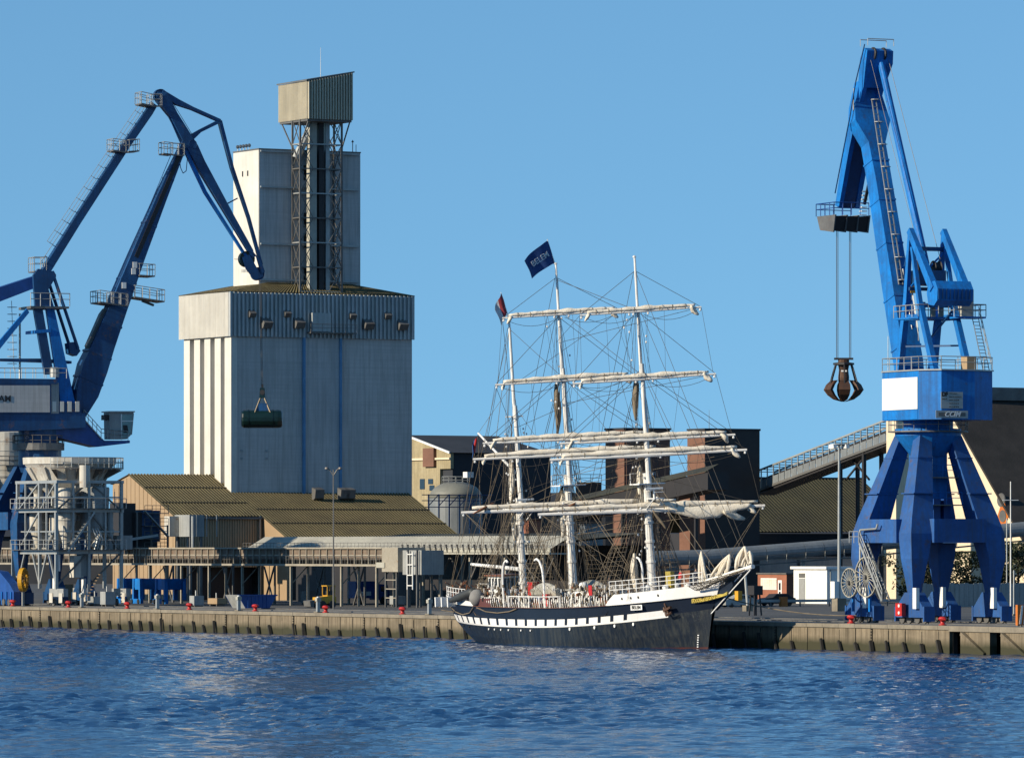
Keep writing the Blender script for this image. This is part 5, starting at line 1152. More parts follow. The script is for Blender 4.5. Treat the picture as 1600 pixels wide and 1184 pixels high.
LK().beam(R3(214, 436), R3(215, 390), .09).build('hanger', NV, lc)
LK().beam(R3(222, 470, 0), R3(240, 477, 0), .35, .25).build('gangway', M['steeldark'], lc)
for px, py in ((211, 414), (209, 424), (194, 446)): 
    r_, z_ = RZ(px, py, -1.1); LK().box(r_-.25, r_+.25, -1.12, -1.0, z_-.35, z_+.35).build('number_plate', M['white'], lc)
# upper tie (from tower head to fly jib tail) with caged ladder
LL([(68, 428, .55, .95), (120, 345, .5, .9), (160, 283, .5, .9), (200, 222, .48, .85), (232, 176, .45, .85), (240, 163, .4, .8)]).build('upper_tie', NV, lc)
m = LK(); A, B = (66, 415), (234, 165)
off = lambda t, o: (A[0]+(B[0]-A[0])*t-o*.83, A[1]+(B[1]-A[1])*t-o*.56)
for p in (-.4, .4): m.tube(R3(*off(0, 5), p), R3(*off(1, 5), p), .035)
for p in (-.35, 0, .35): m.tube(R3(*off(0.12, 15), p), R3(*off(.97, 15), p), .03)
for p in (-.4, .4): m.tube(R3(*off(0.12, 10), p), R3(*off(.97, 10), p), .03)
for k in range(26):
    t = .12+.85*k/25
    if k % 2 == 0: m.path([R3(*off(t, 5), -.4), R3(*off(t, 11), -.45), R3(*off(t, 15), -.3), R3(*off(t, 15), .3), R3(*off(t, 11), .45), R3(*off(t, 5), .4)], .035, 4)
for k in range(70): t = k/69; m.tube(R3(*off(t, 5), -.4), R3(*off(t, 5), .4), .025)
m.build('caged_ladder', M['steel'], lc)
for k in range(14): t = .05+.9*k/13; LK().beam(R3(*off(t, 5)), R3(*off(t, -3)), .08).build('ladder_bracket', NV, lc)
basket((172, 192), 235, (-1.2, 1.2), slope=3); basket((197, 213), 237, (-1.2, 1.2), slope=-1); basket((216, 234), 162, (-1.2, 1.2), slope=4); basket((234, 248), 166, (-1.2, -.6))
basket((49, 68), 424, (-1.2, 1.2), h=1.6)
# fly jib
LL([(243, 147, .45, .5), (252, 152, .6, 1.5), (270, 180, .5, .95), (300, 232, .55, 1.3), (312, 256, .5, 1.15), (350, 322, .42, .85), (396, 402, .3, .5)]).build('fly_jib_boom', BL if False else NV, lc)
LL([(257, 164, .1, .22), (285, 228, .1, .22)]).build('fly_jib_chord', NV, lc)
LL([(288, 232, .25, .4), (320, 300, .22, .38), (386, 404, .2, .3)]).build('fly_jib_chord', M['blue'], lc)
for p in (-.35, .35): 
    LL([(252, 144, .1, .5), (276, 160, .1, .7), (300, 170, .1, .35), (343, 189, .1, .32)], p).build('fly_jib_top_chord', NV, lc)
LL([(343, 189, .35, .4), (362, 262, .32, .38), (388, 340, .28, .34), (408, 414, .25, .32)]).build('fly_jib_back_chord', NV, lc)
LL([(300, 214, .3, .65), (312, 205, .3, .35), (342, 190, .3, .4)]).build('fly_jib_strut', NV, lc)
LL([(350, 321, .1, .14), (371, 310, .1, .14)]).build('fly_jib_strut', NV, lc)
LL([(272, 164, .04, .05), (300, 210, .04, .05)]).build('stay_wire', M['steel'], lc)
m = LK(); m.tube(R3(300, 215, -.4), R3(345, 300, -.4), .05); m.tube(R3(345, 300, -.4), R3(396, 392, -.4), .04); m.build('hoist_rope', NV, lc)
def wheel(px, py, rr, nm, mt, w=.35):
    r_, z_ = RZ(px, py); LK().lathe((r_, 0, z_), [(rr*.55, -w*.5), (rr*.9, -w*.6), (rr, -w), (rr, -w*.7), (rr*.88, 0), (rr, w*.7), (rr, w), (rr*.9, w*.6), (rr*.55, w*.5)], 24, 'y').build(nm, mt, lc)
wheel(250, 150, .78, 'tail_sheave', NV); wheel(299, 226, .5, 'pivot_hub', NV, .6); wheel(385, 405, .95, 'head_sheave', M['green']); wheel(402, 428, .78, 'head_sheave', NV)
plate([(378, 402), (390, 398), (408, 430), (414, 424), (408, 408), (398, 396), (412, 432), (398, 438), (384, 420)], -.35, .12, 'head_plate', NV)
LK().beam(R3(366, 405), R3(385, 406), .06).build('limit_arm', NV, lc)
for k in range(5): LK().beam(R3(378+2*k, 421), R3(378+2*k, 426), .05).build('head_lamp', M['steel'], lc)
m = LK(); pts = [R3(280, 244, 0), R3(282, 262, 0), R3(286, 271, 0), R3(291, 267, 0), R3(293, 245, 0), R3(293, 230, 0)]; m.path(pts, .05); m.build('hanging_cable', NV, lc)
# clamshell grab
rg, zr0 = RZ(406, 440); TG = XL((rg+.05, 0, 0)); Dg2 = TG.y; zg2 = lambda py: zz(py, Dg2)
for dx in (-.07, .07): MB().tube((TG.x+dx, TG.y, zg2(436)), (TG.x+dx+.2, TG.y, zg2(602)), .03, n=5).build('hoist_rope', M['rope'], lc)
cg = thing('clamshell_grab', 'dark green clamshell grab hanging by a rope in front of the silo', 'grab', (TG.x+.25, TG.y, zg2(668)), rz=0)
G2 = lambda: MB(lambda p: Vector((TG.x+.25+p[0], TG.y+p[1], p[2])))
hw = 2.35; zc5 = zg2(654)
for s_ in (-1, 1):
    prof = [(0.02, -1.08), (.45, -.98), (.82, -.7), (1.04, -.3), (1.08, .15), (.92, .58), (.6, .88), (.2, 1.02), (.02, 1.04)]
    rings = []
    for x, k in ((-hw, .9), (-hw+.15, 1), (hw-.5, 1), (hw-.12, .93), (hw, .75)): rings.append([(x, s_*a*k, zc5+b*k) for a, b in prof])
    if s_ > 0: rings = rings[::-1]
    G2().loft(rings).build('shell', M['green'], cg)
G2().prism([(-hw-.02, .93*math.cos(a*math.pi/10), zc5+.93*math.sin(a*math.pi/10)) for a in range(20)], (-.07, 0, 0)).build('end_plate', mat('grab_end_paint', (.02, .04, .06), None, 1, .5), cg)
for k in (0, 3): G2().lathe((-hw+.75+k*.95, 0, zc5), [(1.09, -.04), (1.13, -.04), (1.13, .04), (1.09, .04)], 24, 'x').build('rib', M['green'], cg)
for x in (-1.2, 1.35):
    for y in (-1, 1): G2().beam((.1*x, .15*y, zg2(618)), (x, y*.95, zg2(657)), .12).build('arm', M['beigedark'] if y < 0 else M['green'], cg)
G2().prism([(-.35, -.3, zg2(622)), (.35, -.3, zg2(622)), (.28, -.3, zg2(606)), (-.28, -.3, zg2(606))], (0, .6, 0)).build('head_block', M['green'], cg)
G2().box(-.12, .12, -.12, .12, zg2(606), zg2(600)).build('rope_link', M['dark'], cg)
G2().prism([(-.75, -.5, zg2(642)), (.95, -.5, zg2(642)), (.5, -.5, zg2(630)), (-.4, -.5, zg2(630))], (0, 1.0, 0)).build('lower_block', NV, cg)
for y in (-.31, .31): G2().lathe((0, y, zg2(613)), [(.3, -.05), (.3, .05)], 14, 'y').build('sheave', M['dark'], cg)
# bright blue leg foot of a neighbouring crane at the left edge
u, D = onv(12, 4.6)
nb = thing('crane_travel_gear', 'bright blue sloping crane travel gear at the far left edge of the quay', 'crane gear', W(u, 4.6, ZQ))
ua_, _ = onv(-40, 4.2); ub_, _ = onv(29, 4.2)
S().prism([(ua_, 3.6, ZQ+.1), (ub_, 3.6, ZQ+.1), (ub_, 3.6, ZQ+1.6), (ub_-1.2, 3.6, ZQ+2.5), (ub_-4, 3.6, ZQ+3.9), (ua_, 3.6, ZQ+4.6)], (0, 1.1, 0)).build('sill_beam', M['skip'], nb)
for k in range(5): S().box(ub_-.6-k*1.3, ub_-.45-k*1.3, 3.45, 3.59, ZQ+.2, ZQ+1.6).build('stiffener', BL, nb)
for k in range(4): S().lathe((ub_-1-k*1.5, 3.5, ZQ+.4), [(.38, -.1), (.38, .1)], 14, 'y').build('wheel', M['steeldark'], nb)
# ================================================================== THE SHIP
LIST = rad(3.0); UM = 144.0; VM = -6.4
ship = thing('sailing_ship', 'three-masted barque with black hull, white gunport band and furled sails moored at the quay', 'sailing ship', W(UM, VM, 0), roll=LIST)
SHM = INV[ship].inverted()
SH = lambda: MB(lambda p: SHM @ Vector(p))
def up(s, a): return max(0.0, a-s)/a
def fw(s, a): return max(0.0, s-a)/(1-a)
def zband(s): return 2.0+.22*up(s, .4)**2+1.55*fw(s, .4)**2
def zrail(s): return 3.62+.25*up(s, .4)**2+1.15*fw(s, .45)**2
def bdeck(s):
    b = 4.45
    if s < .3: b *= .40+.60*math.sin(math.pi/2*(s/.3))**.75
    if s > .60: b *= 1-.955*((s-.60)/.40)**2.3
    return b
def bwl(s):
    b = 4.3
    if s < .42: b *= math.sin(math.pi/2*(s/.42))**.9
    if s > .5: b *= 1-((s-.5)/.5)**1.75
    return max(b, .02)
def hp(s, f, side=-1):      # f: 0 keel-ish, 1 waterline, 2 band, 3 rail, 4 bulwark top
    zs = [-1.3, 0.0, zband(s), zrail(s), zrail(s)+1.0]
    xs = [-17.5, -19.6, -21.2, -21.7, -22.0]; xe = [21.8, 22.3, 23.6, 24.6, 25.2]
    bs = [bwl(s)*.9, bwl(s), bwl(s)*.25+bdeck(s)*.75, bdeck(s), bdeck(s)*1.01]
    k = min(int(f), 3); t = f-k; L_ = lambda a: a[k]*(1-t)+a[k+1]*t
    x = L_(xs)*(1-s)+L_(xe)*s
    if f > 1 and s < .12: x += 0
    b = L_(bs)
    if k == 1: b = bs[1]*(1-t**.7)+bs[2]*t**.7
    return (x, side*b, L_(zs))
# stations follow the gunport pattern
per = .0405; st = [0, .004, .012]; s = .022; flags = {}
while s < .80:
    st += [s]; flags[len(st)-1] = 1; st += [s+per*.74]; s += per
st += [.815]; flags[len(st)-1] = 1
st += [.85, .885, .90, .915, .93, .945, .96, .972, .984, .992, 1.0]
fl = set(); 
for i in range(len(st)-1):
    if i in flags: fl.add(i)
    if .8149 <= st[i] < .899: fl.add(i)
levels_ = [0, .5, 1.0, 1.055, 1.4, 1.7, 1.93, 2.0, 2.36, 2.6, 2.8, 3.0]
m = SH(); V = []
for side in (-1, 1):
    base = len(m.v); ps = [hp(s, f, side) for s in st for f in levels_]
    nl = len(levels_); fs = []; ms = []
    for i in range(len(st)-1):
        for j in range(nl-1):
            a = base*0+i*nl+j; q = (a, a+1, a+nl+1, a+nl)
            fs.append(q if side < 0 else q[::-1])
            f = levels_[j]
            if f < 1.05: mi = 2
            elif f < 1.9: mi = 0
            elif f < 2.0: mi = 1 if st[i] < .9 and st[i] > .015 else 0
            elif f < 2.3: mi = 1 if i in fl else 3
            else: mi = 3
            ms.append(mi)
    b0 = len(m.m); m.add(ps, fs); m.m[b0:] = ms
nl = len(levels_); N_ = len(st)*nl
m.f += [(j, j+nl*len(st), j+1+nl*len(st), j+1) for j in range(nl-1)]; m.m += [0]*(nl-1)
m.build('hull', [M['hullblue'], M['hullwhite'], M['boot'], M['hullblack']], ship, smooth=False)
def strip(s0, s1, f0, f1, out, nm, mt, n=24, sides=(-1, 1), parent=ship, ftop=None):
    for side in sides:
        m = SH(); rings = []
        for i in range(n+1):
            s = s0+(s1-s0)*i/n; a = hp(s, f0, side); ft = ftop(i/n) if ftop else f1; b = hp(s, ft, side)
            rings.append([a, b, (b[0], b[1]+side*out, b[2]), (a[0], a[1]+side*out, a[2])])
        m.loft(rings); m.build(nm, mt, parent)
strip(0, .20, 3.0, 3.72, .08, 'stern_bulwark', M['white'], ftop=lambda t: 3.72-.3*t)
strip(.725, 1.0, 3.0, 4.0, .07, 'forecastle_bulwark', M['hullwhite'], ftop=lambda t: 3.0+min(1, t*14)*(.95+.15*t))
strip(.0, .99, 2.97, 3.03, .12, 'rubbing_strake', M['hullblack'], n=60)
strip(.2, .73, 3.03, 3.06, .14, 'cap_rail', M['wood'], n=40)
# transom bulwark
m = SH(); a = hp(0, 3, -1); b = hp(0, 3, 1); m.box(a[0]-.1, a[0], a[1], b[1], a[2], a[2]+.8); m.build('stern_bulwark', M['white'], ship)
# decks
m = SH(); n = 40
ps = []
for i in range(n+1):
    s = .005+.985*i/n; z = zrail(s)-.85 if .2 < s < .73 else zrail(s)+.02
    x = hp(s, 3)[0]; ps += [(x, -bdeck(s)*.98, z), (x, bdeck(s)*.98, z)]
m.add(ps, [(2*i, 2*i+1, 2*i+3, 2*i+2) for i in range(n)]); m.build('deck', M['beige'], ship)
# hull fittings
def onhull(s, f, out=.03, side=-1): p = hp(s, f, side); return (p[0], p[1]+side*out, p[2])
for k, s in enumerate((.07, .12, .25, .28, .31, .345, .40, .44, .60, .69, .755, .81)):
    m = SH(); p = onhull(s, 1.80 if s < .6 else 1.84, .0); r = .09 if s < .6 else .15
    m.lathe(p, [(r, -.03), (r, -.1), (.01, -.1)], 10, 'y'); m.build('porthole', M['white'] if s > .2 else M['black'], ship)
for s in (.775, .80, .82, .87):
    SH().lathe(onhull(s, 3.55, .07), [(.11, .02), (.11, -.04)], 10, 'y').build('porthole', M['black'], ship)
m = SH()
for k in range(6): p = onhull(.975, 1.05+.06*k, .05); m.box(p[0]-.12, p[0]+.1, p[1]-.03, p[1]+.03, p[2], p[2]+.09)
m.build('draught_mark', M['white'], ship, kind='stuff')
# nameplate
a = Vector(hp(.80, 2.72, -1)); b = Vector(hp(.845, 2.72, -1)); t = (b-a); t.z = 0; t.normalize(); nrm = Vector((t.y, -t.x, 0))
up3 = Vector((0, 0, 1)); c = (a+b)/2+nrm*.28
m = SH(); q = [c-t*.72-up3*.22, c+t*.72-up3*.18, c+t*.72+up3*.27, c-t*.72+up3*.23]; m.prism(q, nrm*.04); m.build('name_board', M['white'], ship)
R3x3 = SHM.to_3x3()
text_mesh('BELEM', .40, M['black'], 'lettering', ship, SHM @ (c+nrm*.06+up3*.03), R3x3 @ t, R3x3 @ Vector((0, 0, 1)), bold=.012)
# anchor, gilded scroll, beakhead
pa = Vector(onhull(.90, 2.35, .25))
m = SH(); m.beam(pa+Vector((-.5, 0, 1.0)), pa+Vector((.3, 0, -.25)), .16); m.beam(pa+Vector((-.35, -.05, -.1)), pa+Vector((.85, -.05, .25)), .2); m.path([tuple(pa+Vector((-.4, 0, .2))), tuple(pa+Vector((.1, -.1, -.5))), tuple(pa+Vector((.9, 0, -.2)))], .11); m.build('anchor', M['rust'], ship)
for side in (-1, 1):
    m = SH(); rings = []
    for i in range(13):
        t = i/12; s = .952+.048*t; p = Vector(hp(min(s, 1), 2.82, side)); p += Vector((max(0, t-.4)*3.4, side*.03, -.25+.9*max(0, t-.35)**1.4)); h = .34*(1-.3*t)+.06*math.sin(t*26)
        rings.append([p, p+Vector((0, side*.14, 0)), p+Vector((0, side*.14, h)), p+Vector((0, 0, h))])
    m.loft(rings)
    for k in range(9):
        q = rings[k+1][1]; m.path([q+Vector((.16*math.cos(w_)*(1-w_/9), side*.06, .18+.13*math.sin(w_))) for w_ in [j*.9 for j in range(7)]], .035, 4)
    m.build('gilded_scroll', M['gold'], ship)
m = SH(); m.prism([(23.9, -.16, 3.4), (25.2, -.16, 4.1), (27.2, -.16, 5.6), (27.0, -.16, 6.0), (24.3, -.16, 5.4)], (0, .32, 0)); m.build('beakhead', M['hullblack'], ship)
# bowsprit
SH().tube((22.0, 0, 5.75), (30.4, 0, 7.25), .30, .2, n=12).build('bowsprit', M['mast'], ship)
for a, b, r in (((30.1, -.1, 6.95), (22.9, -.15, 2.9), .06), ((28.3, .1, 6.6), (23.4, .12, 3.9), .055)): SH().tube(a, b, r, n=6).build('martingale_stay', M['white'], ship)
def rag(m, c, size, seed, n=9, segs=14, ax=(1, 0, 0)):    # folded canvas heap: star-shaped pleated loft
    rng = random.Random(seed); ax = Vector(ax).normalized(); s1 = ax.cross(Vector((0, 1, 0))); s1 = s1.normalized() if s1.length > .1 else Vector((1, 0, 0)); s2 = ax.cross(s1); rings = []
    ph = [rng.uniform(0, 6.28) for _ in range(4)]
    for i in range(n+1):
        t = i/n; r0 = size[1]*math.sin(math.pi*(.08+.84*t))**.8; cc = Vector(c)+ax*size[0]*(t-.5)+s1*.12*math.sin(5*t+ph[0])
        ring = []
        for k in range(segs):
            a = 2*math.pi*k/segs; rr = r0*(1+.22*math.sin(5*a+ph[1]+2*t)+.14*math.sin(3*a+ph[2]-3*t)+rng.uniform(-.07, .07)); ring.append(cc+s1*rr*math.cos(a)+s2*rr*math.sin(a)*.8)
        rings.append(ring)
    m.loft(rings)
def gather(apex, b0_, b1_, w, seed, n=7):      # a lowered jib: folds hanging from one point down to the spar
    rng = random.Random(seed); m = SH(); A_ = Vector(apex); B0, B1 = Vector(b0_), Vector(b1_)
    for k in range(n):
        t = (k+.5)/n; foot = B0.lerp(B1, t)+Vector((0, rng.uniform(-.35, .35), rng.uniform(-.1, .1))); mid = A_.lerp(foot, .55)+Vector((rng.uniform(-.15, .25)+(t-.5)*.5, rng.uniform(-.3, .3), .12)); rings = []; ph = rng.uniform(0, 6)
        for i in range(9):
            q = i/8; c = A_*(1-q)**2+mid*2*q*(1-q)+foot*q*q; r_ = w*(.2+.8*math.sin(math.pi*(.1+.75*q)))*rng.uniform(.85, 1.1)
            rings.append([c+Vector((r_*.8*math.cos(a)*(1+.2*math.sin(3*a+ph)), r_*math.sin(a)*(1+.2*math.sin(3*a+ph)), 0)) for a in [2*math.pi*j/8 for j in range(8)]])
        m.loft(rings)
    return m.build('furled_jib', M['sail'], ship, smooth=True)
gather((26.6, 0, 8.3), (23.7, -.1, 6.2), (26.3, 0, 6.7), .19, 1)
gather((29.2, 0, 9.0), (26.9, 0, 6.9), (29.6, 0, 7.4), .21, 2)
gather((29.8, .1, 8.6), (28.6, 0, 7.2), (30.3, 0, 7.5), .16, 3, 4)
gather((22.2, -.2, 8.6), (22.0, -.2, 5.6), (22.9, -.2, 5.9), .13, 4, 4)
m = SH(); rag(m, (10.6, -.3, 6.7), (3.4, .35), 6, ax=(.05, 0, 1)); m.build('furled_staysail', M['sail'], ship, smooth=True)
# safety net under the bowsprit
m = SH(); rng = random.Random(5)
for side in (-1, 1):
    g = [[(23.2+6.4*i/16, side*(.35+(1.9*(1-i/16))*j/6), 5.6+1.4*i/16-.45*math.sin(math.pi*j/6)*(1-i/18)+.05*rng.random()) for j in range(7)] for i in range(17)]
    for i in range(17):
        for j in range(7):
            if i < 16: m.tube(g[i][j], g[i+1][j], .03, n=3, cap=False)
            if j < 6: m.tube(g[i][j], g[i][j+1], .03, n=3, cap=False)
            if i < 16 and j < 6: m.tube(g[i][j], g[i+1][j+1], .022, n=3, cap=False); m.tube(g[i+1][j], g[i][j+1], .022, n=3, cap=False)
m.build('bow_net', M['hemp'], ship, kind='stuff')
# forecastle rails
def deckrail(s0, s1, f, h, nm, mt, side, n=12, r=.04, bars=3):
    m = SH(); pts = [Vector(hp(s0+(s1-s0)*i/n, f, side)) for i in range(n+1)]
    for p in pts: m.tube(p, p+Vector((0, 0, h)), r, n=5)
    for a, b in zip(pts[:-1], pts[1:]):
        for k in range(1, bars+1): d = Vector((0, 0, h*k/bars)); m.tube(a+d, b+d, r*.8, n=5)
    m.build(nm, mt, ship)
deckrail(.735, .965, 4.0, 1.15, 'forecastle_railing', M['white'], -1, 12); deckrail(.735, .965, 4.0, 1.15, 'forecastle_railing', M['white'], 1, 12)
deckrail(0.0, .16, 3.72, .8, 'stern_railing', M['white'], -1, 8, bars=2); deckrail(0.0, .16, 3.72, .8, 'stern_railing', M['white'], 1, 8, bars=2)
deckrail(.355, .56, 3.05, 1.0, 'waist_railing', M['white'], -1, 5, r=.06, bars=1)
# ribs, belaying pins and coiled ropes along the waist
rng = random.Random(21)
for side in (-1, 1):
    m = SH(); k = 0; s = .19
    while s < .73:
        p = Vector(hp(s, 3.03, side)); h = rng.uniform(.7, 1.05)
        m.path([p+Vector((0, -side*.25, -.1)), p+Vector((.06, -side*.12, h*.5)), p+Vector((-.05, -side*.2, h))], .05, 4)
        s += .0085
    m.build('pin_rail_posts', M['mast'], ship, kind='stuff')
m = SH(); m2 = SH(); m3 = SH()
for k in range(520):
    s = rng.choice((rng.uniform(.19, .36), rng.uniform(.2, .73), rng.uniform(.56, .73))); y = -bdeck(s)*rng.uniform(.3, .97); x = hp(s, 3)[0]; z = zrail(s)+rng.uniform(-.2, 1.9)*(.6+.4*abs(y)/4)
    w = rng.uniform(.05, .12)
    mm = (m, m2, m3)[0 if rng.random() < .5 else (1 if rng.random() < .75 else 2)]
    if mm is m2: mm.lathe((x, y, z), [(.02, 0), (w*1.2, .08), (w*1.2, .3), (.02, .4)], 6)
    elif mm is m: mm.tube((x, y, z), (x+rng.uniform(-.1, .1), y, z+rng.uniform(.15, .5)), w*.5, n=5)
    else: mm.box(x-w, x+w, y-w, y+w, z, z+w*2.5)
m.build('belaying_pins', M['mast'], ship, kind='stuff'); m2.build('rope_coils', M['hemp'], ship, kind='stuff'); m3.build('deck_fittings', M['wood'], ship, kind='stuff')
# rigging dead-eyes on the near rail
# wheelhouse
z0 = zrail(.2)-.1
def sbox(nm, mt, *a, parent=ship): return SH().box(*a).build(nm, mt, parent)
wh_ = sbox('wheelhouse', M['white'], -15.5, -12.9, -.85, .95, z0, z0+2.7)
sbox('wheelhouse_roof', M['wood'], -15.8, -12.6, -1.1, 1.2, z0+2.7, z0+2.84, parent=wh_)
for k in range(4): sbox('window', M['glass'], -15.35+k*.61, -15.0+k*.61, -.89, -.85, z0+1.5, z0+2.5, parent=wh_)
for k in range(4): sbox('window', M['glass'], -12.9, -12.86, -.7+k*.42, -.4+k*.42, z0+1.5, z0+2.5, parent=wh_)
sbox('door_frame', M['wood'], -12.92, -12.84, -.87, -.75, z0, z0+2.68, parent=wh_)
SH().tube((-14, .2, z0+2.8), (-14, .2, z0+3.5), .05).build('searchlight', M['steel'], ship)
sbox('stern_locker', mat('dull_red_box', (.10, .03, .03), None, 1, .7), -11.8, -9.0, -4.3, -3.5, z0-.1, z0+.85)
m = SH(); rings = []
for i in range(11):
    t = i/10; r_ = .48*(math.sin(math.pi*(.06+.7*t)))**.7; cx, cy, cz = -16.9+4.4*t, -4.25+.25*t, z0+.55+.95*t; rings.append([(cx-.15*math.sin(a), cy+r_*math.cos(a), cz+r_*.85*math.sin(a)) for a in [2*math.pi*k/12 for k in range(12)]])
m.loft(rings); m.build('inflatable_boat', mat('grey_rubber', (.045, .05, .05), (.03, .033, .033), 1, .6), ship, smooth=True)
m = SH(); m.lathe((-11.7, -4.2, z0+.15), [(.05, 0), (.45, .1), (.72, .5), (.75, .8), (.6, 1.25), (.3, 1.5), (.02, 1.55)], 14); m.build('life_raft_canister', mat('grey_canvas', (.24, .235, .22), (.18, .17, .165), 1, .8), ship, smooth=True)
for x in (-19.8, -18.6, -17.4): sbox('boat_cradle', M['white'], x, x+.18, -4.3, -3.4, z0, z0+.9)
m = SH(); rng = random.Random(9)
for k in range(30): x = rng.uniform(-22, -17); m.tube((x, rng.uniform(-2.5, 2), z0+.6), (x+rng.uniform(-.3, .3), rng.uniform(-2.5, 2), z0+rng.uniform(1, 2.2)), .05, n=5)
m.build('steering_gear', M['wood'], ship, kind='stuff')
# deckhouses and boats amidships
dz = zrail(.5)-.85
dh = sbox('deckhouse', M['white'], 1.2, 5.2, -2.0, 2.0, dz, dz+2.35)
sbox('house_window', M['glass'], 3.9, 4.5, -2.04, -2.0, dz+1.2, dz+1.9, parent=dh); sbox('house_window', M['glass'], 2.2, 2.7, -2.04, -2.0, dz+1.2, dz+1.8, parent=dh)
sbox('house_roof', M['sheet'], 1.0, 5.4, -2.2, 2.2, dz+2.35, dz+2.45, parent=dh)
SH().lathe((2.2, -.8, dz+2.45), [(.4, 0), (.42, .3), (.33, .5), (.05, .6)], 14).build('white_dome', M['white'], ship, smooth=True)
def hull_boat(x0, x1, y, z, nm):
    rings = []
    for i in range(9):
        t = i/8; b = .85*math.sin(math.pi*(.06+.88*t))**.6; x = x0+(x1-x0)*t; rings.append([(x, y-b, z+.75), (x, y-b*.75, z+.25), (x, y, z), (x, y+b*.75, z+.25), (x, y+b, z+.75), (x, y+.1, z+1.35*math.sin(math.pi*(.2+.6*t))), (x, y-.1, z+1.35*math.sin(math.pi*(.2+.6*t)))])
    return SH().loft(rings).build(nm, M['sheet'], ship)
hull_boat(-3.9, .7, -2.6, dz+1.7, 'covered_lifeboat'); hull_boat(-4.0, .7, 2.3, dz+1.7, 'covered_lifeboat')
for x in (-6.5, 1.15):                                                       # white curved davits
    pts = [(x, -4.25, zrail(.4)-.2)]+[(x+d, -4.3, z) for d, z in ((0, 5.6), (.03, 6.5), (.14, 7.2), (.42, 7.7), (.85, 7.95), (1.15, 7.75))] if x < 0 else [(x, -4.3, zrail(.5)-.2)]+[(x+d, -4.3, z) for d, z in ((0, 5.6), (-.06, 6.5), (-.2, 7.2), (-.6, 7.85), (-1.1, 8.1), (-1.5, 7.95))]
    SH().path(pts, .1, 8).build('davit', M['white'], ship)
sbox('red_tarpaulin', M['red'], -4.9, -4.0, -2.6, -1.9, dz+1.9, dz+3.1); sbox('red_locker', M['red'], .1, .9, -3.9, -3.4, dz+1.0, dz+2.1)
sbox('life_ring_board', M['red'], 9.3, 9.9, -4.35, -4.28, zrail(.7)+1.0, zrail(.7)+1.9)
for k, (x, y, h) in enumerate(((-6.5, -1, 1.3), (-4.6, -1.2, 1.2), (7.0, -1, 1.5), (8.6, .4, 1.1), (-8.6, 0, 1.4))): sbox('hatch_coaming', M['wood'] if k % 2 else M['white'], x-.8, x+.8, y-.9, y+.9, dz, dz+h)
for x, y in ((14.6, -1.4), (16.2, .6), (17.5, -1.2), (18.4, .5), (15.4, 1.2)):
    SH().lathe((x, y, zrail(.85)+.0), [(.18, 0), (.18, .8), (.3, .9), (.32, 1.3), (.1, 1.45)], 10).build('ventilator', M['white'], ship)
sbox('bell_frame', M['gold'], 17.0, 17.9, -.9, -.5, zrail(.85)+1.0, zrail(.85)+2.6)
SH().path([(14.6, -1.8, 4.6), (14.6, -1.8, 7.0), (14.45, -1.8, 7.6), (14.1, -1.8, 8.0), (13.7, -1.8, 8.1)], .1, 8).build('crane_davit', M['white'], ship)
# ---------------------------------------- masts, yards, sails
RK = .018
masts = dict(mizzen=(-10.3, 30.2), main=(-1.0, 34.6), fore=(13.2, 34.6))
def mp(nm, z, dx=0, y=0): x, _ = masts[nm]; return (x-RK*z+dx, y, z)
mast_o = {}
for nm, (x, top) in masts.items():
    z1_, z2_ = (15.5, 25.2) if nm != 'mizzen' else (13.5, 22)
    m = SH(); m.tube(mp(nm, 2.4), mp(nm, z1_), .40 if nm != 'mizzen' else .34, .32, n=12); m.tube(mp(nm, z1_-1.6, .42), mp(nm, z2_, .30), .25, .2, n=10); m.tube(mp(nm, z2_-1.3, .1), mp(nm, top, .05), .17, .1, n=8)
    for z in (5.5, 7.5, 9.3, 11): m.lathe(mp(nm, z), [(.42, 0), (.44, .05), (.44, .2), (.42, .25)], 12)
    m.lathe(mp(nm, top), [(.1, 0), (.16, .05), (.16, .15), (.05, .22)], 8)
    o = m.build('mast', M['mast'], ship, label=nm+(' mast' if nm != 'fore' else 'mast')+' of white painted spars'); mast_o[nm] = o
    hz_ = z1_-1.0
    m = SH(); m.box(x-RK*hz_-.7, x-RK*hz_+1.0, -1.35, 1.35, hz_, hz_+.1)
    if nm != 'mizzen':
        for y in (-1.3, 1.3): m.tube((x-RK*hz_-.6, y, hz_), (x-RK*hz_-.6, y, hz_+1.0), .04); 
        m.tube((x-RK*hz_-.6, -1.3, hz_+1.0), (x-RK*hz_-.6, 1.3, hz_+1.0), .04)
    m.build('top_platform', M['white'], o)
    m = SH(); zx = z2_-1.0; m.tube(mp(nm, zx, 0, -.85), mp(nm, zx, 0, .85), .06); m.tube(mp(nm, zx, -.5, -.6), mp(nm, zx, .6, -.6), .05); m.tube(mp(nm, zx, -.5, .6), mp(nm, zx, .6, .6), .05); m.build('crosstrees', M['mast'], o)
def furled(m, a, b, r, seed, sag=0.0, n=34):
    rng = random.Random(seed); a, b = Vector(a), Vector(b); rings = []; ph = rng.uniform(0, 6); k1 = rng.uniform(1.6, 2.6)
    for i in range(n+1):
        t = i/n; rr = r*(.5+.5*min(1, 4*min(t, 1-t)))*(.85+.25*math.sin(k1*9*t+ph)**2+rng.uniform(-.12, .12)); c = a.lerp(b, t)+Vector((0, 0, rr*.25-sag*math.sin(math.pi*t)))
        ring = []
        for k in range(9):
            an = 2*math.pi*k/9; q = rr*(1+.14*math.sin(3*an+6*t*k1+ph)); ring.append(c+Vector((q*math.cos(an)*.9*math.cos(BR), -q*math.cos(an)*.9*math.sin(BR), q*math.sin(an)*.85)))
        rings.append(ring)
    m.loft(rings)
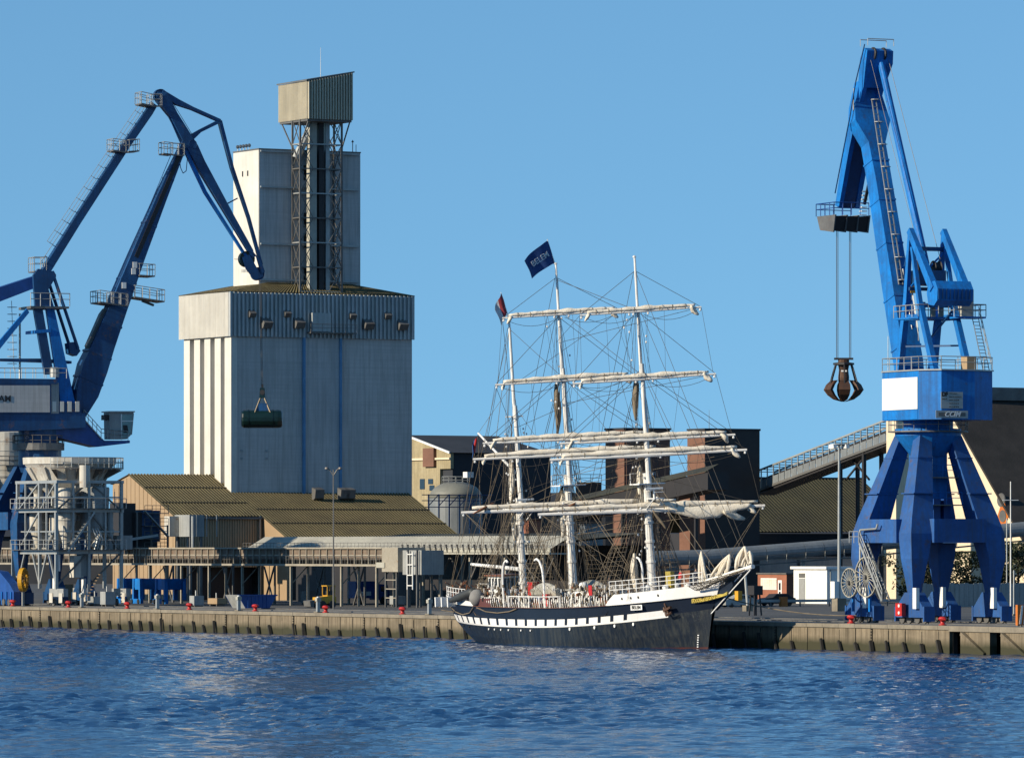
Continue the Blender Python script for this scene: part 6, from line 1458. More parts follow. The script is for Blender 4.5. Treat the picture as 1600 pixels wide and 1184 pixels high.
yards = {}; BR = rad(27)       # the yards are braced round, port arm forward
spec = [(30.1, 6.1, .13, 2.6), (24.1, 7.2, .15, 2.6), (18.75, 8.8, .18, 1.6), (17.35, 9.9, .21, 1.6), (12.45, 11.4, .25, .9)]
for nm in ('main', 'fore'):
    ys = []
    for k, (z, h, r, tl) in enumerate(spec):
        tl = rad(tl-1.3); h *= .885; z += (-.25 if nm == 'fore' else 0)
        c = Vector(mp(nm, z, .60)); d = Vector((math.sin(BR)*math.cos(tl), math.cos(BR)*math.cos(tl), math.sin(tl)))
        a, b = c-d*h, c+d*h
        m = SH(); m.tube(a, c, r*.55, r, n=10); m.tube(c, b, r, r*.55, n=10); o = m.build('yard', M['mast'], ship)
        m = SH(); 
        if k == 4:
            furled(m, a.lerp(b, .05)+Vector((0, 0, r+.12)), a.lerp(b, .97)+Vector((0, 0, r+.12)), .30, 50+k+len(nm))
        else: furled(m, a.lerp(b, .06)+Vector((0, 0, r+.06)), a.lerp(b, .95)+Vector((0, 0, r+.06)), .24+.03*k*.6, 30+k*3+len(nm))
        m.build('furled_sail', M['sail'], o, smooth=True)
        m = SH()
        for q in range(int(h*1.5)):
            cq = a.lerp(b, .08+.84*(q+.5)/int(h*1.5))+Vector((0, 0, r+.05)); rq = .30 if k == 4 else .22; dd = d*.035
            ring = [Vector((rq*math.cos(w)*math.cos(BR), -rq*math.cos(w)*math.sin(BR), rq*1.05*math.sin(w))) for w in [2*math.pi*i/9 for i in range(9)]]
            m.loft([[cq-dd+v for v in ring], [cq+dd+v*1.02 for v in ring]], cap=False)
        m.build('gaskets', M['hemp'], o, kind='stuff')
        # loose bunts near the yardarms
        m = SH(); rag(m, a.lerp(b, .94)+Vector((0, 0, -.25)), (1.1, .27), 60+k, n=6, segs=10, ax=(.1, .55, -.7)); m.build('loose_canvas', M['sail'], o, smooth=True)
        if k < 4: m = SH(); rag(m, a.lerp(b, .06)+Vector((0, 0, -.15)), (.9, .2), 70+k, n=6, segs=10, ax=(.1, -.4, -.7)); m.build('loose_canvas', M['sail'], o, smooth=True)
        ys.append((a, b, c))
    yards[nm] = ys
# loose foresail bag at the far (port) half of the fore course yard
a, b, c = yards['fore'][4]
m = SH(); rng = random.Random(77); rings = []
for i in range(25):
    t = .56+.38*i/24; q = a.lerp(b, t); bag = .35+.85*math.sin(math.pi*min(1, i/24*1.0))**1.1*(1 if i < 15 else .7+.5*((i % 4)/4)); ring = []
    for k in range(12):
        an = 2*math.pi*k/12; rr = 1+.1*math.sin(4*an+i*.8)+rng.uniform(-.05, .05)
        ring.append(q+Vector((.32*math.cos(an)*rr*math.cos(BR), -.32*math.cos(an)*rr*math.sin(BR), .28-bag*.5+(bag*.55)*math.sin(an)*rr)))
    rings.append(ring)
m.loft(rings); m.build('hanging_foresail', M['sail'], ship, smooth=True)
m = SH(); rag(m, a.lerp(b, .86)+Vector((0, 0, -.75)), (2.2, .38), 88, ax=(.05, .9, -.35)); m.build('hanging_foresail', M['sail'], ship, smooth=True)
# brown gaskets and chafing mats
for nm_, t, L_, ax in (('main', .10, 2.6, (0, .95, .35)), ('main', .5, 2.4, (0, .9, .4)), ('fore', .53, 2.2, (0, .55, -.8)), ('main', .93, 1.3, (0, .5, -.8))):
    a, b, c = yards[nm_][4]; m = SH(); rag(m, a.lerp(b, t)+Vector((.2, 0, .35 if ax[2] > 0 else -.9)), (L_, .16), int(t*100), n=7, segs=8, ax=ax); m.build('chafing_mat', M['wood'] if t < .52 else M['hemp'], ship, smooth=True)
# mast canvas covers hanging down the lower masts
for nm_, z, L_ in (('main', 21.6, 4.6), ('fore', 22.2, 4.0), ('main', 12.0, 4.4), ('fore', 14.2, 4.2), ('mizzen', 15.0, 4.6), ('mizzen', 11, 3)):
    m = SH(); rag(m, mp(nm_, z, -.35, -.45), (L_, .30), int(z*3), n=12, segs=10, ax=(0, .03, 1)); m.build('furled_staysail', M['sail'] if z < 20 else M['hemp'], ship, smooth=True)
# spanker boom and gaff
bb = SH(); bb.tube(mp('mizzen', 6.9, -.4), (-19.6, -.3, 7.35), .2, .14, n=10); bb.build('spanker_boom', M['white'], ship)
bb = SH(); bb.tube(mp('mizzen', 15.8, -.3), (-16.6, -.6, 19.6), .14, .09, n=8); bb.build('gaff', M['white'], ship)
m = SH(); furled(m, mp('mizzen', 12.4, -.6), mp('mizzen', 17.6, -.7), .28, 9, n=16); m.build('furled_spanker', M['sail'], ship, smooth=True)
# radar platforms
for nm_, z in (('fore', 13.2), ('mizzen', 12.4)):
    m = SH(); x_, y_, z_ = mp(nm_, z); m.box(x_+.3, x_+2.1, -.5, .5, z_, z_+.08); m.tube((x_+1.2, -.9, z_+.9), (x_+1.2, .9, z_+.9), .12); m.tube((x_+1.2, 0, z_), (x_+1.2, 0, z_+.9), .1)
    for d in (-.5, .5): m.tube((x_+.4, d, z_-1.0), (x_+2.0, d, z_), .05)
    m.tube((x_+2.1, -.5, z_+.6), (x_+2.1, .5, z_+.6), .04); m.build('radar_platform', M['white'], ship)
# ---------------------------------------- rigging
RO, HE = M['rope'], M['hemp']
def line(nm, a, b, r=.028, mt=None, sag=0.0, n=4):
    m = SH(); a, b = Vector(a), Vector(b)
    if sag:
        pts = [a.lerp(b, i/8)-Vector((0, 0, sag*4*(i/8)*(1-i/8))) for i in range(9)]; m.path(pts, r, n)
    else: m.tube(a, b, r, n=n)
    return m.build(nm, mt or RO, ship)
for nm in masts:
    x, top = masts[nm]; big = nm != 'mizzen'; zt_ = 14.6 if big else 12.6; zx = 24.2 if big else 21
    for side in (-1, 1):
        lows = []
        for k in range(6 if big else 5):
            xb = x-.1-k*.85; s = (xb+22.6)/47.2; b_ = bdeck(s)*.98
            lo = (xb, side*b_, zrail(s)+.7); hi = mp(nm, zt_, -.1-.06*k, side*.3); lows.append((Vector(lo), Vector(hi)))
            line('shroud', lo, hi, .026, HE if k % 2 else RO)
            SH().lathe((lo[0], lo[1], lo[2]-.2), [(.02, 0), (.09, .05), (.09, .3), (.02, .35)], 6).build('deadeye', M['black'], ship)
        m = SH()
        for i in range(1, 24):
            t = i/25
            for (l0, h0), (l1, h1) in zip(lows[:-1], lows[1:]): m.tube(l0.lerp(h0, t), l1.lerp(h1, t), .011, n=3, cap=False)
        m.build('ratlines', HE, ship, kind='stuff')
        for k in range(3): line('topmast_shroud', (x-RK*zt_-.5+k*.4, side*1.3, zt_), mp(nm, zx, 0, side*.15), .024)
        m = SH()
        for i in range(1, 18):
            t = i/20; a_ = Vector((x-RK*zt_-.5, side*1.3, zt_)).lerp(Vector(mp(nm, zx, 0, side*.15)), t); b_ = Vector((x-RK*zt_+.3, side*1.3, zt_)).lerp(Vector(mp(nm, zx, 0, side*.15)), t); m.tube(a_, b_, .018, n=3, cap=False)
        m.build('topmast_ratlines', RO, ship, kind='stuff')
        if big:
            for k in range(2): line('topgallant_shroud', mp(nm, zx, -.4+.8*k, side*.85), mp(nm, 30.2, 0, side*.12), .02)
        for k, zz_ in enumerate(((zx, zx+.3, 30.3, top-1.2) if big else (zx, top-1))):
            xb = x-5.2-k*.8; s = max(.01, (xb+22.6)/47.2); line('backstay', mp(nm, zz_, 0, side*.15), (xb, side*bdeck(s), zrail(s)+.3), .026)
# forward stays
tips = [(30.2, 0, 7.3), (29.6, 0, 7.2), (28.0, 0, 7.0), (26.4, 0, 6.7), (24.8, 0, 6.4), (24.0, 0, 6.2)]
for z, tp in zip((33.2, 30.4, 25.0, 24.6, 16, 14.8), tips): line('forestay', mp('fore', z, .2), tp, .026, HE if z < 20 else RO)
for z, z2 in ((33.2, 30), (30.4, 24.4), (24.6, 15.2), (14.9, 4.2), (15.6, 4.4)): line('mainstay', mp('main', z, .2), mp('fore', z2, -.3), .024, HE if z < 16 else RO)
for z, z2 in ((29.0, 24.6), (22, 15), (13.2, 4.0), (13.6, 4.2)): line('mizzenstay', mp('mizzen', z, .2), mp('main', z2, -.3), .024, HE if z < 15 else RO)
# flying lines for lifts, braces, footropes, sheets
rng = random.Random(4)
for nm in ('main', 'fore'):
    aft = 'mizzen' if nm == 'main' else 'main'
    for k, (a, b, c) in enumerate(yards[nm]):
        zl_k = (33.4, 29.8, 24.6, 24.2, 15.4)[k]
        for e, side in ((a, -1), (b, 1)):
            line('lift', e, mp(nm, zl_k, 0, side*.1), .022)
            zb3 = (27.6, 22.0, 15.4, 14.4, 10)[k]
            if nm == 'main': zb3 = (24, 20, 13.2, 12.6, 9)[k]
            line('brace', e, mp(aft, zb3, 0, side*.3), .022, HE if k > 1 else RO)
            line('footrope', e, c+Vector((0, side*.3, -.3)), .02, RO, sag=.75)
            if k < 4:
                e2 = yards[nm][k+1][0 if side < 0 else 1] if k != 2 else yards[nm][3][0 if side < 0 else 1]
                line('leech_line', e, c.lerp(e2, .96)+Vector((0, 0, 0)), .018)
        if k == 4:
            for e, side in ((a, -1), (b, 1)):
                for d in ((-7, 4.2), (3.5, 4.2), (6, 3.8)): 
                    xx = masts[nm][0]+d[0]; s = min(.99, (xx+22.6)/47.2); line('sheet', e.lerp(c, .03), (xx, side*bdeck(s), zrail(s)+.6), .02, HE)
# running rigging at the masts: many thin lines to the fife rails
rng = random.Random(41)
for nm in masts:
    m = SH(); m2 = SH(); x, top = masts[nm]
    for k in range(44):
        z = rng.choice((14.5, 14.6, 13.0, 18.5, 17.2, 24, 12.3, 11.6)); side = rng.choice((-1, 1)); t = rng.uniform(0, 1)
        lo = (x+rng.uniform(-5, 2.4), side*rng.uniform(.4, 4.1), 4.4+rng.uniform(-.3, .7)); (m if k % 2 else m2).tube(mp(nm, z, rng.uniform(-.3, .3), side*rng.uniform(.1, .5)), lo, .018, n=3, cap=False)
    m.build('running_rigging', HE, ship, kind='stuff'); m2.build('running_rigging', RO, ship, kind='stuff')
m = SH()
for nm in ('main', 'fore'):       # buntlines and loops between the yards
    for k in range(26):
        i = rng.choice((0, 1, 2, 3)); a, b, c = yards[nm][i]; a2, b2, c2 = yards[nm][i+1]; t = rng.uniform(.2, .8); t2 = .5+(t-.5)*rng.uniform(.2, .9); m.tube(a.lerp(b, t), a2.lerp(b2, t2), .014, n=3, cap=False)
m.build('buntlines', RO, ship, kind='stuff')
m = SH()
for nm in masts:                  # white blocks hanging in the rigging
    for k in range(26):
        z = rng.uniform(8, 30 if nm != 'mizzen' else 20); m.lathe(mp(nm, z, rng.uniform(-.8, .8), rng.choice((-1, 1))*rng.uniform(.35, 1.2)), [(.02, 0), (.08, .05), (.08, .16), (.02, .22)], 6)
for nm in ('main', 'fore'):
    for (a, b, c) in yards[nm]:
        for e in (a.lerp(b, .01), a.lerp(b, .99), a.lerp(b, .44), a.lerp(b, .56)): m.lathe(tuple(e+Vector((0, 0, -.35))), [(.02, 0), (.1, .06), (.1, .2), (.02, .27)], 6)
m.build('rigging_blocks', M['white'], ship, kind='stuff')
for a, b in (((-19.6, -.3, 7.35), mp('mizzen', 21)), ((-16.6, -.6, 19.6), mp('mizzen', 24)), ((-16.6, -.6, 19.6), (-21.5, -1.8, 4.6)), ((-16.6, -.6, 19.6), (-21.5, 1.8, 4.6)), ((-19.6, -.3, 7.3), (-21, 0, 4.2)), (mp('mizzen', 29), (-22, -1.5, 4.6)), (mp('mizzen', 29), (-22, 1.5, 4.6)), (mp('mizzen', 20), (-20, -2.5, 4.6))): line('topping_lift', a, b, .024, HE)
# flags
def flag(nm, hoist_t, hoist_b, fly, drop, mt, label, cols=1, n=14, mats=None):
    m = SH(); T, B = Vector(hoist_t), Vector(hoist_b); fl_ = Vector(fly); side = Vector((1, .1, 0)); G_ = []
    for off in (-.012, .012):
        for i in range(n+1):
            t = i/n; w = .16*math.sin(7*t)*t**.5; sag = Vector((0, 0, -drop*t**1.3))
            for j in range(7):
                q = T.lerp(B, j/6); q = q+fl_*t+sag*(1-.25*j/6)*1.0+side*(w+off+.08*math.sin(5*t+j*.8)); G_.append(q)
    N2 = (n+1)*7; fs = []; ms = []
    for o in (0, N2):
        for i in range(n):
            for j in range(6):
                a = o+i*7+j; fs.append((a, a+1, a+8, a+7) if o == 0 else (a, a+7, a+8, a+1)); ms.append((1 if (mats and i >= n*.5) else 0))
    b0 = len(m.m); m.add(G_, fs); m.m[b0:] = ms
    return m.build(nm, mats or mt, ship, smooth=True, label=label)
tm = Vector(mp('main', 34.5)); pt = tm+Vector((0, .75-1.5, 2.35)); 
SH().tube(tm, pt+Vector((0, 0, .1)), .035).build('flag_pole', M['white'], ship)
fly = Vector((0.0, -2.5, 0)); h1 = tm.lerp(pt, .98); h2 = tm.lerp(pt, .1)
fo = flag('flag', h1, h2, fly, 1.75, M['flagblue'], 'large blue house flag with white lettering')
R3m = SHM.to_3x3()
fx = Vector((0, 2.5, 1.35)).normalized(); fz = Vector((0, -1.35, 2.5)).normalized()
text_mesh('BELEM', .72, M['flagwhite'], 'flag_lettering', fo, SHM @ ((h1+h2)/2+fly*.5+Vector((.25, -.05, -.62))), R3m @ fx, R3m @ fz, bold=.01)
tz = Vector(mp('mizzen', 30.2)); pz = tz+Vector((0, -.7, 2.3)); SH().tube(tz, pz, .03).build('flag_pole', M['white'], ship)
flag('flag', tz.lerp(pz, .95), tz.lerp(pz, .15), (0, -.75, 0), 1.5, M['red'], 'drooping red and white flag', mats=[mat('faded_red_cloth', (.42, .05, .06), None, 2, .8), M['flagwhite']])
flag('flag', (-16.7, -.7, 19.4), (-16.8, -.8, 18.0), (0, -.5, 0), 1.0, M['red'], 'small drooping ensign', mats=[M['red'], M['flagblue']])
# mooring lines
for a, b in (((-21.0, -3.0, 3.2), (-8.0, 6.2, 2.4)), ((-21.5, 2.5, 3.4), (-30, 8.2, 2.5)), ((22.6, 1.2, 4.6), (34, 8.0, 2.6))): line('mooring_line', a, b, .045, HE, sag=.5, n=5)
pts = [Vector(hp(s, f, -1))+Vector((0, -.12, 0)) for s, f in ((.03, 2.8), (.07, 2.55), (.12, 2.45), (.17, 2.6), (.2, 2.95))]; SH().path(pts, .05, 5).build('hanging_line', HE, ship)
pts = [Vector(hp(s, f, -1))+Vector((0, -.12, 0)) for s, f in ((.22, 2.95), (.26, 2.75), (.31, 2.7), (.36, 2.8), (.39, 2.97))]; SH().path(pts, .05, 5).build('hanging_line', HE, ship)
# people on the forecastle and waist
def person(loc, face, label, top, legs, seed, arm=0.0):
    rng = random.Random(seed); nm = 'person'
    bm_v = [(0, 0, .92), (0, 0, 1.2), (0, 0, 1.42), (0, 0, 1.55), (0, .0, 1.72), (.1, 0, .88), (.12, .03, .48), (.12, -.02, .05), (-.1, 0, .88), (-.13, .05, .48), (-.12, 0, .05), (.19, 0, 1.4), (.25, .02, 1.12), (.22, .12+arm, .9+arm), (-.19, 0, 1.4), (-.25, 0, 1.12), (-.22, .1, .88), (.12, .14, .03), (-.12, .15, .03)]
    ed = [(0, 1), (1, 2), (2, 3), (3, 4), (0, 5), (5, 6), (6, 7), (0, 8), (8, 9), (9, 10), (2, 11), (11, 12), (12, 13), (2, 14), (14, 15), (15, 16), (7, 17), (10, 18)]
    rr = [.14, .14, .16, .06, .11, .1, .075, .05, .1, .075, .05, .075, .055, .04, .075, .055, .04, .045, .045]
    me = bpy.data.meshes.new('body'); me.from_pydata(bm_v, ed, []); o = bpy.data.objects.new('body', me); COL.objects.link(o)
    md = o.modifiers.new('Skin', 'SKIN'); sv = me.skin_vertices[0].data
    for i, r_ in enumerate(rr): sv[i].radius = (r_, r_*.8)
    sv[0].use_root = True
    o.modifiers.new('Subdivision', 'SUBSURF').levels = 1
    dg = bpy.context.evaluated_depsgraph_get(); dg.update(); me2 = bpy.data.meshes.new_from_object(o.evaluated_get(dg)); bpy.data.objects.remove(o)
    me2.materials.clear()
    for k in (top, legs, M['skin']): me2.materials.append(k)
    for p in me2.polygons:
        z = p.center.z; p.material_index = 2 if z > 1.5 or (abs(p.center.x) > .18 and z < .95 and z > .75) else (0 if z > .9 else 1); p.use_smooth = True
    t = thing(nm, label, 'person', loc, rz=face, group=None)
    b = bpy.data.objects.new('body', me2); COL.objects.link(b); b.parent = t
    m = MB(); m.lathe((0, -.01, 1.70), [(.115, 0), (.125, .06), (.1, .12), (.03, .15)], 12)
    mi = INV[t].inverted(); m.v = [mi @ p for p in m.v]; m.build('hair', M['black'], t, smooth=True)
def onship(x, y, z): return SHM @ Vector((x, y, z))
zf_ = zrail(.88)+.02
person(onship(19.5, -.9, zrail(.89)+.9), 2.0, 'person in a red top standing at the bow rail of the ship', M['red'], M['cloth1'], 1)
person(onship(20.3, .2, zrail(.9)+.9), 2.4, 'person in dark clothes beside the red-topped person on the foredeck', M['cloth1'], M['cloth1'], 2)
person(onship(8.0, -1.5, zrail(.6)+.9), 1.0, 'person in navy on the deck between main mast and foremast', M['cloth1'], M['cloth1'], 3)
person(onship(15.8, -2.6, zrail(.82)+.05), 3.1, 'person in pale grey clothes behind the forecastle railing', M['cloth2'], M['cloth2'], 4)
for x, y, z in ((19.5, -.9, .9), (20.3, .2, .9)): pass
sbox('raised_step', M['wood'], 18.9, 20.9, -1.5, .8, zrail(.89), zrail(.89)+.9)
sbox('raised_step', M['wood'], 7.4, 8.6, -2.1, -.9, zrail(.6)-.9, zrail(.6)+.9)
# ================================================================== SMALL THINGS ON THE QUAY
# lamp masts
def lamp_mast(px, D, ytop, label, base=True, arms=4):
    u, v = site(px, D); b = W(u, v, ZQ); zt = zz(ytop, D); t = thing('lamp_mast', label, 'lamp mast', b)
    S().tube((u, v, ZQ+(1.3 if base else 0)), (u, v, zt), .19 if base else .09, .10 if base else .06, n=10).build('pole', M['steel'] if base else M['steeldark'], t)
    if base:
        S().box(u-.55, u+.55, v-.55, v+.55, ZQ, ZQ+1.35).build('concrete_base', M['cap'], t); S().box(u-.5, u+.3, v-.75, v-.2, ZQ+1.36, ZQ+3.1).build('switch_box', M['white'], t)
        S().lathe((u, v, zt), [(.1, 0), (.9, .05), (.9, .12), (.1, .15)], 12).build('lamp_ring', M['steel'], t)
        for k in range(arms):
            a = k*math.pi/2+.4; c = (u+.95*math.cos(a), v+.95*math.sin(a), zt-.15); S().prism([(c[0]-.28, c[1]-.2, c[2]-.2), (c[0]+.28, c[1]-.2, c[2]-.2), (c[0]+.2, c[1]-.2, c[2]+.2), (c[0]-.2, c[1]-.2, c[2]+.2)], (0, .4, 0)).build('floodlight', M['white'], t)
    else:
        for s_ in (-1, 1): S().path([(u, v, zt-.7), (u+.2*s_, v+.3*s_, zt-.1), (u+.35*s_, v+.5*s_, zt+.1)], .06).build('arm', M['steeldark'], t); S().lathe((u+.4*s_, v+.6*s_, zt-.05), [(.05, 0), (.24, .08), (.2, .25), (.05, .3)], 10).build('lamp_head', M['steeldark'], t)
lamp_mast(1311, 600, 695, 'tall steel lamp mast on a concrete base between the ship and right crane')
lamp_mast(521, 612, 733, 'slender double-headed lamp mast in front of the silo shed', base=False)
u, v = site(1579, 640); t = thing('flag_mast', 'thin white mast with a cross arm right of the right crane', 'mast', W(u, v, ZQ))
S().tube((u, v, ZQ), (u, v, zz(752, 640)), .08, .05, n=8).build('pole', M['white'], t); S().beam((u-.2, v-.9, zz(781, 640)), (u+.2, v+.9, zz(781, 640)), .08).build('cross_arm', M['white'], t)
for k, (px, D, h, lb) in enumerate(((1584, 560, 4.4, 'thin pale post left of the striped barrier'), (1612, 560, 4.0, 'thin pale post at the right picture edge'), (1573, 660, 10, 'short white pole left of the white mast with the cross arm'))):
    u, v = site(px, D); t = thing('steel_post', lb, 'post', W(u, v, ZQ)); S().tube((u, v, ZQ), (u, v, ZQ+h), .07, n=8).build('shaft', M['steel'], t); S().box(u-.2, u+.2, v-.2, v+.2, ZQ, ZQ+.15).build('foot', M['cap'], t)
# blue skip
uA, D = onv(432, 17); vS = 17
def skip():
    a, _ = onv(432, 14); va = 14; t = thing('blue_skip', 'large open blue steel skip with sloping ends on the quay', 'skip', W(a, va, ZQ))
    # long side faces the camera (runs along v), sloping ends
    vb0, _ = onu(372, a); vb1, _ = onu(433, a); z1_ = ZQ+1.55
    S().prism([(a, vb0+.9, ZQ+.1), (a, vb1-.9, ZQ+.1), (a, vb1, z1_), (a, vb0, z1_)], (-.08, 0, 0)).build('side', M['skip'], t)
    S().prism([(a-3.2, vb0+.9, ZQ+.1), (a-3.2, vb1-.9, ZQ+.1), (a-3.2, vb1, z1_), (a-3.2, vb0, z1_)], (.08, 0, 0)).build('side', M['skip'], t)
    S().prism([(a-3.12, vb0+.9, ZQ+.1), (a-.08, vb0+.9, ZQ+.1), (a-.08, vb0, z1_), (a-3.12, vb0, z1_)], (0, .08, 0)).build('end', M['hopgrey'], t)
    S().prism([(a-3.12, vb1-.9, ZQ+.1), (a-.08, vb1-.9, ZQ+.1), (a-.08, vb1, z1_), (a-3.12, vb1, z1_)], (0, -.08, 0)).build('end', M['skip'], t)
    S().box(a-3.1, a-.1, vb0+.95, vb1-.95, ZQ+.1, ZQ+.2).build('floor', M['skip'], t)
    S().box(a+.002, a+.1, vb0-.02, vb1+.02, z1_-.12, z1_+.02).build('rim', M['skip'], t)
    for k in range(6): v = vb0+1.2+(vb1-vb0-2.4)*k/5; S().box(a+.002, a+.08, v-.06, v+.06, ZQ+.1, z1_-.13).build('rib', M['skip'], t)
skip()
# yellow loader
def loader():
    u, D = onv(527, 24); v = 24; t = thing('yellow_loader', 'small yellow wheel loader parked between the gallery posts', 'loader', W(u, v, ZQ))
    v0, _ = onu(497, u); v1, _ = onu(526, u); m0 = v0; Y = M['yellow']; Lg = v1-v0
    for vv in (v0+.55, v1-.55):
        for uu_ in (u-.05, u-1.5): S().lathe((uu_, vv, ZQ+.42), [(.2, -.16), (.42, -.14), (.42, .14), (.2, .16)], 16, 'x').build('wheel', M['black'], t)
    S().prism([(u-.1, v0+.1, ZQ+.5), (u-.1, v1, ZQ+.5), (u-.1, v1, ZQ+1.25), (u-.1, v1-.8, ZQ+1.35), (u-.1, v0+.1, ZQ+1.2)], (-1.4, 0, 0)).build('body', Y, t)
    c = S().box(u-1.4, u-.15, v0+Lg*.55, v1-.1, ZQ+1.3, ZQ+1.42).build('cab_floor', Y, t)
    for uu_ in (u-1.35, u-.2):
        for vv in (v0+Lg*.55, v1-.15): S().beam((uu_, vv, ZQ+1.4), (uu_, vv, ZQ+2.4), .09).build('cab_post', Y, t)
    S().box(u-1.45, u-.1, v0+Lg*.5, v1-.05, ZQ+2.4, ZQ+2.5).build('cab_roof', Y, t)
    S().box(u-1.1, u-.5, v0+Lg*.65, v1-.5, ZQ+1.42, ZQ+1.9).build('seat', M['black'], t)
    S().beam((u-.75, v0+.5, ZQ+1.0), (u-.75, v0-.5, ZQ+.6), .2, .25).build('arm', Y, t)
    S().prism([(u, v0-.5, ZQ+.1), (u, v0-.9, ZQ+.2), (u, v0-1.0, ZQ+.8), (u, v0-.4, ZQ+.9)], (-1.6, 0, 0)).build('bucket', M['steeldark'], t)
loader()
# parked dark blue lorry behind
def lorry():
    u, D = onv(588, 50); t = thing('blue_lorry', 'dark blue lorry in the shade under the gallery right of the loader', 'lorry', W(u, 50, ZQ)); v0, _ = onu(563, u); v1, _ = onu(603, u); v0 = min(v0, v1-4)
    S().box(u-2.2, u, v0, v1-1.2, ZQ+.7, ZQ+2.7).build('box_body', M['skip'], t); S().prism([(u, v1-1.1, ZQ+.5), (u, v1+.5, ZQ+.5), (u, v1+.5, ZQ+1.4), (u, v1+.2, ZQ+2.3), (u, v1-1.1, ZQ+2.4)], (-2.1, 0, 0)).build('cab', M['skip'], t)
    S().box(u+.002, u+.05, v0+.5, v0+2.0, ZQ+1.0, ZQ+1.5).build('number_board', M['white'], t); S().box(u-.9+.92, u+.04, v1-.7, v1+.1, ZQ+1.5, ZQ+2.1).build('window', M['glass'], t)
    for vv in (v0+.7, v1-.3): S().lathe((u-.1, vv, ZQ+.45), [(.45, -.15), (.45, .15)], 14, 'x').build('wheel', M['black'], t)
lorry()
# service posts along the edge
proto = None
for px, lb in ((128, 'grey service post on the quay edge in front of the grey hopper'), (246, 'grey service post on the quay edge left of the skip'), (373, 'white-topped service post in front of the left end of the skip'), (497, 'grey service post on the quay edge in front of the yellow loader'), (671, 'grey service post on the quay edge closest to the ship\'s stern')):
    u, D = onv(px, 1.9); loc = W(u, 1.9, ZQ)
    if proto is None:
        proto = thing('service_post', lb, 'post', loc, group='service posts along the quay edge')
        S().box(u-.16, u+.16, 1.74, 2.06, ZQ, ZQ+1.15).build('shaft', M['steel'], proto); S().box(u-.24, u+.24, 1.66, 2.14, ZQ+1.152, ZQ+1.5).build('head', M['sheet'], proto); S().lathe((u, 1.9, ZQ+1.5), [(.2, 0), (.15, .12), (.02, .16)], 10).build('cap', M['steel'], proto); S().box(u-.4, u+.4, 1.6, 2.2, ZQ+.004, ZQ+.1).build('plinth', M['cap'], proto)
    else: c = copy_tree(proto); c.location = loc; c['label'] = lb
# striped barrier at the right edge
u, D = onv(1591, 3.5); v0, _ = onu(1590, u); t = thing('striped_barrier', 'orange and white striped barrier board at the right edge of the quay', 'barrier', W(u, 3.5, ZQ))
S().box(u-.3, u, v0, v0+2.2, ZQ+.1, ZQ+1.8).build('board', M['orange'], t)
for k in range(5): v = v0+.15+k*.42; S().prism([(u+.004, v, ZQ+.2), (u+.004, v+.2, ZQ+.2), (u+.004, v+.42, ZQ+1.75), (u+.004, v+.22, ZQ+1.75)], (.02, 0, 0)).build('stripe', M['white'], t)
for v in (v0+.2, v0+1.9): S().box(u-.5, u+.2, v, v+.15, ZQ, ZQ+.1).build('foot', M['steeldark'], t)
# dark ladder stand and gear by the bow
u, v = site(1180, 560); t = thing('ladder_stand', 'dark steel stand with ladder on the quay near the bow', 'stand', W(u, v, ZQ))
for du_ in (-.5, .5):
    for dv in (-.4, .4): S().beam((u+du_, v+dv, ZQ), (u+du_*.7, v+dv*.7, ZQ+2.0), .12).build('leg', M['dark'], t)
S().box(u-.6, u+.6, v-.5, v+.5, ZQ+2.0, ZQ+2.9).build('box', M['dark'], t)
u, v = site(1168, 600); t = thing('leaning_pole', 'steel pole on a concrete foot with a yellow box beside the bowsprit', 'pole', W(u, v, ZQ))
S().tube((u, v, ZQ+.5), (u-.2, v-.3, ZQ+5.2), .14, n=8).build('shaft', M['steel'], t); S().box(u-.4, u+.4, v-.4, v+.4, ZQ, ZQ+.6).build('foot', M['cap'], t)
S().box(u-1.6, u-.9, v-.6, v-.1, ZQ+1.1, ZQ+2.1).build('yellow_box', M['yellow'], t)
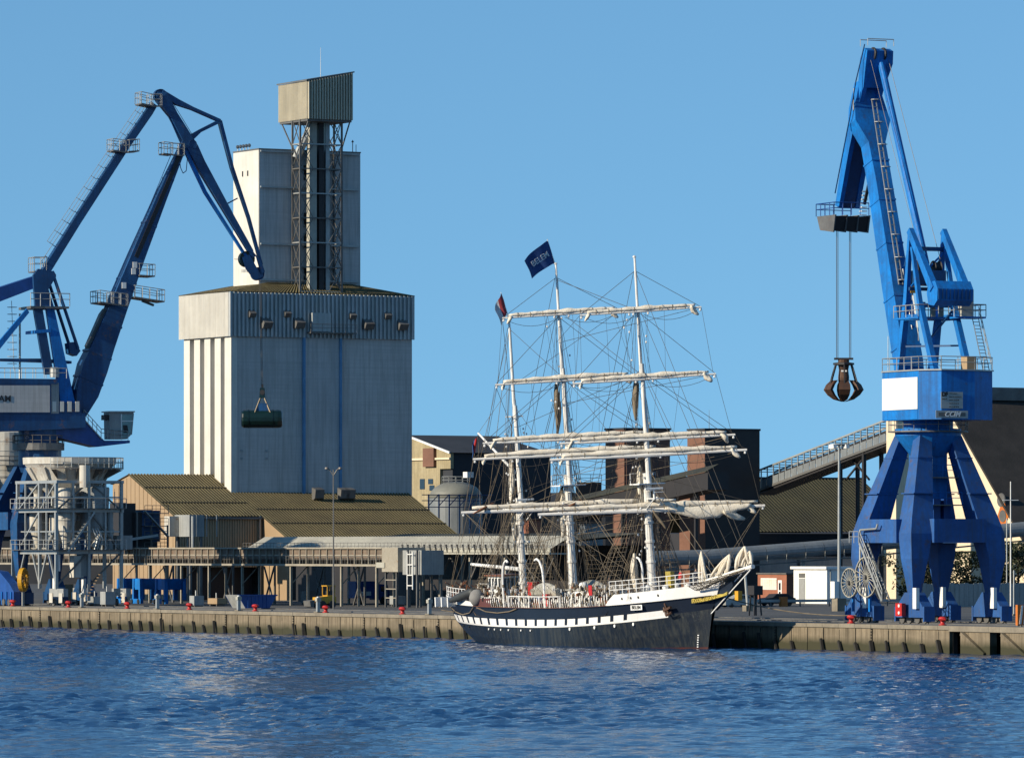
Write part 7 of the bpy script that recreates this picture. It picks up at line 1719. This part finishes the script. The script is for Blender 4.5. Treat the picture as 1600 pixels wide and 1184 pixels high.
# car in the shadow by the bow
def car(px, D, label, paint, seed):
    u, v = site(px, D); t = thing('parked_car', label, 'car', W(u, v, ZQ), group='cars parked by the huts'); Lc = 4.1
    body = [(0, .25), (0, .75), (.25, .9), (1.0, .98), (1.5, 1.38), (2.9, 1.42), (3.6, 1.0), (4.05, .9), (4.1, .3)]
    b = S().prism([(u, v+a, ZQ+z) for a, z in body], (-1.65, 0, 0)).build('body', paint, t)
    S().prism([(u+.01, v+1.15, ZQ+.98), (u+.01, v+1.6, ZQ+1.32), (u+.01, v+2.2, ZQ+1.34), (u+.01, v+2.2, ZQ+.98)], (.02, 0, 0)).build('window', M['glass'], b); S().prism([(u+.01, v+2.3, ZQ+.98), (u+.01, v+2.3, ZQ+1.34), (u+.01, v+2.8, ZQ+1.33), (u+.01, v+3.3, ZQ+1.02)], (.02, 0, 0)).build('window', M['glass'], b)
    for vv in (.8, 3.25):
        for uu_ in (u-.1, u-1.55): S().lathe((uu_, v+vv, ZQ+.31), [(.18, -.1), (.31, -.09), (.31, .09), (.18, .1)], 16, 'x').build('wheel', M['black'], t)
    S().box(u-1.5, u-.15, v-.03, v-.004, ZQ+.62, ZQ+.78).build('headlight_bar', M['white'], t)
car(1134, 640, 'pale grey car parked behind the ship\'s beakhead', M['steel'], 1)
car(1196, 655, 'dark car parked in front of the red brick hut', M['dark'], 2)
u, v = site(1225, 650); t = thing('barrier_rail', 'low steel guard rail with yellow end block in front of the brick hut', 'guard rail', W(u, v, ZQ))
S().box(u-.1, u, v-14, v+22, ZQ+.5, ZQ+.8).build('beam', M['steel'], t)
for k in range(10): S().box(u-.12, u-.1, v-13.5+k*3.9, v-13.3+k*3.9, ZQ, ZQ+.7).build('post', M['steeldark'], t)
S().box(u-.3, u+.3, v-.5, v+.3, ZQ, ZQ+1.1).build('end_block', M['orange'], t)
# equipment under the gallery
for px, D, w, h, nm, lb, mt in ((167, 648, 1.4, 1.7, 'pump_unit', 'tall grey pump unit between the hopper feet and the blue travelling hoppers', 'hopgrey'), (338, 655, 2.4, .9, 'pallet_stack', 'low pale stack of boards between gallery posts left of the skip', 'beige'), (480, 668, 1.4, 1.6, 'oil_tank', 'grey oil tank behind the gallery posts left of the loader', 'steeldark'), (620, 650, 1.6, 1.2, 'tool_chest', 'grey tool chest at the foot of the transfer tower', 'hopgrey'), (306, 640, 1.2, 1.3, 'pump_unit', 'grey pump unit beside the third gallery post', 'hopgrey'), (148, 655, 2.0, 1.1, 'tool_chest', 'grey tool chest standing left of the blue travelling hoppers', 'steel')):
    u, v = site(px, D); t = thing(nm, lb, 'machine', W(u, v, ZQ)); S().box(u-w/2, u+w/2, v-.5, v+.7, ZQ+.25, ZQ+h).build('casing', M[mt], t)
    for s_ in (-1, 1): S().box(u+s_*w*.35-.1, u+s_*w*.35+.1, v-.4, v+.6, ZQ, ZQ+.25).build('foot', M['steeldark'], t)
    S().tube((u, v, ZQ+h), (u, v, ZQ+h+.6), .08).build('pipe', M['steel'], t)
